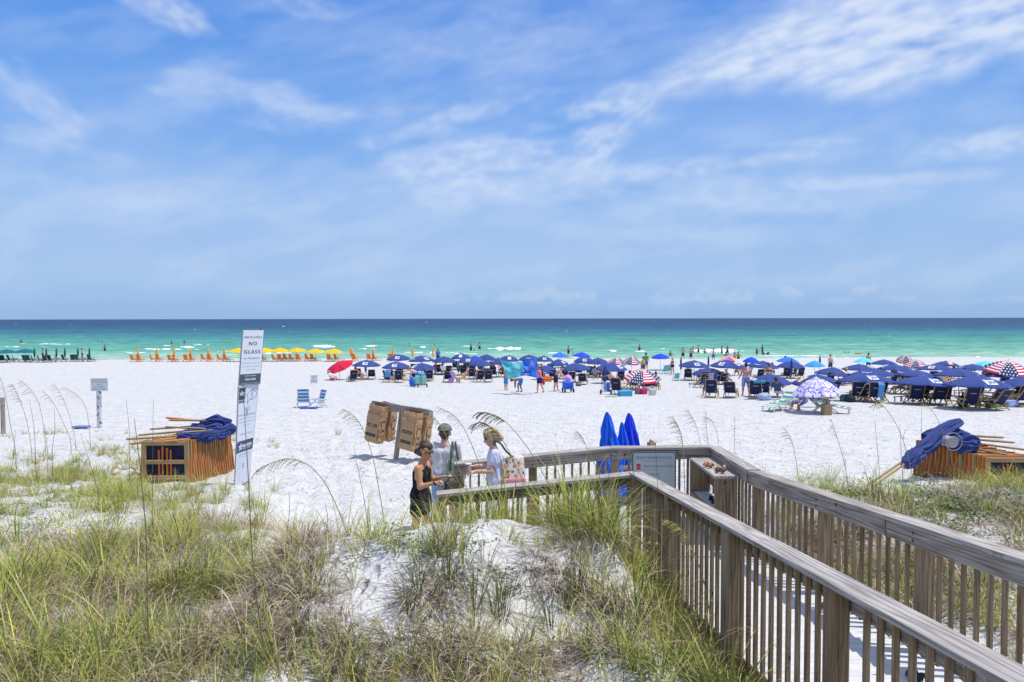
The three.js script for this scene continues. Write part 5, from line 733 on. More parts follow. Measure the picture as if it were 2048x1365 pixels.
  if (wear.shades) { const g = [-1, 1].map((q) => new THREE.SphereGeometry(0.028 * s, 10, 8).scale(1, 0.8, 0.35).translate(q * 0.034 * s, 0, 0)).concat([-1, 1].map((q) => new THREE.BoxGeometry(0.006, 0.008, 0.11 * s).translate(q * 0.083 * s, 0.004, -0.05 * s)), [new THREE.BoxGeometry(0.16 * s, 0.007, 0.006).translate(0, 0.008, -0.004)]); place(part('sunglasses', merge(g), mat(rgb(0.012, 0.01, 0.01), 0.25), t), H(0.088, 0.012), J.hd, J.hf); }
  if (near) { place(part('mouth', new THREE.SphereGeometry(0.02 * s, 10, 6).scale(1.1, 0.34, 0.4), mat(rgb(0.42, 0.16, 0.14), 0.5), t), H(0.084, -0.062), J.hd, J.hf); if (!wear.shades) for (const q of [-1, 1]) place(part('eye', new THREE.SphereGeometry(0.011 * s, 8, 6), mat(rgb(0.05, 0.035, 0.03), 0.3), t), H(0.083, 0.008, q * 0.034), J.hd, J.hf); }
  t.userData.joints = undefined; delete t.userData.joints;
  return { t, J };
}
// world point of a joint of a posed figure
const jointAt = (f, name) => f.J[name].clone().add(V(0, -f.J.low, 0)).applyAxisAngle(V(0, 1, 0), f.t.rotation.y).add(f.t.position);

// ---------------------------------------------------------------- three people on the path
{
  // woman in black, at the foot of the lower ramp, turned to the right
  const a = person('woman in a black lace top and dark shorts with sunglasses, beside the railing end', G(-1.29, 9.55), Math.PI * 0.42, { size: 0.93, skin: 'tan', cell: 0.0135, fat: 1.04, lean: 3, nod: 10, turn: -6, armL: [18, 10, 92, 22], armR: [12, 9, 98, 14], gripL: 1, gripR: 1, legL: [6, 3, 4], legR: [-6, 4, 4] }, { tank: '#101114', skirt: '#14161a', hair: 'brown', style: 'bun', shades: 1 });
  const wr = jointAt(a, 'wrR'), watch = a.J.wrR.clone().add(V(0, -a.J.low, 0)); part('watch', new THREE.TorusGeometry(0.032, 0.011, 6, 14), mat(rgb(0.02, 0.02, 0.02), 0.4), a.t, watch.toArray()).quaternion.setFromUnitVectors(V(0, 0, 1), a.J.fdR);
  // man in grey, seen from behind
  const camo = mat(0xffffff, 0.9, { map: dataTex(64, 64, (u, v) => { const n = tileNoise(u, v, 9, 9, 3), m = tileNoise(u, v, 12, 12, 8); return n > 0.08 ? [0.30, 0.29, 0.25] : m > 0.05 ? [0.62, 0.60, 0.54] : [0.47, 0.45, 0.39]; }) });
  const b = person('man in a grey shirt and camouflage cap seen from behind', G(-1.08, 10.75), Math.PI * 0.97, { size: 1.0, skin: 'pink', cell: 0.0145, neck: 0.145, wide: 1.1, fat: 1.12, lean: 3, nod: 6, armL: [6, 10, 14, 2], armR: [10, 9, 28, 4], gripL: 1, gripR: 1 }, { shirt: '#c9c6c6', sleeve: 0.62, shorts: '#8fa6cf', long: 0.85, hair: 'brown', cap: '#6d6a5e', capMat: camo });
  // woman in white, turned to the left, with a drink
  const yR = capL - RAMP.rail - 0.019 - 0.14 + 0.018, c = person('woman in a pale dress with blonde hair, sunglasses and a drink, on the lower ramp', V(-0.24, yR - 0.01, -9.7), -Math.PI * 0.47, { size: 0.92, skin: 'pink', cell: 0.0135, fat: 1.06, lean: 2, nod: 12, armL: [16, 8, 78, 6], armR: [10, 8, 84, 10], gripL: 1, gripR: 1 }, { dress: '#d4d8ee', hem: 0.42, sleeve: 0.42, hair: 'blond', style: 'puff', shades: 1 });
  const cup = jointAt(c, 'haL'); const k = thing('drink_cup', 'clear plastic cup of iced drink held by the woman in white', 'cup', cup.clone().add(V(-0.015, -0.02, 0.0)));
  part('cup', new THREE.CylinderGeometry(0.045, 0.036, 0.13, 18, 1, true), new THREE.MeshPhysicalMaterial({ color: 0xffffff, transmission: 1, thickness: 0, roughness: 0.12, side: THREE.DoubleSide }), k, [0, 0.06, 0]); part('drink', new THREE.CylinderGeometry(0.038, 0.034, 0.055, 16), mat(rgb(0.5, 0.26, 0.2), 0.3), k, [0, 0.025, 0]); part('lid', new THREE.CylinderGeometry(0.047, 0.047, 0.008, 18), mat(rgb(0.7, 0.7, 0.72), 0.4), k, [0, 0.128, 0]);
  // bags
  const bag = (name, label, p, turn, w, h, d, m, straps, baseMat) => { const t = thing(name, label, 'bag', p, turn), g = new RoundedBoxGeometry(w, h, d, 5, Math.min(d, w) * 0.3), q = g.attributes.position; for (let i = 0; i < q.count; i++) { const y = q.getY(i) / h + 0.5, n = 0.02 * noise(q.getX(i) * 7, q.getY(i) * 7, q.getZ(i) * 9); q.setX(i, q.getX(i) * (1.04 - 0.14 * y) + n); q.setZ(i, q.getZ(i) * (1.1 - 0.5 * y) + n); } g.computeVertexNormals(); part('bag_body', g, m, t, [0, -h / 2, 0]); if (baseMat) part('bag_base', new RoundedBoxGeometry(w * 1.05, h * 0.3, d * 1.12, 4, d * 0.25), baseMat, t, [0, -h * 0.88, 0]); straps.forEach((s) => part('strap', tube(s, [0.014], 6, 18), mat(rgb(0.05, 0.055, 0.06), 0.8), t)); return t; };
  const sh = jointAt(b, 'shR').add(V(-0.02, 0.075, 0.02)), tp = sh.clone().add(V(0.0, -0.26, 0.12));
  bag('tote_bag', 'sage green and black tote bag on the shoulder of the man', tp, 0.1, 0.3, 0.42, 0.15, cloth(21, [0.56, 0.65, 0.56]), [-0.055, 0.055].map((x) => [V(x * 1.2, -0.16, 0.07), V(x, 0.02, 0.055), V(x * 0.6, 0.16, 0.0), V(x * 0.4, 0.258, -0.1), V(x * 0.6, 0.22, -0.2), V(x, 0.0, -0.25)]), clothOf('#1c1e20'));
  const floral = mat(0xffffff, 0.85, { map: canvas(256, 256, (g) => { g.fillStyle = '#e9dfd2'; g.fillRect(0, 0, 256, 256); const r = rngOf(5), cs = ['#e08a83', '#f0b29a', '#e8a52e', '#d86f78', '#3b4a44', '#57675c', '#f3c9b4', '#2f3a3a']; for (let i = 0; i < 90; i++) { g.fillStyle = cs[Math.floor(r() * 8)]; const x = r() * 256, y = r() * 256, s = 6 + r() * 14; for (let k = 0; k < 5; k++) { g.beginPath(); g.ellipse(x + Math.cos(k * 1.256) * s * 0.6, y + Math.sin(k * 1.256) * s * 0.6, s * 0.5, s * 0.3, k * 1.256, 0, 7); g.fill(); } } }) });
  const bp = jointAt(c, 'chest').add(V(0.25, 0.05, 0.05)); bag('beach_bag', 'floral beach bag slung behind the woman in white', bp, 0.25, 0.36, 0.4, 0.17, floral, [[V(0.02, -0.03, 0.02), V(-0.1, 0.08, 0.07), V(-0.19, 0.2, 0.06), V(-0.24, 0.21, -0.02), V(-0.2, 0.05, -0.13), V(-0.02, -0.1, -0.1)]], clothOf('#d98f97'));
  const cl = jointAt(a, 'haL').lerp(jointAt(a, 'haR'), 0.4); bag('clutch_bag', 'dark sandals and clutch carried by the woman in black', cl.clone().add(V(0.1, -0.04, 0.02)), 0.5, 0.24, 0.14, 0.08, clothOf('#4a3f36'), [[V(-0.08, 0.0, 0), V(-0.05, 0.05, 0), V(0.03, 0.05, 0), V(0.06, 0, 0)]]);
  // sandals on the shelf and shoes left about
  const y0 = capL - RAMP.rail, sandal = (label, p, turn, m, sole) => { const t = thing('sandal', label, 'sandal', p, turn, 'shoes left on the boardwalk'); const s = new THREE.Shape(); s.absellipse(0, 0, 0.048, 0.13, 0, 7); part('sole', new THREE.ExtrudeGeometry(s, { depth: 0.025, bevelEnabled: true, bevelSize: 0.006, bevelThickness: 0.005, bevelSegments: 2 }).rotateX(-Math.PI / 2), sole, t); for (const z of [-0.05, 0.03]) part('strap', new THREE.TorusGeometry(0.046, 0.013, 6, 14, Math.PI).scale(1, 0.95, 1.6), m, t, [0, 0.025, z]); return t; };
  const cork = mat(rgb(0.42, 0.27, 0.16), 0.8), brownM = mat(rgb(0.1, 0.06, 0.04), 0.6), blackM = mat(rgb(0.012, 0.012, 0.014), 0.6);
  sandal('brown strapped sandal on top of the shoe shelf', V(2.82, y0 + 0.935, -9.1), 1.1, brownM, cork); sandal('tan sandal behind the brown one on the shoe shelf', V(2.86, y0 + 0.935, -9.24), 1.3, cork, cork);
  sandal('orange flip-flop on top of the shoe shelf', V(2.74, y0 + 0.935, -9.42), 0.6, mat(rgb(0.5, 0.16, 0.08), 0.6), mat(rgb(0.4, 0.2, 0.12), 0.7)); sandal('black shoe inside the shoe shelf', V(2.82, y0 + 0.44, -9.3), 0.8, blackM, blackM); sandal('second black shoe inside the shoe shelf', V(2.84, y0 + 0.44, -9.5), 1.0, blackM, blackM);
  const onRamp = (z, k) => V(lerp(RAMP.left, RAMP.right, k) + RAMP.skew * z, deckY(z) + 0.004, -z);
  sandal('black flip-flop on the ramp in the railing shadow', onRamp(5.0, 0.75), 0.4, blackM, blackM); sandal('brown sandal lying higher on the ramp', onRamp(6.2, 0.8), -0.5, brownM, cork); sandal('second brown sandal by the far railing of the ramp', onRamp(6.5, 0.86), 0.2, brownM, cork);
}
// ---------------------------------------------------------------- beach umbrellas: eight sewn panels on ribs, a vent cap, a pole
const RAD = 1.15, RISE = 0.42;
function panelGeo(segs = 5, valance = 0.075, dome = 1.75) {               // one gore, between two ribs
  const pos = [], uv = [], idx = [], half = Math.PI / 8, n = 4;
  for (let j = 0; j <= segs + 1; j++) { const flap = j > segs, t = Math.min(1, 0.03 + 0.97 * j / segs); for (let i = 0; i <= n; i++) { const k = i / n * 2 - 1, a = k * half, sag = 1 - (1 - k * k) * 0.045 * t, r = RAD * t * (Math.cos(half) / Math.cos(a)) / Math.cos(half) * sag * Math.cos(a) / Math.cos(0) / (Math.cos(a)), y = RISE * (1 - t ** dome) - (1 - k * k) * 0.03 * t; const R = r * (flap ? 1.005 : 1), Y = flap ? y - valance + 0.03 * (1 - k * k) * 0 : y; pos.push(Math.sin(a) * R, Y, Math.cos(a) * R); uv.push(0.5 + 0.5 * k * t, flap ? 0 : 1 - t); } }
  for (let j = 0; j <= segs; j++) for (let i = 0; i < n; i++) { const a = j * (n + 1) + i, b = a + n + 1; idx.push(a, b, a + 1, b, b + 1, a + 1); }
  return geo(pos, idx, uv);
}
const panelShape = panelGeo(), panelBare = panelGeo(5, 0.035), ribShape = (() => { const pts = []; for (let i = 0; i <= 6; i++) { const t = 0.05 + 0.95 * i / 6; pts.push(V(Math.sin(Math.PI / 8) * RAD * t, RISE * (1 - t ** 1.75) - 0.015, Math.cos(Math.PI / 8) * RAD * t)); } return tube(pts, [0.007], 4, 8); })();
const patchShape = (t0, t1, w) => { const pos = [], uv = [], idx = []; for (let j = 0; j <= 3; j++) for (let i = 0; i <= 3; i++) { const t = lerp(t0, t1, j / 3), x = (i / 3 - 0.5) * w, a = Math.atan2(x, RAD * t), k = a / (Math.PI / 8), sag = 1 - (1 - k * k) * 0.045 * t; pos.push(x, RISE * (1 - t ** 1.75) - (1 - k * k) * 0.03 * t + 0.014, RAD * t * sag + 0.008); uv.push(i / 3, 1 - j / 3); } for (let j = 0; j < 3; j++) for (let i = 0; i < 3; i++) { const a = j * 4 + i, b = a + 4; idx.push(a, b, a + 1, b, b + 1, a + 1); } return geo(pos, idx, uv); };
const logoSquare = patchShape(0.52, 0.86, 0.42), logoBar = patchShape(0.66, 0.84, 0.62), logoCard = patchShape(0.4, 0.86, 0.4);
const emblem = (ground, ink) => mat(0xffffff, 0.9, { map: canvas(128, 128, (g) => { g.fillStyle = ground; g.fillRect(0, 0, 128, 128); g.strokeStyle = ink; g.lineWidth = 13; for (const [a, b, c, d] of [[8, 26, 52, 40], [14, 96, 52, 78], [30, 118, 58, 90], [40, 8, 58, 34]]) { g.beginPath(); g.moveTo(a, b); g.lineTo(c, d); g.stroke(); } g.beginPath(); g.arc(86, 62, 32, 0, 7); g.stroke(); g.lineWidth = 9; for (let k = 0; k < 5; k++) { g.beginPath(); g.moveTo(86, 62); g.lineTo(86 + Math.cos(k * 1.257 - 1.57) * 30, 62 + Math.sin(k * 1.257 - 1.57) * 30); g.stroke(); } }), side: THREE.DoubleSide });
const logoMats = { square: emblem('#e9edf3', '#2d3a78'), bar: mat(0xffffff, 0.9, { map: canvas(256, 80, (g, W, H) => { g.fillStyle = '#2b3a86'; g.fillRect(0, 0, W, H); put(g, 'Sandestin', W / 2, H * 0.42, 52, '#eef1f6', 'bold', 'center', W * 0.95); put(g, 'BEACH', W / 2, H * 0.84, 18, '#dfe4ee'); }), side: THREE.DoubleSide }), card: mat(0xffffff, 0.9, { map: canvas(96, 128, (g, W, H) => { g.fillStyle = '#e8a13a'; g.fillRect(0, 0, W, H); g.fillStyle = '#e9e2d2'; g.fillRect(10, 10, W - 20, H * 0.62); g.fillStyle = '#d98b6a'; g.fillRect(18, 34, 40, 26); g.fillStyle = '#f3ead8'; g.fillRect(8, H * 0.8, W - 16, 12); }), side: THREE.DoubleSide }), pale: mat(rgb(0.62, 0.64, 0.68), 0.9, { side: THREE.DoubleSide }) };
const flagStripe = mat(0xffffff, 0.92, { map: canvas(64, 256, (g, W, H) => { for (let i = 0; i < 13; i++) { g.fillStyle = i % 2 ? '#ece8ea' : '#c22b40'; g.fillRect(0, i * H / 13, W, H / 13 + 1); } }), side: THREE.DoubleSide });
const flagStars = mat(0xffffff, 0.92, { map: canvas(256, 256, (g) => { g.fillStyle = '#222a52'; g.fillRect(0, 0, 256, 256); g.fillStyle = '#eef0f4'; for (let j = 0; j < 7; j++) for (let i = 0; i < 6; i++) { const x = (i + (j % 2 ? 0.75 : 0.25)) * 44, y = j * 38 + 18; g.beginPath(); for (let k = 0; k < 10; k++) { const r = k % 2 ? 7 : 16; g.lineTo(x + Math.sin(k * 0.628) * r, y - Math.cos(k * 0.628) * r); } g.fill(); } }), side: THREE.DoubleSide });
const purpleLeaf = mat(0xffffff, 0.92, { map: canvas(256, 256, (g) => { g.fillStyle = '#dcd8ee'; g.fillRect(0, 0, 256, 256); const r = rngOf(8); g.lineWidth = 9; for (let i = 0; i < 46; i++) { g.strokeStyle = ['#7a63c0', '#8d79cf', '#6a55b4'][i % 3]; const x = r() * 256, y = r() * 256; g.beginPath(); g.moveTo(x, y); g.bezierCurveTo(x + 30 * r(), y - 30, x + 50, y - 10 + 40 * r(), x + 44 * r(), y + 46 * (r() - 0.5)); g.stroke(); } }), side: THREE.DoubleSide });
const plainUmb = { navy: navyUmb, royal: cloth(31, [0.13, 0.30, 0.80]), blue: cloth(32, [0.20, 0.47, 0.86]), sky: cloth(33, [0.27, 0.62, 0.87]), cyan: cloth(34, [0.42, 0.80, 0.88]), red: cloth(35, [0.80, 0.09, 0.25]), yellow: cloth(36, [0.94, 0.72, 0.06]), teal: cloth(37, [0.05, 0.39, 0.47]), rainbow: null };
const stickWood = mat(rgb(0.42, 0.33, 0.22), 0.7), stickWhite = mat(rgb(0.6, 0.6, 0.6), 0.5), finialMat = mat(rgb(0.55, 0.56, 0.6), 0.5);
const rainbowMats = ['#e83fa0', '#f2c53d', '#8fa6f0', '#f08a3c', '#6fc3e8', '#e83fa0', '#f2c53d', '#b98ae0'].map((c) => mat(lin(c), 0.9, { side: THREE.DoubleSide }));
let umbSeed = 0;
function openUmbrella(name, label, base, height, radius, kind, opt = {}) {   // base on the sand, height of the rim above it
  const t = thing(name, label, 'umbrella', base, 0, opt.group), r = rngOf(500 + ++umbSeed), crownY = height + RISE * (radius / RAD);
  const c = new THREE.Group(); c.name = 'canopy'; t.add(c); c.position.set(0, height, 0); c.scale.set(radius / RAD, opt.rise ?? 1, radius / RAD); c.rotation.set((opt.tiltX ?? 0), 0, (opt.tiltZ ?? 0)); const spin = new THREE.Group(); const turn = opt.spin ?? r() * 0.78;
  for (let i = 0; i < 8; i++) {
    const m = kind === 'flag' ? (i % 2 ? flagStars : flagStripe) : kind === 'floral' ? purpleLeaf : kind === 'rainbow' ? rainbowMats[i] : plainUmb[kind];
    part('panel', kind === 'navy' ? panelShape : panelBare, m, c, null, [0, turn + i * Math.PI / 4, 0]); part('rib', ribShape, stickWhite, c, null, [0, turn + i * Math.PI / 4, 0]);
  }
  for (const [k, shape, m] of opt.logos ?? []) part('logo', shape, m, c, null, [0, turn + k * Math.PI / 4, 0]);
  part('vent_cap', new THREE.ConeGeometry(RAD * 0.26, 0.1, 16, 1, true), kind === 'flag' ? flagStripe : kind === 'floral' ? purpleLeaf : kind === 'rainbow' ? rainbowMats[3] : plainUmb[kind], c, [0, RISE + 0.0, 0]);
  part('finial', new THREE.ConeGeometry(0.022, 0.09, 8), finialMat, c, [0, RISE + 0.085, 0]);
  const top = V(0, RISE - 0.01, 0).multiply(c.scale).applyEuler(c.rotation).add(V(0, height, 0));
  part('pole', tube([V(opt.lean ?? 0, -0.3, 0), top], [0.02], 8), kind === 'navy' ? stickWood : stickWhite, t);
  return t;
}
function closedUmbrella(label, base, h, fabric, opt = {}) {             // furled upright on its pole
  const t = thing('closed_umbrella', label, 'folded umbrella', base, opt.turn ?? 0, opt.group), pts = [[0.012, h], [0.03, h - 0.05], [0.075, h * 0.8], [0.085, h * 0.55], [0.07, h * 0.36], [0.05, h * 0.33], [0.02, h * 0.34]].map(([x, y]) => new THREE.Vector2(x * (opt.fat ?? 1), y));
  const g = new THREE.LatheGeometry(pts, 14), a = g.attributes.position; for (let i = 0; i < a.count; i++) { const w = Math.atan2(a.getZ(i), a.getX(i)), k = 1 + 0.2 * Math.sin(w * 6 + a.getY(i) * 3); a.setX(i, a.getX(i) * k); a.setZ(i, a.getZ(i) * k); } g.computeVertexNormals();
  part('furled_canopy', g, fabric, t); part('pole', tube([V(0, -0.2, 0), V(0, h * 0.99, 0)], [0.02], 6), stickWood, t); part('finial', new THREE.ConeGeometry(0.018, 0.07, 6), finialMat, t, [0, h + 0.03, 0]);
  if (opt.lean) { t.rotation.z = opt.lean; }
  return t;
}
// ---------------------------------------------------------------- loungers, back to the camera
function makeChair(name, fabric, wood, opt = {}) {
  const t = new THREE.Group(); t.name = name; const W = 0.56, back = opt.back ?? 0.34, B0 = V(0, 0.3, 0.22), top = V(0, 0.3 + 0.72 * Math.cos(back), 0.22 + 0.72 * Math.sin(back));
  const bar = (n, a, b, r = 0.019) => part(n, (() => { const d = b.clone().sub(a), g = new THREE.BoxGeometry(r * 1.5, d.length(), r * 2.2); g.applyQuaternion(new THREE.Quaternion().setFromUnitVectors(V(0, 1, 0), d.normalize())); g.translate((a.x + b.x) / 2, (a.y + b.y) / 2, (a.z + b.z) / 2); return g; })(), wood, t);
  for (const q of [-1, 1]) { const x = q * W / 2, X = q * (W / 2 + 0.035);
    bar('back_post', V(x, B0.y - 0.08, B0.z - 0.04), V(x, top.y, top.z)); bar('seat_rail', V(x, 0.33, -0.42), V(x, 0.26, 0.3)); bar('leg', V(X, 0, 0.5), V(X, 0.46, -0.12)); bar('leg', V(X, 0, -0.46), V(X, 0.47, 0.16)); bar('armrest', V(X, 0.49, -0.24), V(X, 0.46, 0.42), 0.024); if (!opt.short) { bar('foot_rail', V(x * 0.95, 0.31, -0.42), V(x * 0.95, 0.22, -0.98)); bar('foot_leg', V(x * 0.95, 0.0, -0.9), V(x * 0.95, 0.24, -0.9)); } }
  bar('crossbar', V(-W / 2, top.y, top.z), V(W / 2, top.y, top.z)); bar('crossbar', V(-W / 2, 0.1, 0.38), V(W / 2, 0.1, 0.38));
  const sheet = (a, b, n, sag) => { const pos = [], uv = [], idx = []; for (let j = 0; j <= n; j++) for (let i = 0; i <= 2; i++) { const k = j / n, p = a.clone().lerp(b, k), s = sag * Math.sin(k * Math.PI) * (i === 1 ? 1 : 0.7); pos.push((i - 1) * (W / 2 - 0.015), p.y - s * 0.8, p.z + s * 0.5); uv.push(i / 2, k); } for (let j = 0; j < n; j++) for (let i = 0; i < 2; i++) { const a2 = j * 3 + i, b2 = a2 + 3; idx.push(a2, a2 + 1, b2, b2, a2 + 1, b2 + 1); } return geo(pos, idx, uv); };
  part('back_canvas', sheet(V(0, B0.y - 0.02, B0.z), V(0, top.y - 0.01, top.z), 5, 0.04), fabric, t); part('seat_canvas', sheet(V(0, 0.33, -0.4), V(0, B0.y - 0.03, B0.z + 0.02), 5, 0.06), fabric, t); if (!opt.short) part('foot_canvas', sheet(V(0, 0.23, -0.96), V(0, 0.31, -0.43), 3, 0.02), fabric, t);
  if (opt.logo) { const k = 0.64, p = V(0, lerp(B0.y, top.y, k), lerp(B0.z, top.z, k)); part('name_strip', new THREE.BoxGeometry(W * 0.66, 0.055, 0.004), opt.logo, t, [p.x, p.y - 0.03, p.z + 0.034], [-back, 0, 0]); }
  return t;
}
const stripMat = mat(0xffffff, 0.9, { map: canvas(256, 40, (g, W, H) => { g.fillStyle = '#20263c'; g.fillRect(0, 0, W, H); put(g, 'Sandestin', W / 2, H / 2, 38, '#f2f2ee', 'bold', 'center', W * 0.98); }) });
const honey = mat(rgb(0.42, 0.27, 0.14), 0.7), orangeWood = mat(rgb(0.72, 0.27, 0.05), 0.7), tealWood = mat(rgb(0.24, 0.22, 0.15), 0.7), whitePipe = mat(rgb(0.62, 0.63, 0.65), 0.4, { metalness: 0.2 });
const navyChair = cloth(41, [0.105, 0.145, 0.29]), orangeFab = cloth(42, [0.93, 0.50, 0.07]), tealFab = cloth(43, [0.06, 0.30, 0.36]), aquaFab = cloth(44, [0.36, 0.72, 0.76]);
const stripeFab = (cols) => mat(0xffffff, 0.9, { map: canvas(32, 256, (g, W, H) => cols.forEach((c, i) => { g.fillStyle = c; g.fillRect(0, i * H / cols.length, W, H / cols.length + 1); })), side: THREE.DoubleSide });
const blueStripe = stripeFab(['#3d74b8', '#cfdfe8', '#4c86c4', '#b9d3a8', '#3d74b8', '#d5e2ea', '#4c86c4', '#c5d8e6']), limeStripe = stripeFab(['#9ac43c', '#e6ebee', '#3f7fd0', '#9ac43c', '#e6ebee', '#3f7fd0', '#8dbb3a']), beigeStripe = stripeFab(['#b7a58c', '#5a4a3c', '#cdbda4', '#5a4a3c', '#c2b096', '#5a4a3c', '#cdbda4']);
const chairKinds = { navy: [0.34, navyChair, honey, stripMat], navyLow: [0.62, navyChair, honey, stripMat], orange: [0.3, orangeFab, orangeWood], teal: [0.32, tealFab, tealWood], aqua: [0.5, aquaFab, whitePipe, undefined, true], blue: [0.3, blueStripe, whitePipe, undefined, true], lime: [0.9, limeStripe, whitePipe], beige: [0.5, beigeStripe, honey] }, chairProto = {};
function chair(kind, label, pos, turn, category = 'lounger', group = 'beach chairs', scale = 1) {
  const [back, fab, wood, logo, short] = chairKinds[kind]; const p = chairProto[kind] ??= makeChair('beach_chair', fab, wood, { back, logo, short });
  const o = p.clone(); o.name = numbered('beach_chair'); scene.add(o); o.position.copy(pos); o.rotation.y = turn; o.scale.setScalar(scale); o.userData = { label, category, group }; return o;
}
// [x, rim y, width, kind, tilt, logos] read off the photograph; z follows from the width and the rim height
const sq = logoSquare, umbList = [
  [732.7, 730.5, 53, 'navy', 0, [[0, sq, 'square']]], [797, 718, 46, 'navy', 0, [[0, sq, 'square']]], [791.6, 734, 53, 'navy', 0, [[0, sq, 'square']]], [842.6, 721, 49, 'navy', 0, [[7, logoBar, 'bar'], [1, sq, 'square']]], [843.5, 737, 54, 'navy', 0, [[7, sq, 'square']]], [888, 722.6, 47, 'navy', 0, []], [921.7, 715.6, 38, 'navy', 0.05, [[0, logoCard, 'pale']]], [937.5, 723.5, 45, 'navy', 0, [[0, sq, 'square']]], [959.5, 729, 44, 'navy', 0, []], [973, 718, 36, 'navy', 0, []], [996.6, 726, 40, 'navy', 0, [[7, logoBar, 'bar']]], [1018, 720, 39, 'navy', -0.05, [[0, logoCard, 'pale']]], [1058, 719, 41, 'navy', 0, [[0, logoBar, 'bar']]], [1094, 741.5, 47, 'navy', -0.16, []], [1088, 721, 36, 'navy', 0, [[0, sq, 'square']]], [1117, 729, 40, 'navy', 0.05, [[1, sq, 'square']]], [1151, 737.6, 58, 'navy', 0, []], [1168.5, 723, 41, 'navy', 0, [[0, sq, 'square']]], [1196, 726, 44, 'navy', 0, []], [1223, 737.6, 60, 'navy', 0, [[1, sq, 'square']]],
  [1388.6, 732, 55.7, 'navy', 0, [[0, sq, 'square']]], [1417, 747.6, 61, 'navy', 0.03, []], [1454.5, 732, 62, 'navy', 0, [[7, sq, 'square'], [1, sq, 'square']]], [1526, 733, 56, 'navy', -0.04, [[7, logoBar, 'bar']]], [1539, 765, 78, 'navy', 0, [[6, logoBar, 'pale']]], [1581.6, 733, 50, 'navy', 0, []], [1633.6, 766, 88, 'navy', 0.03, [[6, logoCard, 'card']]], [1667, 747.6, 64, 'navy', -0.05, [[1, logoCard, 'card']]],
  [1718.7, 738.5, 61, 'navy', 0, [[1, sq, 'square']]], [1747, 750, 80, 'navy', -0.04, [[7, logoBar, 'bar']]], [1730, 762, 97, 'navy', 0, [[0, sq, 'square']]], [1768, 728, 44, 'navy', 0, []], [1790.7, 739.5, 61, 'navy', -0.06, [[6, logoBar, 'bar']]], [1834, 753.7, 82, 'navy', -0.1, [[6, logoBar, 'bar']]], [1847.6, 769, 104, 'navy', -0.04, [[0, sq, 'square']]], [1871, 738.5, 61, 'navy', 0, [[7, sq, 'square']]], [1892, 731, 46, 'navy', -0.04, [[0, logoCard, 'card']]], [1918.6, 751, 86, 'navy', -0.03, [[1, sq, 'square']]], [1945, 738.5, 60, 'navy', 0, [[6, logoBar, 'bar']]], [1955.6, 771, 112, 'navy', -0.05, [[0, sq, 'square']]], [2012, 752, 80, 'navy', 0, [[1, sq, 'square']]], [2056, 769, 104, 'navy', 0.02, []],
  [1233, 728, 38, 'flag', 0, []], [1263, 725, 34, 'flag', 0, []], [1284.7, 757, 70, 'flag', 0.0, []], [1831.5, 733, 43, 'flag', 0, []], [2014, 742, 80, 'flag', 0, []], [1811, 723, 32, 'flag', 0, []],
  [1163.6, 713, 34, 'royal', -0.05, []], [1321, 716, 34, 'royal', 0, []], [1503, 724, 32, 'royal', 0, []], [950, 721, 32, 'royal', 0, []], [1576, 724, 41, 'blue', -0.08, []], [1120, 713, 32, 'blue', 0, []], [1630, 732, 36, 'sky', 0.03, []], [1728, 724, 38, 'cyan', 0.02, []], [1971, 731, 44, 'cyan', 0.02, []], [1456, 722, 34, 'rainbow', 0, []], [1633.6, 786, 89, 'floral', 0.05, []],
];
const placed = umbList.map(([x, y, w, kind, tilt, logos]) => {
  let best = null; for (let z = 26; z < 91; z += 0.25) { const p = at(x, y, z), g = groundY(p.x, z), h = p.y - g, rad = w / 2 * z / F; if (h < 0.75) continue; const cost = Math.abs(Math.log(rad / RAD)) * 3.2 + Math.abs(h - 1.28) * 1.3; if (!best || cost < best.cost) best = { cost, z, h, rad, x: p.x, g }; }
  return { ...best, px: x, kind, tilt, logos };
});
const rowOf = (u) => u.z < 36 ? 'front row' : u.z < 47 ? 'second row' : u.z < 62 ? 'third row' : 'back row';
const count = new Map(); placed.slice().sort((a, b) => a.px - b.px).forEach((u) => { const k = u.kind + rowOf(u); u.n = count.get(k) ?? 0; count.set(k, u.n + 1); });
const kindWords = { navy: ['navy_umbrella', 'navy beach umbrella'], flag: ['flag_umbrella', 'stars-and-stripes umbrella'], royal: ['blue_umbrella', 'plain royal blue umbrella'], blue: ['blue_umbrella', 'bright mid-blue umbrella'], sky: ['blue_umbrella', 'sky blue umbrella'], cyan: ['pale_umbrella', 'pale cyan umbrella'], rainbow: ['rainbow_umbrella', 'pink and yellow rainbow umbrella'], floral: ['floral_umbrella', 'low purple and white floral umbrella'] };
const logoWord = (l) => { const s = l.map(([, , m]) => m); return s.includes('card') ? ' with orange card print' : s.filter((q) => q === 'square').length > 1 ? ' with two white emblems' : s.includes('square') ? ' with white emblem' : s.includes('bar') ? ' with white lettering' : s.includes('pale') ? ' with pale patch' : ''; };
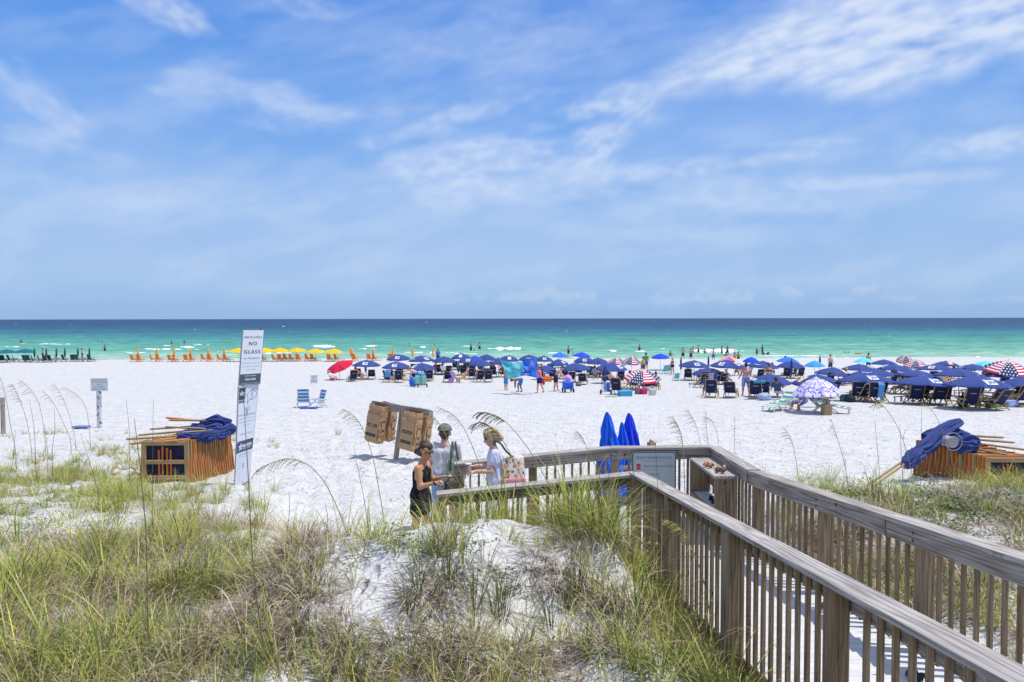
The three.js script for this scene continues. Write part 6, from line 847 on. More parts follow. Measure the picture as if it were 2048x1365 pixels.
placed.forEach((u, i) => {
  const r = rngOf(i * 13 + 7), [name, word] = kindWords[u.kind], label = `${word}${u.kind === 'navy' ? logoWord(u.logos) : ''}, ${ORD(u.n)} from left, ${rowOf(u)}`;
  const front = Math.PI + Math.atan2(0, 1);   // a panel's middle turned to the camera is spin 0
  openUmbrella(name, label, V(u.x, u.g, -u.z), u.h, u.rad, u.kind, { tiltX: (u.kind === 'flag' ? 0.2 : u.px > 1690 ? -0.05 : 0.03) + 0.05 * (r() - 0.5), rise: u.kind === 'flag' || u.kind === 'floral' ? 1.35 : u.px > 1690 ? 0.84 : 1, tiltZ: u.tilt + 0.05 * (r() - 0.5), spin: (u.logos.length ? 0 : u.kind === 'flag' ? 0.05 + 0.3 * r() : r() * 0.7) + (r() - 0.5) * 0.16, logos: u.logos.map(([k, s, m]) => [k, s, logoMats[m]]), group: `${word}s on the beach` });
  // two loungers under each navy umbrella, facing the sea
  if (u.kind === 'navy') for (const [k, q] of [['left', -1], ['right', 1]]) { const x = u.x + q * (0.44 + 0.14 * r()), z = u.z - 0.1 - 0.35 * r(); if (r() < 0.1 || x / z > 0.79) continue; chair(r() < 0.35 ? 'navyLow' : 'navy', `navy lounger, ${k} one under the ${ORD(u.n)} navy umbrella from left, ${rowOf(u)}`, G(x, z), (r() - 0.5) * 0.7, 'lounger', 'navy loungers under the umbrellas'); }
});
// the red one at the left of the crowd, tipped over towards the sand
{ const p = gnd(680, 760); openUmbrella('red_umbrella', 'single red umbrella tipped to one side near the small notice', p, 1.12, 1.15, 'red', { tiltZ: 0.30, tiltX: 0.34, spin: 0.2 }); }
// yellow and teal rental sets along the waterline
const waterY = (px, h) => { const z = 87 + 1.5 * noise(px * 0.02, 3), p = at(px, 700, z); return G(p.x, z); };
[476.7, 530, 559.6, 593, 631, 667.7].forEach((px, i) => { const g = waterY(px); openUmbrella('yellow_umbrella', `open yellow umbrella, ${ORD(i)} from the left by the water`, g, 1.0 + 0.25 * (i < 4 ? 1 : 0.5), 1.15, 'yellow', { tiltX: 0.02, tiltZ: i === 3 ? 0.06 : -0.03, spin: i * 0.2, group: 'yellow umbrellas by the water' }); });
const orangeFurl = cloth(51, [0.95, 0.62, 0.05]), tealFurl = cloth(52, [0.07, 0.33, 0.38]);
[275, 313, 348, 381, 416, 448, 705, 746, 785, 825, 866].forEach((px, i) => closedUmbrella(`closed orange umbrella, ${ORD(i)} from the left by the water`, waterY(px), 1.8, orangeFurl, { group: 'closed orange umbrellas by the water', fat: i === 6 ? 2.2 : 1.25, lean: i === 6 ? 0.12 : 0 }));
[271, 283, 309, 321, 345, 354, 376.5, 388, 411, 423, 443, 455, 528, 552, 563, 574.5, 586, 599, 618, 629, 661, 676, 711, 741, 752, 783, 795].forEach((px, i) => chair('orange', `orange beach chair, ${ORD(i)} from the left along the water`, waterY(px).add(V(0, 0, 0.4)), -0.5 + 0.3 * Math.sin(i * 2.3), 'beach chair', 'orange chairs along the water', 0.95));
[[12, 698], [23.6, 697], [49, 702]].forEach(([px], i) => { const g = waterY(px); g.z -= -2 + i; openUmbrella('teal_umbrella', `open teal umbrella, ${ORD(i)} from the left edge`, G(g.x, -g.z), 1.22, 1.15, 'teal', { spin: i * 0.3, group: 'open teal umbrellas at the left' }); });
[68, 91.7, 112, 129, 155, 178].forEach((px, i) => closedUmbrella(`closed teal umbrella, ${ORD(i)} from the left`, waterY(px), 1.8, tealFurl, { group: 'closed teal umbrellas at the left', fat: 1.15 }));
[3, 13, 28, 38, 58, 64, 75, 88, 98, 108, 122, 136, 153, 163, 176, 187].forEach((px, i) => chair('teal', `teal beach chair, ${ORD(i)} from the left edge`, waterY(px).add(V(0, 0, 0.6)), -0.4 + 0.5 * Math.sin(i * 1.7), 'beach chair', 'teal chairs at the left', 0.95));
// closed navy umbrellas standing among the loungers
[[1431, 797, 1.45], [1210, 786, 1.65], [1362, 752, 1.7], [1583, 767, 1.9], [1417, 745, 1.6], [1640, 742, 1.5], [963, 762, 1.3], [731, 752, 1.1]].forEach(([x, y, h], i) => closedUmbrella(`closed navy umbrella standing among the loungers, ${ORD([4, 2, 3, 6, 5, 7, 1, 0][i])} from the left`, gnd(x, y), h, navyFurl, { group: 'closed navy umbrellas among the loungers', fat: 1.1 }));
// odd chairs the photo shows apart from the rows
chair('blue', 'striped blue beach chair standing alone on the open sand, left of two', gnd(607, 815), 0.25, 'beach chair', 'two striped chairs alone on the sand', 0.82);
chair('blue', 'striped blue beach chair standing alone on the open sand, right of two', gnd(635, 816), 2.4, 'beach chair', 'two striped chairs alone on the sand', 0.75);
single('blue_towel', (() => { const g = new THREE.PlaneGeometry(0.7, 0.5, 12, 8).rotateX(-Math.PI / 2), a = g.attributes.position; for (let i = 0; i < a.count; i++) a.setY(i, 0.03 + 0.05 * Math.abs(noise(a.getX(i) * 4, a.getZ(i) * 4))); g.computeVertexNormals(); return g; })(), cloth(61, [0.16, 0.3, 0.72]), 'blue towel dropped in front of the two striped chairs', 'towel').position.copy(gnd(618, 818));
chair('lime', 'lime, blue and white striped lounger left of the purple umbrella', gnd(1562, 822), 2.2, 'lounger', 'striped loungers by the purple umbrella', 0.95);
chair('lime', 'lime, blue and white striped lounger under the purple umbrella', gnd(1650, 826), -2.1, 'lounger', 'striped loungers by the purple umbrella', 0.95);
chair('beige', 'beige striped chair behind the emblem umbrella, right crowd', gnd(1812, 788), 0.5, 'beach chair'); chair('aqua', 'aqua beach chair under the small royal blue umbrella, left', gnd(1327, 748), 0.4, 'beach chair', 'aqua chairs by the royal umbrella', 0.9); chair('aqua', 'aqua beach chair under the small royal blue umbrella, right', gnd(1341, 747), -0.6, 'beach chair', 'aqua chairs by the royal umbrella', 0.9); chair('aqua', 'low pale blue chair in front of the small crowd', gnd(1352, 762), 0.1, 'beach chair', undefined, 0.7);
for (const [x, y, s, k] of [[1424, 796, 'tall navy lounger in the open, left of the closed umbrella', 'navy'], [1462, 796, 'navy lounger leaning back, right of the closed umbrella', 'navyLow'], [1512, 799, 'navy lounger with turquoise towel over its top', 'navy'], [1236, 790, 'navy lounger beside the umbrella cart', 'navy'], [1264, 778, 'reclined navy lounger left of the big flag umbrella', 'navyLow'], [1290, 781, 'navy lounger under the big flag umbrella', 'navy'], [1305, 781, 'navy lounger at the right side of the flag umbrella', 'navyLow'], [1166, 770, 'lone navy lounger behind the blue wagon', 'navyLow'], [957, 765, 'navy lounger in front of the left crowd', 'navy'], [977, 765, 'navy lounger left of the cyan sheet', 'navy'], [1402, 776, 'dark lounger standing left of the front umbrella pair', 'navy'], [1722, 804, 'navy lounger beside the dark tote bins', 'navyLow'], [1752, 806, 'navy lounger with a blue towel hung over it', 'navy'], [1836, 808, 'long navy lounger under the large emblem umbrella', 'navy'], [1872, 810, 'navy lounger next to the pink towel', 'navyLow'], [1982, 813, 'navy lounger between the two children', 'navyLow'], [1948, 800, 'navy lounger behind the child with the straw hat', 'navy'], [2032, 813, 'navy lounger at the right edge of the photo', 'navyLow'], [705, 764, 'navy lounger under the leftmost navy umbrella', 'navy'], [798, 766, 'navy lounger with its back straight, left crowd', 'navy'], [778, 765, 'navy lounger with a sky blue towel over the back', 'navy'], [857, 764, 'navy lounger behind the cooler cart', 'navy'], [895, 765, 'navy lounger in front, beside the lilac bag', 'navyLow']]) chair(k, s, gnd(x, y), 0.5 * Math.sin(x), 'lounger', 'navy loungers in the open');
// towels hung over chair backs
function towel(label, px, py, up, w, h, m, turn = 0) { const p = gnd(px, py), g = new THREE.PlaneGeometry(w, h, 10, 10), a = g.attributes.position; for (let i = 0; i < a.count; i++) { const x = a.getX(i), y = a.getY(i); a.setZ(i, 0.06 + 0.02 * Math.sin(x * 22) * (0.5 - y / h) - 0.14 * sstep(h * 0.3, h * 0.5, y) - 0.34 * (y + h / 2) * -0.6); } g.computeVertexNormals(); const o = single('hung_towel', g, m, label, 'towel', 'towels over chairs'); o.position.copy(p).add(V(0, up, 0.42)); o.rotation.y = turn; return o; }
const dbl = (r, g, b) => cloth(Math.round(r * 90 + g * 31 + b * 7), [r, g, b]);
towel('sky blue towel over a lounger in the left crowd', 778, 765, 0.72, 0.5, 0.55, dbl(0.36, 0.60, 0.82)); towel('orange towel over a chair under the leftmost umbrella', 711, 762, 0.7, 0.4, 0.55, dbl(0.92, 0.52, 0.08)); towel('blue towel hanging down a lounger on the right', 1750, 806, 0.66, 0.28, 0.7, dbl(0.36, 0.60, 0.85)); towel('pink and yellow towel over a lounger on the right', 1868, 806, 0.86, 0.62, 0.35, stripeFab(['#e2338a', '#f0b53a', '#e2338a', '#e8a08a'])); towel('turquoise towel rolled over the lounger top', 1512, 799, 0.92, 0.58, 0.14, dbl(0.16, 0.60, 0.74)); towel('red and orange striped towel behind the tattooed man', 1095, 773, 0.55, 0.55, 0.4, stripeFab(['#d8463c', '#e8a23c', '#d8463c', '#e8a23c'])); towel('pink striped towel behind the shirtless man', 1480, 752, 0.75, 0.8, 0.6, stripeFab(['#c8577a', '#e4c3cc', '#c8577a', '#e4c3cc'])); towel('orange towel behind the emblem umbrella pair', 1454, 748, 1.0, 0.45, 0.45, dbl(0.9, 0.36, 0.1));
// ---------------------------------------------------------------- people on the sand
const stand = { armL: [6, 10, 12, 0], armR: [10, 12, 18, 0], legL: [4, 4, 3], legR: [-4, 4, 3] };
const hibiscus = mat(0xffffff, 0.9, { map: dataTex(64, 64, (u, v) => { const n = tileNoise(u, v, 14, 14, 5); return n > 0.1 ? [0.80, 0.62, 0.72] : [0.62, 0.62, 0.80]; }) });
person('shirtless man in pale floral shorts standing with his back turned', gnd(1492, 792), Math.PI * 0.95, { size: 1.04, wide: 1.08, skin: 'pink', cell: 0.022, armL: [10, 14, 30, 0], armR: [14, 10, 60, 20], legL: [5, 5, 3], legR: [-6, 5, 3] }, { shorts: '#a8a4cc', long: 0.85, hair: 'dark' });
person('person standing behind the front umbrella, bare legs showing', gnd(1537, 782), Math.PI, { size: 1.0, skin: 'tan', cell: 0.028, legL: [0, 8, 2], legR: [0, 8, 2] }, { shorts: '#39406b', hair: 'brown', style: 'bun', bikini: '#39406b' });
const sheetHolder = person('woman in a pink top and navy shorts holding the blowing sheet', gnd(1079, 787), -Math.PI * 0.6, { size: 0.97, fat: 1.12, skin: 'pink', cell: 0.022, armL: [70, 10, 20, 0], armR: [80, 12, 15, 0], legL: [10, 4, 8], legR: [-14, 4, 6] }, { tank: '#e8637a', shorts: '#20264e', long: 0.5, hair: 'brown', style: 'bun', cap: '#c9b04a' });
person('boy in blue trunks raising both arms under the sheet', gnd(1012, 781), Math.PI * 0.8, { size: 0.82, skin: 'tan', cell: 0.022, armL: [160, 12, 30, 0], armR: [160, 12, 35, 0], legL: [6, 5, 3], legR: [-6, 5, 3] }, { shorts: '#4a8ac4', long: 0.8, hair: 'brown' });
person('boy in blue trunks bending to the sand under the sheet', gnd(1043, 785), -Math.PI * 0.55, { size: 0.86, skin: 'brown', cell: 0.022, lean: 88, nod: 20, armL: [20, 8, 10, 0], armR: [30, 8, 20, 0], legL: [34, 6, 40], legR: [14, 6, 30] }, { shorts: '#3f76c2', long: 0.8, hair: 'dark' });
person('tattooed shirtless man in dark shorts bending over a wagon', gnd(1111, 783), Math.PI * 0.45, { size: 1.0, wide: 1.08, fat: 1.1, skin: 'pink', cell: 0.022, lean: 34, nod: 12, armL: [50, 8, 30, 0], armR: [44, 8, 40, 0], legL: [12, 8, 8], legR: [-2, 8, 6] }, { shorts: '#262a44', long: 0.62, hair: 'dark' });
person('man in a pink shirt bending over the cooler cart', gnd(834, 772), -Math.PI * 0.45, { size: 1.0, skin: 'tan', cell: 0.025, lean: 62, armL: [20, 8, 14, 0], armR: [40, 8, 10, 0], legL: [16, 6, 14], legR: [2, 6, 10] }, { shirt: '#d9a9ae', sleeve: 0.9, shorts: '#3a72b4', hair: 'brown' });
person('small child in a straw hat and green shirt, right of the black backpack', gnd(1956, 816), Math.PI * 0.9, { size: 0.56, skin: 'fair', cell: 0.02, ...stand }, { shirt: '#3f7a73', sleeve: 0.9, shorts: '#c9c6be', long: 0.9, hair: 'blond', hat: '#c9a574' });
person('small child in a green shirt and hat reaching for a lounger', gnd(2005, 815), -Math.PI * 0.5, { size: 0.62, skin: 'fair', cell: 0.02, armL: [70, 5, 20, 0], armR: [80, 5, 10, 0], legL: [8, 4, 4], legR: [-6, 4, 4] }, { shirt: '#3f7a73', sleeve: 1, shorts: '#b9b7ae', long: 0.9, hair: 'blond', hat: '#cfb78a' });
person('woman in a black bikini standing by the aqua chairs', gnd(1345, 751), -Math.PI * 0.8, { size: 0.97, skin: 'pink', cell: 0.025, ...stand, armR: [30, 14, 60, 20] }, { bikini: '#15161c', hair: 'blond', style: 'bun' });
person('man in a green shirt and dark hat carrying a bag to the water', gnd(1292, 741), Math.PI * 0.9, { size: 1.03, skin: 'tan', cell: 0.028, ...stand }, { shirt: '#4f9a4f', sleeve: 0.7, shorts: '#3a5ca0', hair: 'dark', hat: '#20222c' });
person('woman in a navy swimsuit standing in the right crowd', gnd(1571, 747), Math.PI * 0.6, { size: 0.98, skin: 'pink', cell: 0.028, ...stand }, { tank: '#252c55', shorts: '#252c55', long: 0.2, hair: 'dark', style: 'bun' });
person('man in a blue shirt walking at the water behind the left crowd', gnd(876, 727), Math.PI, { size: 1.02, skin: 'tan', cell: 0.03, ...stand }, { shirt: '#3f6fb0', sleeve: 0.8, shorts: '#2a3350', hair: 'dark' });
person('sunburnt man standing behind the orange-card umbrella', gnd(1661, 746), 0.2, { size: 1.03, skin: 'pink', cell: 0.03, ...stand }, { shorts: '#31426b', hair: 'dark' });
person('bare-chested person by the flag umbrella, facing the camera', gnd(1286, 752), 0.3, { size: 1.0, skin: 'tan', cell: 0.028, ...stand }, { shorts: '#31506b', hair: 'brown' });
person('dark-haired person standing behind the cyan umbrella', gnd(1737, 741), Math.PI, { size: 1.03, skin: 'tan', cell: 0.03, ...stand }, { shorts: '#31506b', hair: 'dark' });
person('person standing among the teal chairs', gnd(85, 723), Math.PI * 0.7, { size: 0.98, skin: 'tan', cell: 0.032, ...stand }, { bikini: '#3d2430', hair: 'brown' });
person('person beside the last closed teal umbrella', gnd(164, 722.5), Math.PI * 0.7, { size: 0.98, skin: 'pink', cell: 0.032, ...stand }, { shorts: '#3d5a80', hair: 'dark' });
// seated and lying people
const sit = { legL: [82, 8, 50], legR: [78, 8, 60], armL: [30, 12, 30, 0], armR: [34, 12, 40, 0] };
function seated(label, px, py, turn, p, wear, seat = 0.34) { return person(label, gnd(px, py).add(V(0, 0, 0)), turn, { ...sit, lean: -24, seat, cell: 0.026, ...p }, wear, 'people sitting on the beach'); }
seated('person in shorts sitting under the purple umbrella', 1607, 820, -1.2, { skin: 'tan', lean: -10, legL: [70, 8, 66] }, { shorts: '#8d86b8', hair: 'brown' }, 0.3); seated('person reclining on the striped lounger under the purple umbrella', 1632, 815, 1.7, { skin: 'brown', lean: -40 }, { bikini: '#5a3c78', hair: 'dark' }, 0.34);
seated('person in white lying back under the red umbrella', 664, 762, 1.2, { skin: 'pink', lean: -30, legL: [95, 8, 100], legR: [90, 8, 95] }, { shirt: '#c9cbe0', shorts: '#a84a4a', hair: 'dark' }, 0.08); seated('person sitting under the leftmost navy umbrella', 716, 762, 2.6, { skin: 'tan' }, { bikini: '#30406a', hair: 'dark' });
seated('person on a lounger beside the big flag umbrella', 1262, 776, 2.7, { skin: 'tan' }, { shorts: '#7a5a4a', hair: 'brown' }); seated('person reclining behind the umbrella cart', 1226, 775, 2.3, { skin: 'pink', lean: -35 }, { shorts: '#56648a', hair: 'brown' }); seated('person with a striped towel on a low lounger', 1556, 800, 2.5, { skin: 'brown', lean: -30 }, { shirt: '#3a4a72', shorts: '#bcbcc8', hair: 'dark' }); seated('person in blue beside the tall navy lounger', 1414, 793, 2.9, { skin: 'pink' }, { shirt: '#36528f', shorts: '#7a5a4a', hair: 'brown' });
seated('person on a lounger right of the white net bag', 1312, 780, 2.9, { skin: 'pink' }, { shorts: '#3a4a72', hair: 'brown' }); seated('woman in lilac sitting behind the front umbrella pair', 1423, 773, 3.0, { skin: 'fair' }, { shirt: '#a99ac8', shorts: '#a99ac8', hair: 'brown' }); seated('person in light clothes sitting in the middle crowd', 1380, 757, 2.4, { skin: 'fair' }, { shirt: '#c4c9d6', sleeve: 1, shorts: '#b9bfd0', hair: 'grey', hat: '#d6d2c6' }); seated('person at the right edge with legs stretched on a lounger', 2036, 808, -1.9, { skin: 'tan', lean: -20, legL: [88, 6, 20], legR: [86, 6, 16] }, { shirt: '#16171c', shorts: '#2a2c34', hair: 'dark' });
seated('person sitting on the sand beside the black backpack', 1938, 811, 1.9, { skin: 'tan', lean: 14, legL: [92, 10, 70], legR: [95, 10, 80] }, { shorts: '#222630', hair: 'dark', hat: '#7d6446' }, 0.07); seated('person on a lounger under the large emblem umbrella', 1846, 804, 3.0, { skin: 'pink' }, { shirt: '#6e86b8', hair: 'dark', shorts: '#333a5a' }); seated('person on a lounger beside the hung blue towel', 1738, 800, 2.9, { skin: 'tan' }, { shirt: '#c7cfe0', shorts: '#333a5a', hair: 'brown' }); seated('person with yellow shorts reclining in front of the left crowd', 928, 766, -1.9, { skin: 'pink', lean: -28 }, { shorts: '#d6b94a', hair: 'blond' }); seated('person with a lilac towel in front of the left crowd', 907, 766, 2.4, { skin: 'fair' }, { shirt: '#b99ac8', shorts: '#c6a4c8', hair: 'brown' });
[[886, 751], [872, 748], [918, 750], [940, 749], [985, 750], [1004, 747], [1190, 760], [1200, 756], [1474, 752], [1500, 754], [1545, 752], [1690, 770], [1762, 769], [1795, 766], [1890, 778], [1900, 760], [1970, 776], [1805, 787], [1930, 768], [1590, 756], [1455, 770], [1140, 752]].forEach(([x, y], i) => seated(`person sitting under umbrellas, ${ORD(i)} of the far sitters listed from the path`.replace(/,.*/, `, in ${['white', 'red', 'teal', 'yellow', 'black', 'pink', 'grey', 'orange', 'green', 'lilac', 'cream'][i % 11]} ${i < 11 ? 'top, left or middle crowd' : 'swimwear, right crowd'}`), x, y, Math.PI + 0.9 * Math.sin(i * 3.1), { skin: ['tan', 'pink', 'fair', 'brown'][i % 4], cell: 0.034, lean: -20 - 10 * Math.sin(i) }, { [i < 11 ? 'shirt' : 'bikini']: ['#dfe0e4', '#b8373f', '#2f8a8a', '#d9b84a', '#1d1e24', '#d77f9d', '#8e939c', '#d9783a', '#5f9a55', '#a993c9', '#d8cfb8'][i % 11], shorts: i < 11 ? '#45506e' : undefined, hair: ['dark', 'brown', 'blond'][i % 3] }));
// ---------------------------------------------------------------- the sheet two people shake out: turquoise and blue halves
{
  const z0 = 39, half = (label, m, C, n = 18) => {       // C: photo corners TL, TR, BR, BL
    const pos = [], idx = [], uv = []; for (let j = 0; j <= n; j++) for (let i = 0; i <= n; i++) { const u = i / n, v = j / n, x = lerp(lerp(C[0][0], C[1][0], u), lerp(C[3][0], C[2][0], u), v), y = lerp(lerp(C[0][1], C[1][1], u), lerp(C[3][1], C[2][1], u), v) + 3 * Math.sin(u * 3.2 + v) * (1 - v), p = at(x, y, z0 + 0.5 * Math.sin(u * 4 + v * 2.6) + 0.25 * Math.sin(v * 7 + u * 2) + 0.12 * Math.sin(u * 11 - v * 5)); pos.push(p.x, p.y, p.z); uv.push(u * 2, v * 2); } for (let j = 0; j < n; j++) for (let i = 0; i < n; i++) { const a = j * (n + 1) + i, b = a + n + 1; idx.push(a, b, a + 1, b, b + 1, a + 1); } single('beach_sheet', geo(pos, idx, uv), m, label, 'sheet', 'blowing beach sheet');
  };
  const thin = (c) => new THREE.MeshPhysicalMaterial({ color: lin(c), roughness: 0.8, transmission: 0.5, thickness: 0, side: THREE.DoubleSide });
  half('turquoise half of the big sheet blowing in the wind', thin('#4fc6d2'), [[1000, 720], [1046, 724], [1047, 752], [1018, 759]]); half('bright blue half of the big sheet held up by the woman', thin('#2f78e6'), [[1044, 722], [1074, 714], [1077, 757], [1050, 751]]); half('deep blue lower fold of the big sheet', thin('#2a56dc'), [[1038, 737], [1062, 747], [1056, 750], [1042, 753]]);
}
// ---------------------------------------------------------------- carts, coolers, bags
const wheelShape = merge([new THREE.TorusGeometry(0.11, 0.035, 8, 18), new THREE.CylinderGeometry(0.05, 0.05, 0.05, 10).rotateX(Math.PI / 2)]).rotateY(Math.PI / 2), tyreMat = mat(rgb(0.03, 0.03, 0.035), 0.8), pipeMat = mat(rgb(0.3, 0.3, 0.32), 0.4, { metalness: 0.6 });
{ const t = thing('folding_wagon', 'bright blue folding wagon beside the tattooed man', 'wagon', gnd(1136, 785), 0.15); part('fabric_tub', new RoundedBoxGeometry(0.52, 0.42, 0.8, 3, 0.04), clothOf('#2f6ae0'), t, [0, 0.42, 0]); for (const s of [-1, 1]) { part('frame_brace', tube([V(-0.25, 0.22, 0.42 * 1), V(0.25, 0.62, 0.42)].map((p) => V(p.x * s, p.y, p.z)), [0.012], 6), mat(rgb(0.03, 0.06, 0.2), 0.5), t); for (const z of [-0.3, 0.34]) part('wheel', wheelShape, tyreMat, t, [s * 0.26, 0.13, z]); } part('handle', tube([V(-0.1, 0.3, -0.4), V(-0.2, 0.95, -0.55), V(-0.05, 0.97, -0.55)], [0.014], 6), pipeMat, t);
  single('sun_hat', new THREE.LatheGeometry([[0, 0.13], [0.08, 0.12], [0.11, 0.02], [0.24, -0.03], [0.24, -0.04]].map(([x, y]) => new THREE.Vector2(x, y)), 20).rotateX(1.1), clothOf('#c59ad8'), 'large lilac sun hat on the blue wagon', 'hat').position.copy(gnd(1136, 785)).add(V(0, 0.86, 0.1)); }
{ const t = thing('cooler_cart', 'beach cart loaded with two pale teal coolers', 'cart', gnd(841, 775), 0.25), teal = clothOf('#7fb5ae'); part('cooler', new RoundedBoxGeometry(0.36, 0.62, 0.4, 3, 0.05), teal, t, [-0.2, 0.5, 0]); part('cooler', new RoundedBoxGeometry(0.36, 0.62, 0.4, 3, 0.05), teal, t, [0.2, 0.5, 0.02]); part('bag_on_top', new THREE.SphereGeometry(0.2, 16, 10).scale(1.2, 0.8, 1), clothOf('#4fa9c4'), t, [0.08, 0.92, 0]); part('frame_post', tube([V(0, 0.1, 0.23), V(0, 0.95, 0.23)], [0.018], 6), pipeMat, t); part('axle_frame', board(0.9, 0.05, 0.3, 1), pipeMat, t, [0, 0.16, 0]); for (const x of [-0.42, -0.2, 0.42]) part('wheel', wheelShape, tyreMat, t, [x, 0.13, 0.2]);
  single('blue_beach_bag', new THREE.SphereGeometry(0.3, 18, 12).scale(0.7, 1.35, 0.6), clothOf('#2f6fc8'), 'slumped blue cloth bag left of the cooler cart', 'bag').position.copy(gnd(824, 774)).add(V(0, 0.34, 0)); }
{ const t = thing('umbrella_cart', 'two-wheeled cart with net bag around the standing umbrella', 'cart', gnd(1212, 789), 0.1); part('frame', merge([tube([V(-0.22, 0.15, 0), V(-0.2, 1.0, 0.1), V(0.2, 1.0, 0.1), V(0.22, 0.15, 0)], [0.016], 6, 20), tube([V(-0.25, 0.15, 0), V(0.25, 0.15, 0)], [0.016], 6)]), pipeMat, t); part('net_bag', new RoundedBoxGeometry(0.36, 0.5, 0.24, 3, 0.07), clothOf('#8fa8c8'), t, [0.05, 0.45, 0.0]); part('blue_bundle', new RoundedBoxGeometry(0.14, 0.56, 0.14, 3, 0.05), clothOf('#3f66c8'), t, [0.1, 0.42, 0.14]); for (const x of [-0.3, 0.3]) part('wheel', wheelShape, tyreMat, t, [x, 0.14, 0]); }
function bagThing(name, label, px, py, w, h, d, color, opt = {}) { const t = thing(name, label, opt.category ?? 'bag', gnd(px, py), opt.turn ?? 0.3), g = new RoundedBoxGeometry(w, h, d, 4, Math.min(w, h, d) * (opt.round ?? 0.3)), a = g.attributes.position; for (let i = 0; i < a.count; i++) { const n = (opt.soft ?? 0.03) * noise(a.getX(i) * 8 + px, a.getY(i) * 8, a.getZ(i) * 8); a.setXYZ(i, a.getX(i) + n, a.getY(i), a.getZ(i) + n); } g.computeVertexNormals(); part(opt.box ? 'box' : 'bag_body', g, opt.m ?? clothOf(color), t, [0, h / 2, 0]); if (opt.lid) part('lid', new RoundedBoxGeometry(w * 1.03, h * 0.24, d * 1.03, 3, 0.02), clothOf(opt.lid), t, [0, h * 0.92, 0]); if (opt.loop) for (const z of [-1, 1]) part('handle', tube([V(-w * 0.25, h * 0.95, z * d * 0.3), V(-w * 0.15, h * 1.4, z * d * 0.3), V(w * 0.15, h * 1.4, z * d * 0.3), V(w * 0.25, h * 0.95, z * d * 0.3)], [0.014], 6, 16), clothOf(opt.loop), t); return t; }
bagThing('cooler_box', 'flat turquoise cooler box in front of a navy lounger', 1250, 793, 0.72, 0.3, 0.4, '#3c93c4', { box: 1, lid: '#4aa6d6', round: 0.12, soft: 0, category: 'cooler' }); bagThing('tote', 'maroon patterned tote by the flag umbrella', 1276, 789, 0.34, 0.36, 0.2, '#8a5a62', { loop: '#6d4450' }); bagThing('tote', 'magenta tote by the flag umbrella', 1288, 789, 0.36, 0.32, 0.2, '#c8205a', { loop: '#b01c50' }); bagThing('tote', 'teal patterned bag on top of the magenta tote', 1290, 783, 0.36, 0.26, 0.2, '#4a9aa6'); bagThing('tote', 'large white net bag right of the magenta tote', 1305, 791, 0.42, 0.36, 0.26, '#c3c0bd', { loop: '#a8a49e' });
bagThing('backpack', 'black backpack with white stripes on the sand at right', 1926, 814, 0.4, 0.46, 0.3, '#1b1d1e', { round: 0.45, loop: '#1b1d1e' }); bagThing('tote_bin', 'dark teal tote bin left of the hung blue towel', 1690, 804, 0.34, 0.34, 0.3, '#2f5560', { round: 0.1, soft: 0.01 }); bagThing('tote_bin', 'near-black soft bag beside the teal tote bin', 1703, 805, 0.36, 0.3, 0.3, '#1f2c2e', { round: 0.35 }); bagThing('tote', 'brown wicker tote beside the striped lounger', 1653, 831, 0.36, 0.42, 0.2, '#8a7a5c', { round: 0.14, loop: '#5a4c36' }); bagThing('tote', 'pale blue heap of bags right of the turquoise towel lounger', 1529, 801, 0.6, 0.36, 0.4, '#9db0c8', { round: 0.48, soft: 0.1 }); bagThing('cooler_box', 'teal cooler under the leftmost navy umbrella', 703, 762, 0.5, 0.3, 0.32, '#3c8a92', { box: 1, round: 0.12, soft: 0, category: 'cooler' }); bagThing('tote', 'lilac bag in front of the left crowd', 902, 766, 0.42, 0.4, 0.3, '#b48ac0', { round: 0.4 }); bagThing('tote', 'red bag behind the woman with the sheet', 1085, 770, 0.3, 0.5, 0.25, '#a02248', { round: 0.3 }); bagThing('tote', 'green bag between the two children', 1985, 816, 0.5, 0.2, 0.3, '#5f9a3a', { round: 0.4, soft: 0.06 }); bagThing('tote', 'pale blue tote lying behind the right child', 2020, 815, 0.6, 0.3, 0.4, '#97a6d2', { round: 0.3, soft: 0.06 }); bagThing('tote', 'brown bag under the lone navy lounger', 1157, 773, 0.4, 0.26, 0.3, '#7a6a52', { round: 0.4 });
single('beach_ball', new THREE.SphereGeometry(0.13, 16, 12), clothOf('#5fc4cf'), 'turquoise beach ball behind the hung blue towel', 'ball').position.copy(gnd(1766, 800)).add(V(0, 0.13, 0));
single('toy_spade', merge([new THREE.BoxGeometry(0.5, 0.03, 0.05), new THREE.BoxGeometry(0.18, 0.03, 0.14).translate(-0.3, 0, 0)]), clothOf('#7aa84e'), 'green toy spade lying in front of the turquoise cooler', 'toy').position.copy(gnd(1225, 795)).add(V(0, 0.03, 0));
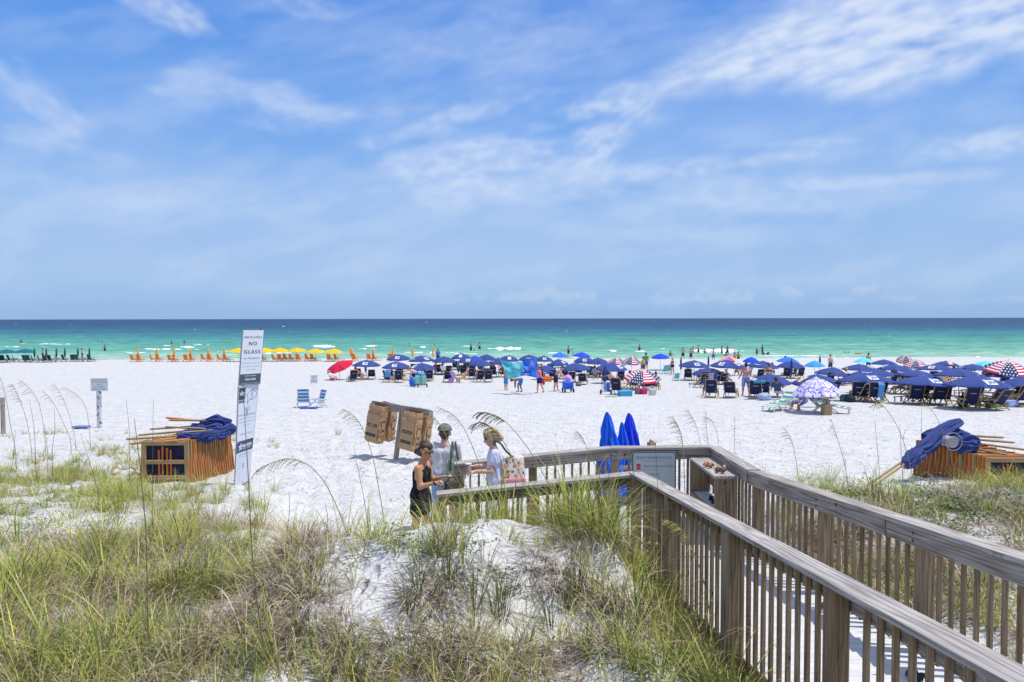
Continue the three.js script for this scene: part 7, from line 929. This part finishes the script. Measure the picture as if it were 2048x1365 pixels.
// ---------------------------------------------------------------- bathers and breaking waves
{
  const swim = (label, px, py, h, skin, color, opt = {}) => { const z = CAM_Y * F / (py - 637.5 + (1024 - px) * -0.0018), p = at(px, py, z); p.y = 0; const size = 0.98; return person(label, p, opt.turn ?? Math.PI * (0.6 + 0.8 * Math.abs(Math.sin(px))), { size: opt.size ?? size, skin, cell: 0.036, deep: 1.72 * (opt.size ?? size) - h, armL: [20 + 40 * Math.abs(Math.sin(px * 3)), 24, 30, 0], armR: [12, 20 + 30 * Math.abs(Math.sin(px)), 40, 0], legL: [6, 6, 4], legR: [-6, 6, 6] }, { shorts: color, hair: 'dark', shirt: opt.shirt }, 'bathers in the sea'); };
  const L = [[42, 687, 1.0, 'brown', '#222', 'lone bather waist-deep at the far left'], [195, 685, 0.3, 'brown', '#222', 'left of two swimmers above the teal chairs'], [204, 685, 0.28, 'brown', '#222', 'right of two swimmers above the teal chairs'], [209, 702, 1.1, 'brown', '#223', 'bather below the red float'], [343, 687.5, 0.9, 'tan', '#a33', 'bather left of the tall sign, larger of two'], [368, 686, 0.7, 'brown', '#222', 'bather left of the tall sign, smaller of two'], [811, 693, 0.2, 'brown', '#222', 'leftmost head of the swimmers behind the left crowd'], [819, 692.5, 0.6, 'tan', '#a33', 'bather behind the left crowd with raised shoulder'], [861, 693, 0.3, 'brown', '#222', 'one of the swimmers above the emblem umbrellas, left'], [869, 693, 0.4, 'brown', '#222', 'one of the swimmers above the emblem umbrellas, right'], [942, 703, 1.35, 'brown', '#222', 'bather standing left of the white breaker'], [959, 704, 1.6, 'tan', '#222', 'bather with an arm out, left of the white breaker'], [949, 703.5, 0.4, 'brown', '#222', 'crouching bather between two standing ones'], [1137, 713, 1.6, 'tan', '#433', 'parent standing in the shallows with a child on the back'], [1146, 715, 1.3, 'pink', '#88b4d8', 'child in light blue wading beside the parent'], [1279, 702, 1.1, 'brown', '#222', 'bather wading in the middle above the flag umbrellas'], [1341, 712, 0.8, 'brown', '#222', 'pair of heads in the shallows near the royal umbrella'], [1366, 721, 1.7, 'tan', '#333', 'bather walking in over the royal umbrella'], [1382, 721, 1.6, 'tan', '#2a3350', 'man with hands on hips in the shallows'], [1386, 706, 1.1, 'pink', '#aaa', 'bather left of the foam line'], [1397, 707, 1.35, 'tan', '#223', 'tall bather looking left in the foam'], [1410, 706, 0.6, 'brown', '#222', 'crouching bather in the foam'], [1427, 724, 1.7, 'pink', '#667', 'pale bather wading out near the emblem umbrella'], [1444, 707, 1.2, 'brown', '#222', 'left one of a pair standing in the foam'], [1455, 708, 1.25, 'brown', '#222', 'right one of a pair standing in the foam'], [1452, 712, 0.6, 'brown', '#222', 'small bather in front of the foam pair'], [1470, 717, 1.2, 'pink', '#e8c', 'bather behind the rainbow umbrella'], [1477, 719, 1.0, 'brown', '#222', 'second bather behind the rainbow umbrella'], [1514, 710, 1.1, 'brown', '#a33', 'child wading left of the ring float'], [1525, 711.5, 1.65, 'brown', '#1d1f2b', 'bather in a dark top beside the ring float'], [1697, 706, 0.2, 'brown', '#222', 'swimmer lying flat at the right'], [1690, 706, 0.22, 'brown', '#222', 'swimmer left of the orange float']];
  L.forEach(([x, y, h, s, c, label], i) => swim(label, x, y, h, s, c, { shirt: i === 14 ? '#9fc3e6' : i === 29 ? '#1d1f2b' : undefined, size: i === 14 || i === 28 ? 0.8 : 0.98 }));
  const seaAt = (px, py) => { const z = CAM_Y * F / (py - 637.5 + (1024 - px) * -0.0018), p = at(px, py, z); p.y = seaSwell(p.x, z); return p; };
  const ring = single('swim_ring', new THREE.TorusGeometry(0.42, 0.15, 10, 28).rotateX(1.2), mat(0xffffff, 0.5, { map: canvas(128, 16, (g) => { for (let i = 0; i < 8; i++) { g.fillStyle = i % 2 ? '#20222a' : '#dfe0e4'; g.fillRect(i * 16, 0, 16, 16); } }) }), 'black and white swim ring in the surf', 'swim ring'); ring.position.copy(seaAt(1532, 709)).add(V(0, 0.15, 0));
  single('float_mat', new RoundedBoxGeometry(0.9, 0.14, 0.5, 3, 0.06), clothOf('#d8582e'), 'orange inflatable float far out at the right', 'float').position.copy(seaAt(1717, 708)).add(V(0, 0.06, 0)); single('float_mat', new RoundedBoxGeometry(0.9, 0.14, 0.5, 3, 0.06), clothOf('#b8404a'), 'red inflatable float at the left of the sea', 'float').position.copy(seaAt(216, 690)).add(V(0, 0.06, 0));
  // foam: torn strips of broken water with real thickness, lying on the wave faces
  const foam = mat(rgb(0.82, 0.84, 0.84), 0.95), list = [], r = rngOf(77);
  const strip = (px0, px1, py, thick, hgt) => { const n = Math.max(10, Math.round((px1 - px0) / 1.3)), m = 6, pos = [], idx = []; for (let i = 0; i <= n; i++) { const u = i / n, px = lerp(px0, px1, u), env = Math.sin(Math.PI * clamp(u)) ** 0.9 * (0.4 + 0.7 * sstep(-0.35, 0.35, noise(px * 0.07, py, 3)) + 0.34 * noise(px * 0.33, py, 5) + 0.22 * noise(px * 0.8, py, 15)), mid = py + 0.9 * noise(px * 0.05, py * 0.3, 9); for (let j = 0; j <= m; j++) { const v = j / m * 2 - 1, p = seaAt(px, mid + v * thick * 0.42 * Math.max(0.02, env) + 0.3 * noise(px * 0.3, v * 2, py)); p.y += -0.05 + Math.max(0, env) * (hgt * 0.32 * (1 - v * v) * (0.8 + 0.35 * noise(px * 0.35, v * 3, 2)) + 0.06 * (1 - v * v)); pos.push(p.x, p.y, p.z); } } for (let i = 0; i < n; i++) for (let j = 0; j < m; j++) { const a = i * (m + 1) + j, b = a + m + 1; idx.push(a, a + 1, b, b, a + 1, b + 1); } list.push(geo(pos, idx)); };
  for (const [a, b, y, t, h] of [[30, 54, 687.5, 1, 0.2], [66, 156, 688, 1.6, 0.25], [76, 92, 693, 2.2, 0.2], [250, 420, 698.5, 1.8, 0.25], [320, 352, 692, 1.4, 0.2], [354, 394, 694.5, 2.4, 0.3], [378, 430, 688.5, 3.6, 0.4], [420, 475, 704, 1.5, 0.2], [617, 676, 694.5, 5.5, 0.6], [720, 758, 693, 3, 0.4], [688, 762, 698, 2.2, 0.3], [600, 700, 702, 1.4, 0.15], [790, 935, 706, 2, 0.2], [838, 854, 695.5, 3, 0.3], [916, 958, 694.5, 1.4, 0.2], [965, 1062, 698, 6, 0.7], [880, 985, 708, 2.5, 0.2], [1085, 1135, 706, 1.8, 0.2], [1190, 1214, 698.5, 1.2, 0.2], [1210, 1240, 701.5, 3.5, 0.35], [1266, 1302, 702.5, 2.6, 0.3], [1320, 1336, 698.5, 1.5, 0.2], [1360, 1500, 701.5, 6, 0.55], [1385, 1480, 705, 3, 0.3], [1480, 1720, 712, 3, 0.25], [1520, 1560, 706, 2, 0.25], [1600, 1700, 716.5, 2.2, 0.15], [1660, 1712, 717, 4, 0.3], [1730, 1860, 719, 2, 0.15], [1840, 2060, 720, 3, 0.25], [1960, 2060, 722.5, 3.5, 0.2], [1300, 1380, 725, 2.5, 0.15], [1080, 1200, 715, 2, 0.15], [200, 330, 707, 1.4, 0.12], [0, 70, 693, 1.6, 0.2], [470, 620, 708, 1.6, 0.12], [1775, 1785, 672, 0.9, 0.5], [1948, 1966, 714, 2, 0.25]]) strip(a, b, y, t, h);
  for (let i = 0; i < 70; i++) { const px = -150 + r() * 2350, py = 643 + 52 * r() ** 1.2, w = 2 + r() * 6; strip(px, px + w, py, 0.15 + r() * 0.35, 0.1); }
  const f = shadows(new THREE.Mesh(merge(list), foam)); f.name = 'sea_foam'; f.userData = { kind: 'stuff', label: 'white foam of breakers and whitecaps on the sea', category: 'foam' }; scene.add(f);
}
renderer.render(scene, camera);
